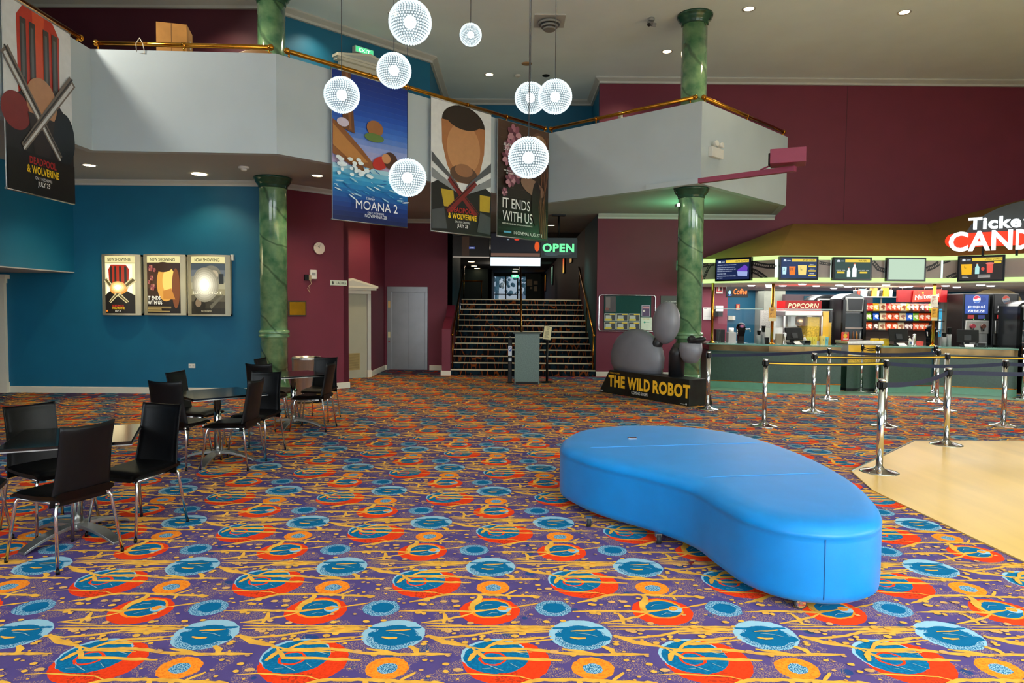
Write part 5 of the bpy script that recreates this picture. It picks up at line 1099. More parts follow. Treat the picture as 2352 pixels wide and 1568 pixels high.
# green exit sign behind the right column, glowing onto the gallery underside
e,w,h=wthing('exit_sign','green exit sign on the burgundy wall, hidden behind the right column','exit sign',(1556,598,1606,620),NA,NB,.08); b=MB(); b.b2((-w/2,0,-h/2),(w/2,.07,h/2),em('#3ccf80',2)); b.build('face',e)
lamp('POINT',(3.75,15.0,3.45),26,(.25,1,.45),shadow_soft_size=.12)
p=onp(1553,470,NA,NB); p=at(1553,470,13.2); b=MB(); b.ball((0,0,0),.03,em('#f4f6e0',10),10,8); b.b2((-.03,.02,-.03),(.03,.2,.03),GREYP); b.build('spot_light',None,label='tiny bright spotlight tucked behind the top of the right column',cat='lamp',loc=(p.x+.05,p.y,p.z))
# ---------------------------------------------------------------- emergency light, projector arm
e,w,h=wthing('emergency_light','white twin head emergency light on the short gallery side','emergency light',(1637,324,1662,366),FD,FE,.09)
b=MB(); b.b2((-w/2,0,-h/2),(w/2,.09,h*.18),WHITEP); b.build('battery_box',e,.01); b=MB()
for k in(-1,1): b.tube([(k*w*.22,.04,h*.18),(k*w*.22,.04,h*.3)],.012,WHITEP,8); b.tube([(k*w*.22,.06,h*.36),(k*w*.26,-.04,h*.42)],[.03,.055],WHITEP,14)
b.build('lamp_head',e)
MAG=mat('magenta_box','#8e3552',.5,0,.05,4); u=Vector((FD[0]-FC[0],FD[1]-FC[1])).normalized(); n_=Vector((u.y,-u.x)); n_=n_ if n_.y<0 else -n_
pA=Vector((FD[0],FD[1]))-u*1.1+n_*.06; pB=Vector((FD[0],FD[1]))+n_*.06; pC=Vector((FD[0],FD[1]))+u*1.75+n_*.06
t=thing('projector_arm','magenta projector housing on a long arm fixed under the gallery corner','projector',(pB.x,pB.y,SOF+.03),math.atan2(u.y,u.x))
b=MB(); b.b2((-1.1,-.05,-.05),(.0,.05,.05),GREYW); b.build('grey_channel',t,.004); b=MB(); b.b2((0,-.05,-.045),(1.75,.05,.045),MAG); b.build('arm',t,.004)
b=MB(); b.box((1.62,0,.2),(.56,.42,.24),MAG,.35); b.build('housing',t,.008); b=MB(); b.box((1.34,.0,.2),(.1,.2,.2),BLACK,.35); b.build('projector_lens',t,.01); b=MB(); b.tube([(1.3,0,.1),(1.2,-.03,.06),(1.15,0,.05)],.015,MAG,8); b.build('cable',t)
# ================================================================ candy bar kiosk
K0,K1,K2,K3,K4,K5=(4.35,16.95),(4.12,15.25),(5.35,13.88),(8.59,13.78),(9.62,12.95),(11.6,11.4)
ZB,ZT=2.28,2.78
LSTRIP=em('#d9ff9e',1.15); LWHITE=em('#e6fff2',1.25); PANEL=mat('canopy_panel','#8f8078',.4,0,.08,2); FILM=mat('film_strip_print','#1d1a1b',.5)
t=thing('kiosk_canopy','mustard roofed kiosk canopy with film strip panels and green white light strips','canopy',(0,0,0))
b=MB(); W1,W2,W3=(6.93,WR,3.83),(10.24,WR,3.84),(14.0,WR,4.85); z=ZT
v=lambda p:(p[0],p[1],z)
b.add([v(K0),v(K1),v(K2),v(K3),v(K4),v(K5),(4.55,WR-.002,2.86),W1,W2,W3,(14.0,11.4,3.2)],[(0,1,6),(1,2,7),(1,7,6),(2,3,8,7),(3,4,9),(3,9,8),(4,5,10),(4,10,9)],MUST)
b.build('roof',t)
def facets(z0,z1,o,m,name,P=(K0,K1,K2,K3,K4,K5)):
    P=list(P); b=MB(); out=inset(P,-o); inn_=inset(P,.06)
    for i in range(len(P)-1): b.prism([out[i],out[i+1],inn_[i+1],inn_[i]],z0,z1,m)
    return b.build(name,t)
facets(ZB+.06,ZT-.06,0,PANEL,'fascia_panel'); facets(ZB-.01,ZB+.07,.03,LSTRIP,'lower_light_strip'); facets(ZT-.07,ZT+.01,.03,LSTRIP,'upper_light_strip')
b=MB(); b.prism([K0,K1,K2,K3,K4,K5,(14,11.4),(14,19.6),(5.35,19.6),(5.35,16.95)],ZB-.03,ZB-.005,mat('kiosk_ceiling','#d6d2c8',.7,0,.03,2)); b.build('underside',t)
def facetthing(rc,a,b_,o): return wthing('x','x','x',rc,a,b_,o)
# film strips printed on the panels
def strip(a,b_,pts,w,name='film_strip'):
    a,b_=off(a,b_,.004); m=MB(); q=[onp(px,py,a,b_) for px,py in pts]; u=Vector((b_[0]-a[0],b_[1]-a[1])).normalized()
    m.M=Matrix.Translation((a[0],a[1],0))@Matrix.Rotation(math.atan2(u.y,u.x),4,'Z'); P=[((p.x-a[0])*u.x+(p.y-a[1])*u.y,p.z) for p in q]
    S_=[]
    for i in range(len(P)-1):
        for k in range(4): S_.append((P[i][0]+(P[i+1][0]-P[i][0])*k/4,P[i][1]+(P[i+1][1]-P[i][1])*k/4))
    S_.append(P[-1]); m.band(S_,w,FILM)
    for i in range(len(S_)-1):
        d=Vector((S_[i+1][0]-S_[i][0],S_[i+1][1]-S_[i][1])); 
        m.band([(S_[i][0]+d.x*.25,S_[i][1]+d.y*.25),(S_[i][0]+d.x*.75,S_[i][1]+d.y*.75)],w*.35,PANEL)
    m.build(name,t)
strip(K1,K2,[(1612,610),(1625,607),(1640,605)],.09); strip(K1,K2,[(1616,640),(1625,620),(1632,607)],.06); strip(K1,K2,[(1726,603),(1745,608),(1762,611),(1786,611)],.10); strip(K1,K2,[(1726,620),(1740,626),(1752,634),(1760,641)],.10)
strip(K2,K3,[(1882,603),(1900,606),(1912,607)],.06); strip(K2,K3,[(2004,600),(2018,617),(2036,622)],.09); strip(K2,K3,[(2128,618),(2142,613),(2157,604)],.10); strip(K3,K4,[(2164,602),(2175,598),(2182,596)],.09); strip(K3,K4,[(2176,640),(2188,634),(2198,630)],.10)
def glowbar(a,b_,x0,x1):
    e_a,e_b=off(a,b_,.006); p,q=onp(x0,595,e_a,e_b),onp(x1,640,e_a,e_b); m=MB(); m.add([(p.x,p.y,ZB+.07),(q.x,q.y,ZB+.07),(q.x,q.y,ZT-.07),(p.x,p.y,ZT-.07)],[(0,1,2,3)],LWHITE); m.build('vertical_light',t)
for a,b_,x0,x1 in((K1,K2,1780,1787),(K2,K3,1908,1914),(K2,K3,2033,2038),(K3,K4,2162,2165),(K1,K2,1724,1727)): glowbar(a,b_,x0,x1)
# menu screens
DKB,GRN2='#173463','#2d4a47'
def menu(label,rc,a,b_,draw):
    e,w,h=wthing('menu_screen',label,'screen',rc,a,b_,.11,'menu screens on the kiosk canopy'); m=MB(); m.b2((-w/2,0,-h/2),(w/2,.085,h/2),BLACKG); m.build('bezel',e,.005)
    m=MB(); m.ly=-.002; draw(m,w/2-.035,h/2-.035); m.build('display',e); MB().b2((-.15,.08,-.1),(.15,.11,.1),BLACK).build('wall_bracket',e)
def hdr(m,x,z,bgc,text):
    m.rect(-x,-z,x,z,em(bgc,1)); m.rect(-x*.42,z*.66,x*.97,z*.95,em('#f0d24a',1)); m.txt(text,x*.55,z*.72,z*.17,em('#5a4a10',1),w=min(x*.75,len(text)*x*.09)); m.ell(-x*.8,z*.8,x*.08,z*.09,em('#dfe8f0',1)); m.rect(-x*.9,z*.68,-x*.7,z*.73,em('#dfe8f0',1)); m.rect(-x*.68,z*.74,-x*.48,z*.80,em('#b8c6d8',1))
def cup(m,x,z,w,h,c,ltr=None,up=True):
    m.pg([(x-w*.42,z),(x+w*.42,z),(x+w*.5,z+h),(x-w*.5,z+h)],em(c,1.1))
    if ltr: m.txt(ltr,x-w*.1,z+h*.5,h*.3,em('#24304a',1))
def bottle(m,x,z,w,h,c):
    m.pg([(x-w/2,z),(x+w/2,z),(x+w/2,z+h*.62),(x+w*.2,z+h*.8),(x+w*.2,z+h*.94),(x-w*.2,z+h*.94),(x-w*.2,z+h*.8),(x-w/2,z+h*.62)],em(c,1.2)); m.rect(x-w*.2,z+h*.94,x+w*.2,z+h,em('#e07030',1))
def m1(m,x,z):
    hdr(m,x,z,'#0e1e4e','GIFT CARDS')
    for i,s in enumerate(('THE PERFECT GIFT FOR ANY OCCASION','LOAD UP WITH ANY DOLLAR AMOUNT','AND SPEND ON TICKETS, CANDY BAR','ITEMS AND EVEN MEMBERSHIPS','VALID FOR 3 YEARS','PURCHASE ONLINE OR AT THE CANDY','BAR TODAY')): m.txt(s,-x*.93,z*(.42-.19*i-(.06 if i>0 else 0)-(.06 if i>3 else 0)-(.05 if i>4 else 0)),z*.085,em('#cfdcf4',1.1),'L',x*(1.15,1.1,1.15,.9,.55,1.15,.35)[i])
    m.pg([(x*.3,-z*.1),(x*.75,z*.42),(x*.92,z*.2),(x*.9,-z*.2),(x*.4,-z*.25)],em('#6a3fc0',1)); m.pg([(x*.3,-z*.2),(x*.92,-z*.25),(x*.9,-z*.72),(x*.34,-z*.66)],em('#9fb0e4',1))
def m2(m,x,z):
    hdr(m,x,z,DKB,'POPCORN'); cup(m,-x*.82,-z*.62,x*.24,z*.75,'#bfe6ee','S'); cup(m,-x*.38,-z*.68,x*.36,z*.85,'#f07a1e','M'); cup(m,x*.18,-z*.68,x*.5,z*.98,'#f2d678','L')
    for i,s in enumerate(('SMALL','MEDIUM','LARGE')): m.txt(s,x*.72,z*(.32-.45*i),z*.09,em('#eef2fa',1.1),w=x*.26); m.rect(x*.52,z*(.12-.45*i),x*.94,z*(.26-.45*i),em('#f2cf3c',1))
def m3(m,x,z):
    hdr(m,x,z,GRN2,'WATER'); bottle(m,-x*.22,-z*.82,x*.19,z*.95,'#e4f2f6'); bottle(m,x*.1,-z*.82,x*.24,z*1.35,'#f0fafc'); m.txt('POP TOP - 250ML',-x*.66,-z*.2,z*.085,em('#eef2f2',1.1),w=x*.5); m.rect(-x*.88,-z*.45,-x*.46,-z*.28,em('#f2cf3c',1)); m.txt('COOL RIDGE - 600ML',x*.62,-z*.2,z*.085,em('#eef2f2',1.1),w=x*.6); m.rect(x*.4,-z*.45,x*.82,-z*.28,em('#f2cf3c',1))
def m4(m,x,z): m.rect(-x,-z,x,z,em('#c2dcc4',1))
def m5(m,x,z):
    hdr(m,x,z,'#2c2726','LARGE COMBO'); m.rect(x*.6,z*.42,x*.93,z*.58,em('#f2cf3c',1)); m.pg([(-x*.88,-z*.55),(-x*.42,-z*.55),(-x*.4,z*.4),(-x*.92,z*.4)],em('#f2b61c',1.1)); m.txt('L',-x*.72,z*.05,z*.22,em('#3a2c08',1)); m.txt('+',-x*.32,-z*.1,z*.12,em('#f06a50',1)); bottle(m,-x*.16,-z*.5,x*.2,z*.95,'#a8dcd8'); cup(m,x*.1,-z*.5,x*.24,z*.72,'#20252e'); m.ell(x*.1,-z*.05,x*.08,z*.16,em('#e0503c',1)); cup(m,x*.42,-z*.42,x*.3,z*.8,'#e8584c'); m.ell(x*.42,z*.42,x*.2,z*.09,em('#e8786c',1))
    for i in range(3): m.rect(-x*.12,-z*(.62+.1*i),x*.45,-z*(.57+.1*i),em('#d8d4cc',1))
    m.rect(-x*.85,-z*.72,-x*.6,-z*.66,em('#d8d4cc',1)); m.rect(-x*.85,-z*.84,-x*.55,-z*.79,em('#d8d4cc',1))
menu('gift card menu screen, leftmost on the kiosk canopy',(1643,594,1724,644),K1,K2,m1); menu('popcorn menu screen with three sizes on the kiosk canopy',(1791,588.5,1879,643),K2,K3,m2); menu('water bottle menu screen on the kiosk canopy',(1914,590,2002,644.5),K2,K3,m3); menu('blank pale green menu screen on the kiosk canopy',(2038,591,2126,646),K2,K3,m4); menu('large combo menu screen, rightmost on the kiosk canopy',(2200,588,2307,645),K3,K4,m5)
# lit roof sign
a_,b_=off(K3,K4,.22); p=onp(2172,560,a_,b_); ang=math.atan2(b_[1]-a_[1],b_[0]-a_[0])
t2=thing('roof_sign','large lit white roof sign over red bar above the kiosk, cut by the right edge','sign',(p.x,p.y,ZT+.0),ang)
uu=Vector((b_[0]-a_[0],b_[1]-a_[1])).normalized()
def sx(px,py): q=onp(px,py,a_,b_); return ((q.x-p.x)*uu.x+(q.y-p.y)*uu.y, q.z-ZT)
RD=em('#ff3a10',1.1); WH=em('#f4fdff',1.5)
x0,zb=sx(2171,560); L=2.75
m=MB(); zc=sx(2180,553)[1]; hh=.135; pts=[(0+.14+hh*math.cos(a)*1.0-0.02,zc+hh*math.sin(a)) for a in[R90+math.pi*i/10 for i in range(11)]]+[(L-.14+hh*math.cos(a),zc+hh*math.sin(a)) for a in[-R90+math.pi*i/10 for i in range(11)]]
m.add([(x,0,z) for x,z in pts]+[(x,.06,z) for x,z in pts],[list(range(22)),list(range(22,44))[::-1]]+[(i,22+i,22+(i+1)%22,(i+1)%22) for i in range(22)],RD); m.build('red_bar',t2)
m=MB(); zt=sx(2225,500)[1]; n=20; pts=[(.30+(L-.6)*(i/n),zc+.12+(zt+.27-zc-.12)*math.sin(math.pi*i/n)**.6) for i in range(n+1)]
m.add([(x,.08,z) for x,z in pts]+[(x,.11,z) for x,z in pts],[list(range(n+1)),list(range(n+1,2*n+2))[::-1]],mat('sign_backing','#3a3c3c',.3)); m.build('backing_plate',t2)
c0,c1=sx(2179,577),sx(2325,572); hC=sx(2179,533)[1]-sx(2179,577)[1]
m=MB(); m.ly=-.02; m.txt('CAN',c0[0],c0[1],hC,WH,'L',c1[0]-c0[0],.025,ext=.03); m.txt('DY BAR',c1[0]+.05,c1[1]+.0,hC,WH,'L',(c1[0]-c0[0])*1.0,.025,ext=.03); m.build('lower_lettering',t2)
d0,d1_=sx(2224,527),sx(2346,519); m=MB(); m.ly=-.02; m.txt('Ticke',d0[0],d0[1],sx(2224,500)[1]-d0[1],WH,'L',d1_[0]-d0[0],.03,ext=.03); m.txt('ts',d1_[0]+.03,d1_[1],sx(2224,500)[1]-d0[1],WH,'L',(d1_[0]-d0[0])*.3,.03,ext=.03); m.build('upper_lettering',t2)
for px in(2257,2335):
    q=sx(px,575); MB().b2((q[0]-.02,.04,-.03),(q[0]+.02,.1,zc),BLACK).build('support_leg',t2)
# ---------------------------------------------------------------- counters
CLAM=mat('counter_green_laminate','#2c4a3b',.35,0,.14,30); CTOP=mat('counter_glass_green','#6f9c8c',.06,0,.05,4,0,0,.6); CREF=mat('counter_mirror','#6f5c3c',.22,.75,.55,2.5); PLIN=mat('counter_plinth','#5f9478',.3,0,.06,8); DRKG=mat('counter_shade_green','#1d3a33',.3,0,.1,6)  # mirror colour and mottling carry painted gold and dark reflections
def counter(label,P,dep=.7):
    P=[sh(p) for p in P]
    cx,cy=P[0]; t=thing('service_counter',label,'counter',(cx,cy,0),0,'kiosk service counters'); P=[(p[0]-cx,p[1]-cy) for p in P]
    def run(z0,z1,o,m,name,bev=0):
        out=inset(P,-o); back=inset(P,dep); b=MB(); b.prism(out+back[::-1],z0,z1,m); return b.build(name,t,bev)
    run(0,.145,.0,PLIN,'kick_panel'); run(.145,.165,.006,BRASS,'inlay_strip'); run(.165,.77,0,CLAM,'front_panel'); run(.77,.81,.01,DRKG,'rail_trim'); run(.81,.935,-.03,CREF,'mirror_strip'); run(.935,.965,.05,CTOP,'worktop',.004)
    return t
sh=lambda p:(p[0]*(p[1]+.5)/p[1],p[1]+.5)
Q=[(4.12,14.32),(5.24,13.90),(5.9,13.72),(6.58,13.60)]
counter('long dark green service counter at left, with brass inlay',[(4.12,15.2)]+Q,.42)
counter('middle dark green service counter right of the yellow freezer',[(7.36,13.56),(8.35,13.54)],.42)
counter('right dark green service counter under the frozen drink machines',[(8.46,13.53),(9.66,13.0)],.42)
q_=[(4.12,14.9)]+Q+[(7.4,13.55),(8.42,13.54),(9.75,12.98),(11.5,11.7)]; m=MB(); m.prism(q_+[sh((x,y+.2)) for x,y in q_[::-1]],0,.008,mat('floor_green_vinyl','#86b098',.3,0,.06,4)); struct('floor_green',m,'pale green vinyl floor strip along the kiosk counters','floor')
e=at(2055,816,14.02); m=MB(); m.ly=-.001; m.rect(-.11,-.022,.11,.022,pm('#c9bfa8')); m.rect(-.10,-.018,-.06,.018,pm('#a02a20')); m.txt('EFTPOS',.02,-.008,.018,pm('#8a3a30'),w=.12); m.build('counter_sticker',None,label='small cream and red sticker on the middle counter front',cat='sticker',loc=(e.x,14.04,e.z))
t=thing('display_freezer','bright yellow fronted ice cream freezer with grey top set between counters','freezer',(at(1986,800,14.3).x,14.38,0)); m=MB(); m.b2((-.36,-.08,.06),(.36,.42,.54),CLAM); m.b2((-.36,-.08,.54),(.36,.42,.99),GREYP); m.build('cabinet',t); m=MB(); m.b2((-.385,-.13,.99),(.385,.44,1.055),STEEL); m.build('lid',t,.012)
m=MB(); m.ly=-.082; m.rect(-.34,.62,.34,.97,mat('ad_yellow','#f5bd16',.35,0,.08,5)); m.pg([(-.34,.85),(-.2,.80),(-.05,.78),(.02,.74),(-.1,.74),(-.34,.77)],pm('#f4ead0')); m.rect(-.34,.55,.34,.70,mat('ad_corn','#e0b83c',.6,0,.35,40)); m.build('advert_panel',t); MB().b2((-.36,-.075,0),(.36,.5,.06),BLACK).build('plinth',t)
t=thing('till_box','grey slatted cabinet on the right counter at the picture edge','cabinet',(10.22,13.35,0),-.65); m=MB(); m.b2((-.05,-.15,0),(.9,.5,.98),GREYP); m.build('cabinet',t,.006); m=MB(); m.b2((-.08,-.2,.98),(.93,.55,1.03),mat('pale_top','#c3c6bd',.4)); m.build('top',t,.004)
for k in range(5): MB().b2((.03,-.16,.5+.07*k),(.8,-.149,.54+.07*k),mat('slat_brown','#5e574d',.6)).build('slat',t)
# ---------------------------------------------------------------- brass posts, notices, screen glass
def bpost(px,py,label):
    P_=[(4.12,14.32),(5.24,13.90),(6.58,13.60),(8.46,13.53)]
    y={1637:14.88,1775:14.46,2146:14.12}[px]; q=at(px,py,y); t=thing('brass_post',label,'post',(q.x,y+.02,.965),0,'brass posts holding the canopy'); h=ZB-.965-.012
    MB().tube([(0,0,.02),(0,0,h)],.032,BRASS,14).build('pole',t); MB().lathe([(.07,0),(.07,.012),(.045,.03),(.034,.04)],BRASS,n=18).build('foot_flange',t); return (q.x,y+.02)
pa=bpost(1637,720,'left brass post standing on the kiosk counter'); pb=bpost(1775,720,'middle brass post standing on the kiosk counter, with an orange notice'); pc=bpost(2146,720,'right brass post standing on the counter, with two notices')
def notice(rc,y,label,c,draw=None):
    p_,q_=at(rc[0],rc[1],y-.05),at(rc[2],rc[3],y-.05); w=q_.x-p_.x; h=p_.z-q_.z; t=thing('paper_notice',label,'notice',((p_.x+q_.x)/2,y-.045,(p_.z+q_.z)/2),0,'notices on the brass posts'); m=MB(); m.b2((-w/2,-.002,-h/2),(w/2,.012,h/2),pm(c[0])); m.ly=-.003; m.rect(-w/2,-h/2,w/2,-h/2+h*.25,pm(c[1])); m.lines(-w*.35,w*.4,-h*.2,h*.42,6,pm(c[2]),4,.4); m.ell(0,-h*.05,w*.25,w*.25,pm(c[0])); m.build('sheet',t)
notice((1767,706,1782,737),pb[1],'orange and cream notice taped to the middle brass post',('#e8a83a','#e8d8a0','#8a5418')); notice((2139,677,2154,706),pc[1],'white notice taped high on the right brass post',('#dfd6c4','#e4dccc','#b0483a')); notice((2140,707,2153,736),pc[1],'orange notice taped to the right brass post below a white one',('#e8aa2e','#e8d8a0','#7a5010'))
def glass(a,b_,z1,label):
    t=thing('counter_glass',label,'glass screen',((a[0]+b_[0])/2,(a[1]+b_[1])/2,.965),math.atan2(b_[1]-a[1],b_[0]-a[0]),'counter glass screens'); w=math.hypot(b_[0]-a[0],b_[1]-a[1])/2
    MB().b2((-w,-.004,0),(w,.004,z1-.965),GLASS).build('pane',t); MB().b2((-w,-.007,z1-.965),(w,.007,z1-.98),mat('glass_edge','#a9c9bd',.1,0,.05,5)).build('top_edge',t)
glass((4.4,14.98),(5.36,14.6),1.72,'clear glass screen on the left counter'); glass((5.5,14.57),(6.7,14.3),1.72,'clear glass screen on the left counter, right of the middle post')
# ---------------------------------------------------------------- back room shell
m=MB(); m.b2((5.35,19.5,0),(14.0,19.62,ZB),TEAL); struct('wall_kiosk_back',m,'teal back wall of the kiosk','wall')
m=MB(); m.b2((5.23,WR+.12,0),(5.35,19.6,ZB),BURG); struct('wall_kiosk_left',m,'burgundy side wall of the kiosk back room','wall')
m=MB(); q0,q1=at(1752,700,18.9),at(1800,700,18.9); m.b2((q0.x,18.8,0),(q1.x,19.5,ZB),mat('pale_partition','#aab0a2',.6)); struct('wall_kiosk_partition',m,'pale grey partition in the kiosk back room','wall')
m=MB(); q0,q1=at(1800,700,18.6),at(2000,700,18.6); m.b2((q0.x,18.5,1.75),(q1.x,18.7,2.12),mat('mauve_pelmet','#5c4a50',.6)); m.b2((q0.x+.5,18.48,1.78),(q0.x+1.0,18.5,2.08),TEALD); struct('trim_6',m,'mauve pelmet high in the kiosk back room','trim')
KL=em('#f6fbff',9)
for i,(px,py,y) in enumerate(((1726,652,15.6),(1767,650,15.2),(1767,657,16.4),(1798,654,15.6),(1843,648,14.6),(1875,654,15.6),(1928,651,15),(1948,654,15.8),(1915,661,17),(2035,649,14.7),(2075,655,15.8),(2088,653,15.4),(2133,655,15.8),(2172,650,14.8),(2198,654,15.6),(2253,648,14.3),(2276,650,14.7))):
    q=at(px,py,y); m=MB(); m.lathe([(.0,-.02),(.055,-.02),(.075,-.012),(.078,0)],KL,n=16); m.build('canopy_spot',None,label='white canopy spot lamp under the kiosk ceiling, number %d from the left'%(i+1),cat='ceiling light',group='kiosk canopy spot lamps',loc=(q.x,y,ZB-.03))
for x,y,s,e_ in((6.4,15.6,3.6,150),(10.0,15.0,3.4,150),(8.0,18.2,4.5,90)): lamp('AREA',(x,y,ZB-.06),e_,(1,.98,.92),(0,0,0),shape='RECTANGLE',size=s,size_y=2.2)
# ---------------------------------------------------------------- signs inside
e,w,h=wthing('neon_sign','orange neon coffee sign with blue cup on black panel, hung in the kiosk','neon sign',(1669,658,1718,683),(4,15.4),(8,15.4)); m=MB(); m.b2((-w/2,0,-h/2),(w/2,.05,h/2),BLACK); m.build('panel',e); m=MB(); m.ly=-.01; m.txt('Coffee',w*.13,-h*.2,h*.5,em('#ff6a20',3),w=w*.62,bold=0,shear=.25); m.build('neon_word',e); m=MB(); m.ly=-.01; m.ell(-w*.36,-h*.05,w*.06,h*.18,em('#7ab8ff',3)); m.band([(-w*.46,-h*.28),(-w*.36,-h*.33),(-w*.26,-h*.28)],.012,em('#3a6aff',3)); m.build('neon_cup',e)
m=MB()
for k in(-.3,.3): m.tube([(k*w,.02,h/2),(k*w,.02,ZB-.03-e.location.z)],.004,STEEL,6)
m.build('hanging_wire',e)
def flat(name,label,cat,rc,y,draw,th=.015,xr=(3.5,13)):
    e,w,h=wthing(name,label,cat,rc,(xr[0],y),(xr[1],y)); m=MB(); draw(m,w,h,th); m.build('plate' if cat in('sign','notice') else 'body',e); return e,w,h
def fb(m,w,h,th): m.b2((-w/2,0,-h/2),(w/2,th,h/2),pm('#d8d0cc')); m.ly=-.001; m.rect(-w*.42,-h*.3,w*.42,h*.46,pm('#c8242a')); m.ell(-w*.1,0,w*.16,h*.22,pm('#e8e4e0')); m.ell(-w*.12,h*.28,w*.08,h*.07,pm('#e8e4e0')); m.rect(w*.12,-h*.2,w*.34,h*.15,pm('#22201f'))
flat('fire_blanket_sign','red and white fire blanket sign on the kiosk left wall','sign',(1645,652,1660,674),16.96,fb)
def cal(m,w,h,th): m.b2((-w/2,0,-h/2),(w/2,th,h/2),pm('#d6d4d0')); m.ly=-.001; m.rect(-w*.4,h*.4,-w*.1,h*.45,pm('#444444')); m.rect(-w*.35,-h*.22,w*.4,-h*.2,pm('#777777'))
flat('wall_notice','large white sheet on the wall left of the first brass post','notice',(1615,706,1636,734),16.97,cal)
def ext(m,w,h,th): m.b2((-w/2,0,-h/2),(w/2,th,h/2),pm('#d24a28')); m.ly=-.001; m.rect(-w*.12,-h*.3,w*.12,h*.3,pm('#f0d8a0')); m.rect(-w*.45,-h*.46,w*.45,-h*.36,pm('#e8e0d0'))
flat('extinguisher_sign','small orange extinguisher sign on the teal kiosk back wall','sign',(1691,698,1699,711),19.45,ext)
def swb(m,w,h,th): m.b2((-w/2,0,-h/2),(w/2,.08,h/2),pm('#c6c8b4')); m.ly=-.001; m.rect(w*.1,-h*.4,w*.45,h*.4,pm('#e8e8dc'))
flat('switch_box','pale switch box on the teal kiosk back wall','box',(1673,725,1689,735),19.40,swb)
def tow(m,w,h,th): m.b2((-w/2,0,-h/2),(w/2,.2,h*.2),BLACK); m.b2((-w*.35,-.02,h*.0),(w*.5,.18,h/2),pm('#dcdcd8'))
flat('towel_dispenser','dark paper towel dispenser with white sheets behind the left brass post','dispenser',(1641,702,1660,727),16.75,tow)
e,w,h=wthing('confectionery_sign','red confectionery sign with slanted white lettering hung above the bag rack','sign',(2065,663,2177,694),(4,15.3),(12,15.3)); m=MB(); m.b2((-w/2,.03,-h/2),(w/2,.10,h*.42),mat('sign_deep_red','#8e0f14',.3,0,.1,5)); m.build('back_box',e)
m=MB(); m.pg([(-w*.23,-h*.5),(w*.32,-h*.40),(w*.36,h*.5),(-w*.21,h*.38)],mat('sign_red','#d2301c',.3,0,.08,4)); m.v=[Vector((v.x,v.y-.01,v.z)) for v in m.v]; m.ly=-.012; m.txt('Maltesers',w*.07,-h*.22,h*.36,pm('#f4efe6'),w=w*.5,bold=.03,shear=.2,rot=.13); m.ell(-w*.1,h*.25,.03,.03,pm('#7a3a1c')); m.ell(-w*.02,h*.2,.02,.02,pm('#f0b030')); m.build('front_panel',e)
m=MB()
for k in(-.4,.05,.4): m.tube([(k*w,.06,h*.4),(k*w,.06,ZB-.03-e.location.z)],.004,STEEL,6)
m.build('hanging_wire',e)
# ---------------------------------------------------------------- back benches and machines
def bench(label,x0,x1,y0,y1,z1,m_=DRKG):
    t=thing('back_bench',label,'bench',((x0+x1)/2,y0,0),0,'kiosk back benches'); w=(x1-x0)/2; m=MB(); m.b2((-w,0,0),(w,y1-y0,z1-.03),m_); m.build('cabinet',t); m=MB(); m.b2((-w,-.03,z1-.03),(w,y1-y0,z1),STEEL); m.build('worktop',t)
bench('low dark back bench under the popcorn machine',5.6,7.0,14.9,15.7,.92); bench('low back bench under the bag rack',7.95,9.85,15.6,16.3,.9,TEALD); bench('low dark bench under the frozen drink machines',9.95,11.2,14.72,15.5,.92); bench('low coffee bench at the left wall of the kiosk',4.5,5.5,15.9,16.8,.92,BLACK)
y=15.0; p_,q_=at(1803,690,y),at(1887,790,y); w=q_.x-p_.x
t=thing('popcorn_machine','steel and glass popcorn machine with red lit header','popcorn machine',((p_.x+q_.x)/2,y+.3,.92)); hh=p_.z-.92; w2=w/2
m=MB(); m.b2((-w2,-.3,0),(w2,.3,.10),STEEL); m.build('base_tray',t,.006); m=MB(); m.b2((-w2,-.32,hh-.34),(w2,.3,hh-.22),STEEL); m.build('canopy_hood',t,.02)
m=MB(); m.b2((-w2+.02,-.28,hh-.22),(w2-.02,.2,hh),mat('header_red','#b81414',.3)); m.ly=-.281; m.rect(-w2+.02,hh-.215,w2-.02,hh-.005,em('#c01010',.9)); m.txt('POPCORN',0,hh-.16,.105,em('#f4e6b8',1.2),w=w*.82,bold=.02,shear=.2); m.build('header',t)
for sx_ in(-1,1):
    for y_ in(-.29,.28): MB().b2((sx_*w2-.02,y_-.015,.1),(sx_*w2+.02,y_+.015,hh-.34),STEEL).build('corner_post',t)
m=MB(); m.b2((-w2,.27,.1),(w2,.29,hh-.34),STEEL); m.build('back_panel',t); m=MB(); m.b2((-w2,-.295,.1),(w2,-.29,hh-.34),GLASS); m.build('glass_front',t)
kt=MB(); kt.lathe([(.0,.42),(.15,.42),(.17,.46),(.17,.62),(.15,.64),(0,.64)],mat('kettle_copper','#b08a66',.2,1,.1,6),(.02,.0,0),24); kk=kt.build('kettle',t); m=MB(); m.b2((-.2,-.12,.40),(-.06,.05,hh-.34),mat('arm_white','#c9ccc8',.3)); m.b2((-.18,-.13,.66),(-.08,-.119,.78),BLACK); m.tube([(-.05,-.1,.64),(.12,-.12,.78)],.012,STEEL,8); m.ball((.14,-.12,.80),.03,BLACK,10,8); m.build('kettle_arm',kk)
POPC=mat('popped_corn','#e8b838',.8,0,.4,40,.6,60); m=MB(); m.b2((w2-.30,-.26,.1),(w2-.04,.2,hh-.36),POPC); o=m.build('popcorn_fill',t); o['kind']='stuff'
def cone(name,label,cat,px,py,y,z0,prof,m_,grp=None,n=20):
    q=at(px,py,y); m=MB(); m.lathe(prof,m_,n=n); return m.build(name,None,label=label,cat=cat,group=grp,loc=(q.x,y,z0))
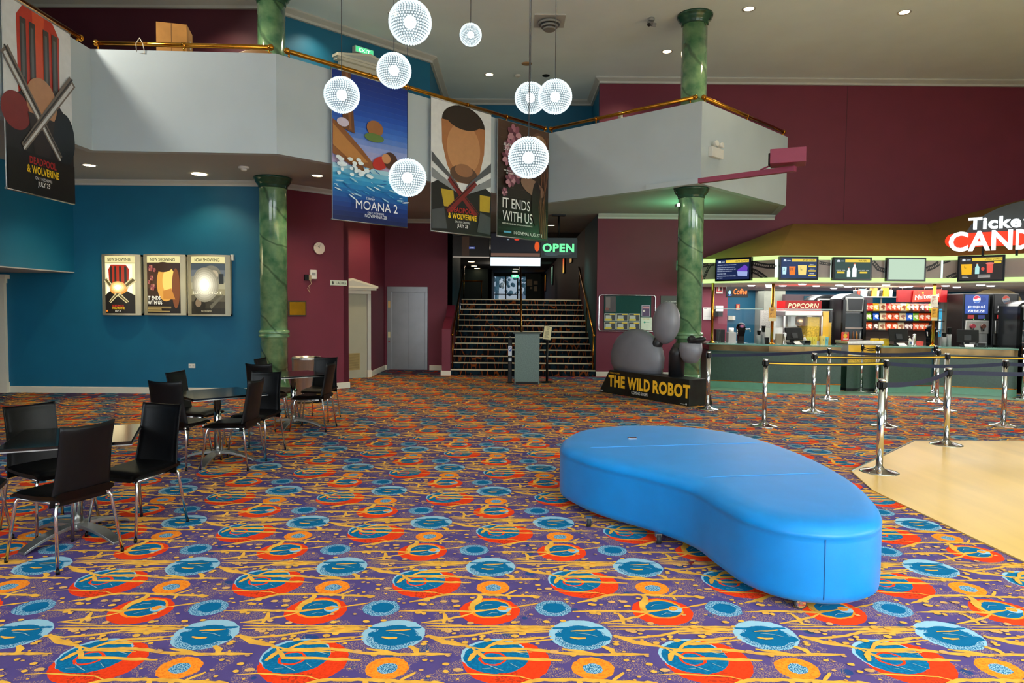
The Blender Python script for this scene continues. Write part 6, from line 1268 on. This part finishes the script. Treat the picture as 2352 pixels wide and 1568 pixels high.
for i,(px,w_,h_,c,l) in enumerate(((1864,.085,.19,'#e6d44c','yellow large popcorn carton left of its pair before the machine'),(1876,.085,.19,'#e8d038','yellow large popcorn carton right of its pair before the machine'),(1894,.085,.21,'#e4cf6a','cream yellow popcorn carton right of the machine'),(1902,.075,.19,'#6fbcc0','blue green small popcorn carton right of the machine'))):
    q=at(px,780,14.8); t=thing('popcorn_carton',l,'carton',(q.x if i<2 else q.x+.03,14.93 if i<2 else 14.97,.92),0,'popcorn cartons'); m=MB(); m.box((0,0,h_/2),(w_,w_*.8,h_),pm(c),0,1.2); m.build('carton',t); m=MB(); m.ly=-w_*.4-.012; m.txt('LLLS'[i],0,h_*.55,.035,pm('#3a5a3a')); m.build('size_letter',t)
for px,z1,c,l in((1894,1.72,'#f0bc30','tall sleeve of stacked yellow popcorn cartons right of the popcorn machine'),(1901,1.45,'#f0c64a','shorter sleeve of stacked pale yellow cartons beside the tall one')):
    q=at(px,740,15.05); m=MB(); nn_=int((z1-.92)/.05)
    for k in range(nn_): m.box((0,0,(k+.5)*.05),(.12,.12,.052),pm(c),0,1.12)
    m.build('carton_stack',None,label=l,cat='cartons',loc=(q.x+(.0 if px==1894 else .06),15.05 if px==1894 else 15.2,.92))
def cooler(label,px0,px1,y,ztop,rz=0):
    a=at(px0,700,y); c=at(px1,700,y); w=(c.x-a.x)/2; t=thing('drinks_cooler',label,'cooler',((a.x+c.x)/2,y,0),rz)
    n=10; arc=[(-w+2*w*i/n, ztop-.12+.12*math.sin(math.pi*i/n)**.7) for i in range(n+1)]
    def slab(y0,y1,m_,name,k=1.0,z0=.05,zc=0):
        m=MB(); P=[(-w*k,z0)]+[(w*k,z0)]+[(x*k,z-zc) for x,z in arc[::-1]]; nP=len(P)
        m.add([(x,yy,z) for yy in(y0,y1) for x,z in P],[list(range(nP)),list(range(nP,2*nP))[::-1]]+[(i,nP+i,nP+(i+1)%nP,(i+1)%nP) for i in range(nP)],m_); return m.build(name,t)
    slab(.06,.62,mat('cooler_charcoal','#1b1d1f',.2,0,.1,5),'shell'); 
    m=MB(); 
    for sx_ in(-1,1): m.b2((sx_*w-.03*sx_-.03,-.02,.05),(sx_*w-.03*sx_+.03,.06,ztop-.14),BLACKG)
    m.b2((-w,-.02,.05),(w,.06,.75),BLACKG); m.build('door_frame',t)
    hd=MB(); hd.b2((-w+.07,-.03,ztop-.40),(w-.07,.06,ztop-.09),GREYP); ho=hd.build('header',t,.02); hd=MB(); hd.ly=-.031; hd.pg([(-w+.11,ztop-.37),(w-.11,ztop-.37),(w-.09,ztop-.12),(-w+.09,ztop-.12)],BLACKG); hd.build('header_panel',ho)
    MB().b2((-w+.06,.0,.75),(w-.06,.005,ztop-.44),GLASS).build('glass_door',t); MB().b2((-w+.06,.052,.75),(w-.06,.058,ztop-.44),mat('cooler_inside','#2a3640',.5,0,.2,9)).build('inner_back',t)
    for z in(.80,1.05,1.3):
        s=MB(); s.b2((-w+.06,.005,z),(w-.06,.055,z+.02),mat('shelf_steel','#b09a90',.4)); so=s.build('shelf',t)
    rr=random.Random(int(px0))
    for z in(.82,1.07):
        for k in range(5):
            x=-w+.10+k*(2*w-.2)/4; m=MB(); m.lathe([(.022,0),(.022,.11),(.009,.14),(.009,.165)],pm(('#6a3a1c','#b0702a','#8a8f90','#3a2c24')[(k+int(z*10))%4],.2),(x,.03,z),10); m.build('bottle',t)
cooler('glass door drinks cooler with arched black header, beside the bag rack',1936,1990,14.92,2.07)
cooler('dark arched cooler behind the popcorn cartons',1872,1928,15.75,2.05)
cooler('dark cooler cut by the right picture edge in the kiosk',2343,2410,14.05,1.93)
# confectionery rack
y=15.95; t=thing('bag_rack','wide wire rack of hanging sweet bags in three rows','rack',(at(2060,720,y).x,y,.9)); w=1.02; hh=.95
m=MB(); m.b2((-w,.06,0),(w,.09,hh),mat('rack_panel','#3a2a22',.6)); m.build('back_panel',t)
RWZ=[at(2060,py,y-.06).z-.9 for py in(714.5,736,758)]
for z in RWZ: m=MB(); m.b2((-w,-.16,z-.015),(w,.06,z),BLACK); m.tube([(-w,-.155,z+.02),(w,-.155,z+.02)],.006,BLACK,6); m.build('shelf',t)
RX=t.location.x
bag0={}
def bag(c,x,yy,z,rz,label,grp,w_=.125,h_=.165,tilt=-.18):
    if c not in bag0:
        m=MB(); A,B_=c.split('/')
        def f(s):
            def g(u,v):
                x=(u*2-1)*.074; d=.026*max(0,1-(2*u-1)**2)**.6*max(0,1-(2*v-1)**2)**.5; return (x*(1+.04*math.cos(v*6.28)),s*d,v*.178)
            return g
        m.grid(f(-1),8,8,pm(A,.25)); m.grid(f(1),8,8,pm(A,.25)); m.ly=-.0275; m.ell(.0,.095,.05,.034,pm(B_,.3),.25,14); m.ell(.012,.045,.022,.016,pm(B_,.3),0,10)
        o=m.build('sweet_bag',None); bag0[c]=o
    else: o=bag0[c].copy(); COL.objects.link(o)
    o.location=(x,yy,z); o.rotation_euler=(tilt,0,rz); o['label']=label; o['category']='sweet bag'; o['group']=grp
rr=random.Random(2)
OR,YE,CR,BL,GR,BR,RE='#e8521c/#f4d8c0','#f0c028/#f4e8b0','#e6d2a8/#8a4a22','#1a5fd0/#dfe6f4','#86c428/#e8f0c0','#6a3a30/#e8d8d0','#d8281c/#f0c8a0'
ROWS=[[(1988,OR),(2000,RE),(2011,YE),(2027,CR),(2042,RE),(2052,OR),(2062,OR),(2075,CR),(2086,YE),(2095,BR),(2104,OR),(2117,BR),(2127,RE),(2137,GR)],[(1989,OR),(1996,GR),(2013,BL),(2029,CR),(2043,OR),(2058,OR),(2074,CR),(2090,BL),(2104,GR),(2117,OR),(2131,OR)],[(1987,RE),(1998,OR),(2012,BR),(2027,CR),(2042,OR),(2056,OR),(2070,CR),(2083,BR),(2092,BR),(2106,OR),(2118,OR),(2129,OR)]]
CN={OR:'orange',YE:'yellow',CR:'cream',BL:'blue',GR:'green',BR:'brown',RE:'red'}
for r,row in enumerate(ROWS):
    cnt={}
    for px,c in row:
        q=at(px,720,y-.07); cnt[c]=cnt.get(c,0)+1; tot=sum(1 for _,k in row if k==c)
        od='' if tot==1 else ('first ','second ','third ','fourth ','fifth ','sixth ','seventh ')[cnt[c]-1]
        bag(c,q.x,y-.075,.9+RWZ[r]+.004,rr.uniform(-.12,.12),'%s%s sweet bag from the left in the %s row of the rack'%(od,CN[c],('top','middle','bottom')[r]) if od else 'only %s sweet bag in the %s row of the rack'%(CN[c],('top','middle','bottom')[r]),'sweet bags on the rack')
t=thing('display_shelf','white glass shelf on a steel pole carrying display cups, left of the red sign','shelf',(at(2012,680,15.75).x,15.75,0)); zs=at(2012,681,15.75).z; m=MB(); m.b2((-.58,-.14,zs-.02),(.5,.32,zs),mat('shelf_white','#dde4e0',.2)); m.build('shelf_board',t); q=at(2039,700,15.75).x-t.location.x; MB().tube([(q,.28,1.852),(q,.28,zs-.02)],.015,WHITEP,8).build('pole',t)
DS=[(1964,'c','#20252c',.16),(1972,'c','#c8402a',.17),(1981,'b','#8fd0dc',.17),(1988,'c','#c9b8b0',.16),(1997,'c','#2a2622',.17),(2006,'b','#f0a040',.2),(2015,'c','#d8d8d4',.15),(2023,'c','#2a221c',.18),(2033,'b','#f2c224',.21),(2046,'c','#d4d2d0',.18)]
DL=['black display cup at the left end of the white shelf','red display cup second from left on the white shelf','pale blue carton on the white shelf','pinkish clear cup on the white shelf beside the blue carton','dark display cup left of the orange carton on the shelf','orange carton on the white shelf','clear cup right of the orange carton on the shelf','dark display cup left of the yellow carton on the shelf','yellow carton on the white shelf','clear cup at the right end of the white shelf']
for (px,k,c,h_),l in zip(DS,DL):
    q=at(px,675,15.75); m=MB()
    if k=='b': m.box((0,0,h_/2),(.11,.09,h_),pm(c),0,1.12); m.build('display_carton',None,label=l,cat='carton',group='cups and cartons on the white shelf',loc=(q.x,15.75,zs))
    else: t_=thing('display_cup',l,'cup',(q.x,15.75,zs),0,'cups and cartons on the white shelf'); m.lathe([(.03,0),(.042,h_*.8)],pm(c),n=16); m.build('cup',t_); m=MB(); m.lathe([(.044,h_*.8),(.045,h_*.84),(.02,h_*.9),(0,h_*.9)],WHITEP,n=16); m.build('lid',t_); MB().tube([(0,0,h_*.9),(.012,0,h_*1.25)],.004,pm('#d0a080'),6).build('straw',t_)
# frozen drink machines
def slush(label,px0,px1,lit):
    y=14.75; a,c=at(px0,674,y),at(px1,674,y); w=(c.x-a.x)/2; hh=a.z-.92; t=thing('frozen_drink_machine',label,'drink machine',((a.x+c.x)/2,y,.92),0,'frozen drink machines')
    m=MB(); m.b2((-w,0,0),(w,.55,hh),BLACK); m.build('cabinet',t,.012)
    m=MB(); m.ly=-.002; k=w*.86; z0,z1=hh-.43,hh-.02; C1='#2c56b4' if lit else '#2a2c30'; g=1 if lit else .55
    m.rect(-k,z0,k,z1,em(C1,.9 if lit else .6))
    if lit: m.ell(-k*.5,z0+.1,k*.4,.07,em('#3a6cd0',.9)); m.ell(k*.5,z1-.1,k*.3,.06,em('#2446a0',.9))
    m.ell(0,z1-.10,.082,.082,em('#f2f4f8' if lit else '#b8b8b8',1.1 if lit else .6)); 
    R_=.076; cz=z1-.10
    up=[(R_*math.cos(a_),cz+R_*math.sin(a_)) for a_ in[.25+i*(math.pi-.35)/10 for i in range(11)]]+[(-.03,cz-.005),(.03,cz+.03)]
    m.pg(up,em('#f03a5a' if lit else '#c0402a',1.1)); m.pg([(R_*math.cos(a_),cz+R_*math.sin(a_)) for a_ in[math.pi+.55+i*(math.pi-.75)/10 for i in range(11)]]+[(.03,cz-.03)],em('#5a8ae0' if lit else '#4a5a70',1))
    wc=em('#f4f8ff' if lit else '#c9c9c6',1.2 if lit else .8); m.txt('pepsi',0,z0+.13,.055,wc,w=k*1.45,bold=.01); m.txt('FREEZE',0,z0+.03,.055,wc,w=k*1.45,bold=.03,shear=.2); m.build('lit_panel',t)
    m=MB(); m.ly=-.003
    for sx_,c_ in((-1,'#c03030'),(1,'#30408a')): m.rect(sx_*k*.45-.07,z0-.11,sx_*k*.45+.07,z0-.03,em(c_,.8)); m.ell(sx_*k*.45+.06,z0-.12,.008,.008,em('#50ff50',2),0,8)
    m.build('flavour_panel',t)
    m=MB(); m.b2((-k,-.05,z0-.43),(k,.0,z0-.15),STEEL); tp=m.build('tap_plate',t,.006)
    for sx_,c_ in((-1,'#7a2430'),(1,'#4a2c24')): m=MB(); m.tube([(sx_*k*.45,-.10,z0-.27),(sx_*k*.45,-.04,z0-.27)],.05,pm(c_,.2),14); m.tube([(sx_*k*.45,-.09,z0-.30),(sx_*k*.45,-.09,z0-.38)],.016,BLACK,8); m.build('tap',t)
    m=MB(); m.b2((-k,-.18,.03),(k,0,.06),BLACK); m.b2((-k,-.01,.06),(k,0,z0-.43),STEEL); m.build('drip_tray',t)
slush('frozen drink machine with lit blue front panel',2213,2275,True); slush('frozen drink machine with unlit dark grey front panel',2281,2341,False)
y=16.6; q=at(2290,670,y); n=14; m=MB(); w=.62; pts=[(w*math.cos(a_),.34*math.sin(a_)) for a_ in[math.pi-i*math.pi/n for i in range(n+1)]]; pi_=[(x*.82,z*.6) for x,z in pts]
m.add([(x,yy,z) for yy in(0,.08) for x,z in pts+pi_],[(i,i+1,n+2+i,n+1+i) for i in range(n)]+[(2*n+2+i,3*n+3+i,3*n+4+i,2*n+3+i) for i in range(n)]+[(i,2*n+2+i,2*n+3+i,i+1) for i in range(n)]+[(n+1+i,n+2+i,3*n+4+i,3*n+3+i) for i in range(n)],pm('#cbb98e')); m.b2((-w,0,-1.92),(-w+.12,.08,0),pm('#cbb98e')); m.b2((w-.12,0,-1.92),(w,.08,0),pm('#cbb98e')); m.pg(pi_,pm('#8fc0c6')); m.build('arched_backdrop',None,label='cream arch with pale blue centre behind the frozen drink machines',cat='backdrop',loc=(q.x,y,1.92))
m=MB(); a,c=at(2166,700,19.4),at(2207,700,19.4); w=(c.x-a.x)/2; m.b2((-w,0,0),(w,.05,1.95),DOORG); m.b2((-w-.08,-.03,0),(-w,.06,2.02),CORN); m.b2((w,-.03,0),(w+.08,.06,2.02),CORN); m.b2((-w-.1,-.05,1.95),(w+.1,.06,2.05),CORN); m.build('back_door',None,label='grey door with pale frame deep in the kiosk, left of the frozen drink machines',cat='door',loc=((a.x+c.x)/2,19.4,0))
m=MB(); a=at(2158,720,16.45); m.b2((-.06,0,-.42),(.06,.02,.25),pm('#2a8fb8')); m.ly=-.001; m.rect(-.04,-.25,.04,.0,pm('#d8e8ee')); m.b2((-.04,.01,-1.5),(.04,.03,-.42),STEEL); m.build('blue_banner',None,label='narrow blue and white pull up banner right of the bag rack',cat='banner',loc=(a.x,16.45,a.z)).location.z=1.5
m=MB(); a=at(2206,745,15.0); m.lathe([(.11,0),(.12,.3),(.09,.42),(.0,.44)],WHITEP,n=18); m.build('white_tank',None,label='rounded white plastic tank left of the lit blue drink machine',cat='tank',loc=(a.x+.02,15.05,.92))
m=MB(); a=at(1773,705,16.9); m.b2((-.28,0,-.25),(.28,.02,.18),mat('perforated_steel','#a9aaa4',.4,.6,.5,60)); m.tube([(-.27,.03,-1.5),(-.27,.03,.18)],.015,STEEL,8); m.tube([(.27,.03,-1.5),(.27,.03,.18)],.015,STEEL,8); o=m.build('perforated_rack',None,label='perforated steel rack panel left of the popcorn machine',cat='rack',loc=(a.x,16.9,1.5))
# ---------------------------------------------------------------- on the counters (top of worktop at .995)
ZC=.966
def ctop(px,y): q=at(px,780,y+.5); return q.x
def pos(label,px,y,rz):
    t=thing('cash_register',label,'cash register',(ctop(px,y),y+.5,ZC),rz,'touch screen cash registers'); m=MB(); m.box((0,.0,.015),(.26,.22,.03),BLACK); m.box((0,.05,.08),(.08,.06,.12),BLACK); m.build('stand',t,.004); m=MB(); m.M=Matrix.Translation((0,-.02,.22))@Matrix.Rotation(-.35,4,'X'); m.box((0,0,0),(.38,.035,.27),BLACK); m.build('monitor',t,.006); m=MB(); m.M=Matrix.Translation((0,-.06,.195))@Matrix.Rotation(-.35,4,'X'); m.b2((-.06,-.0,-.06),(.06,.012,.05),mat('pos_back','#202326',.5)); m.build('rear_plate',t); m=MB(); m.box((.02,-.15,.03),(.16,.14,.006),pm('#e2ddd2'),0,1,.35); m.build('paper_pad',t)
pos('left touch screen till on the long counter near the popcorn machine',1822,14.1,.15); pos('middle touch screen till on the counter below the bag rack',2062,13.88,-.1); pos('right touch screen till on the counter below the drink machines',2222,13.62,-.5)
def tower(label,px,y):
    t=thing('drink_tower',label,'drink dispenser',(ctop(px,y),y+.5,ZC),0,'black drink towers'); m=MB(); n=8
    P=[(.055,0),(.055,.06),(.06,.16),(.075,.28),(.085,.36)]
    for r,(a,b2) in enumerate(zip(P[:-1],P[1:])): m.box((0,0,(a[1]+b2[1])/2),(a[0]*2,.12,b2[1]-a[1]),BLACKG,0,b2[0]/a[0])
    m.ball((0,-.01,.37),(.092,.07,.075),BLACKG,18,12); m.build('column',t,.004); m=MB(); m.ly=-.082; m.ell(0,.375,.055,.04,em('#5a3a60',.8)); m.ell(.0,.375,.03,.022,em('#c06a80',.8)); m.build('badge',t); m=MB(); m.tube([(.07,0,.30),(.2,.02,.31),(.21,.02,.25)],.016,CHROME,8); m.tube([(-.07,0,.30),(-.09,-.05,.2)],.012,CHROME,8); m.build('tap_arm',t)
tower('black drink dispensing tower at left on the long counter',1701,14.25); tower('black drink dispensing tower beside the right brass post',2137,13.83)
for px,y,l in((1652,14.65,'tall clear glass vase on the left counter end'),): m=MB(); m.lathe([(.05,0),(.045,.02),(.02,.06),(.025,.16),(.03,.26),(.012,.31)],GLASS,n=16); m.build('glass_vase',None,label=l,cat='vase',loc=(ctop(px,14.4),14.9,ZC))
for px,y,l in((1748,14.15,'clear cup tube with black cups left of the middle brass post'),(2174,13.7,'grey cup tube with black cups right of the right brass post')):
    t=thing('cup_dispenser',l,'cup dispenser',(ctop(px,y),y+.5,ZC),0,'tubes of stacked cups')
    for k in(-1,1): m=MB(); m.lathe([(.045,0),(.045,.22+.03*k)],GREYP,(k*.05,0,0),16); m.build('tube',t); m=MB(); m.lathe([(.03,.22+.03*k),(.042,.33+.05*k),(.043,.335+.05*k),(0,.335+.05*k)],BLACK,(k*.05,0,0),16); m.build('cup_stack',t)
for px,y,l in((1802,14.05,'chrome straw canister on the long counter left of the till'),(2100,13.85,'chrome straw canister on the middle counter')): m=MB(); m.lathe([(.055,0),(.055,.012),(.038,.02),(.038,.22),(.03,.24),(0,.245)],CHROME,n=18); m.build('straw_canister',None,label=l,cat='canister',group='chrome straw canisters',loc=(ctop(px,y),y+.5,ZC))
for px,y,l in((1848,14.16,'white pump soap bottle right of the left till'),(2090,13.98,'white pump bottle with blue label behind the middle till')): t=thing('pump_bottle',l,'bottle',(ctop(px,y),y+.5,ZC),0,'white pump bottles'); m=MB(); m.lathe([(.035,0),(.036,.10),(.018,.14),(.014,.15)],WHITEP,n=16); m.build('bottle',t); m=MB(); m.tube([(0,0,.15),(0,0,.19),(-.03,-.01,.19)],.006,WHITEP,8); m.build('pump',t); m=MB(); m.ly=-.037; m.rect(-.018,.03,.018,.08,pm('#5a6a8a')); m.build('paper_label',t)
for px,y,l,rz in((1850,13.98,'dark card terminal right of the left till',.3),(2254,13.5,'grey card terminal right of the right till',-.5)): t=thing('card_terminal',l,'card terminal',(ctop(px,y),y+.5,ZC),rz,'card terminals'); m=MB(); m.box((0,0,.045),(.2,.12,.09),mat('terminal_grey','#2c3230',.4)); m.build('body',t,.015); m=MB(); m.box((0,-.062,.055),(.12,.004,.05),BLACKG); m.build('screen',t)
m=MB(); m.box((0,0,.11),(.14,.08,.22),pm('#8a7a5c'),0,.9); m.build('menu_holder',None,label='small brown menu holder right of the middle brass post foot',cat='menu holder',loc=(ctop(1789,14.1),14.6,ZC))
m=MB(); m.box((0,0,.07),(.1,.08,.14),BLACK,0,1.1); m.build('napkin_holder',None,label='black napkin holder left of the middle brass post foot',cat='napkin holder',loc=(ctop(1767,14.12)-.06,14.65,ZC))
m=MB(); m.box((0,0,.15),(.2,.2,.3),BLACK); m.build('coffee_grinder',None,label='square black box appliance behind the left brass post',cat='appliance',loc=(ctop(1652,15.6)+.03,16.2,.92)); m=MB(); m.box((0,0,.12),(.18,.2,.24),GREYP); m.lathe([(.06,.24),(.06,.34)],WHITEP,n=14); m.build('milk_jug',None,label='grey jug appliance on the coffee bench behind the left counter',cat='appliance',loc=(ctop(1680,15.6)+.02,16.2,.92))
t=thing('crisp_packet','red and yellow sweet packet standing on the freezer lid','sweet packet',(at(1941,775,14.45).x,14.45,1.056)); m=MB(); m.box((0,0,.09),(.15,.05,.18),pm('#d8321c'),.1,.96); m.ly=-.027; m.build('packet',t,.006); m=MB(); m.ly=-.029; m.ell(-.01,.10,.04,.045,pm('#f2c020')); m.rect(-.05,.15,.05,.175,pm('#7aa048')); m.rect(-.05,.02,.05,.05,pm('#e8ded0')); m.build('packet_print',t)
# more goods behind the middle counter
for i,(px,c,l) in enumerate(((2000,'#c84a3a','red snack tray on the low bench under the bag rack'),(2016,'#caa0a0','pink snack tray on the low bench under the bag rack'),(2032,'#b03a30','dark red snack tray on the low bench under the bag rack'),(2115,'#c04a40','red snack tray right of the middle till'))): q=at(px,770,15.62); m=MB(); m.box((0,0,.05),(.17,.12,.10),pm(c),0,1.08); m.build('snack_tray',None,label=l,cat='snack tray',group='snack trays below the bag rack',loc=(q.x,15.72,.9))
for px,l in((2012,'yellow crumpled sack left of the middle till'),(2031,'yellow crumpled sack just left of the middle till, nearer')): q=at(px,780,14.5); m=MB(); m.box((0,0,.07),(.2,.12,.14),pm('#c8a41c'),.3,.7); m.build('yellow_sack',None,label=l,cat='sack',loc=(q.x,14.5 if px==2031 else 14.55,.965))
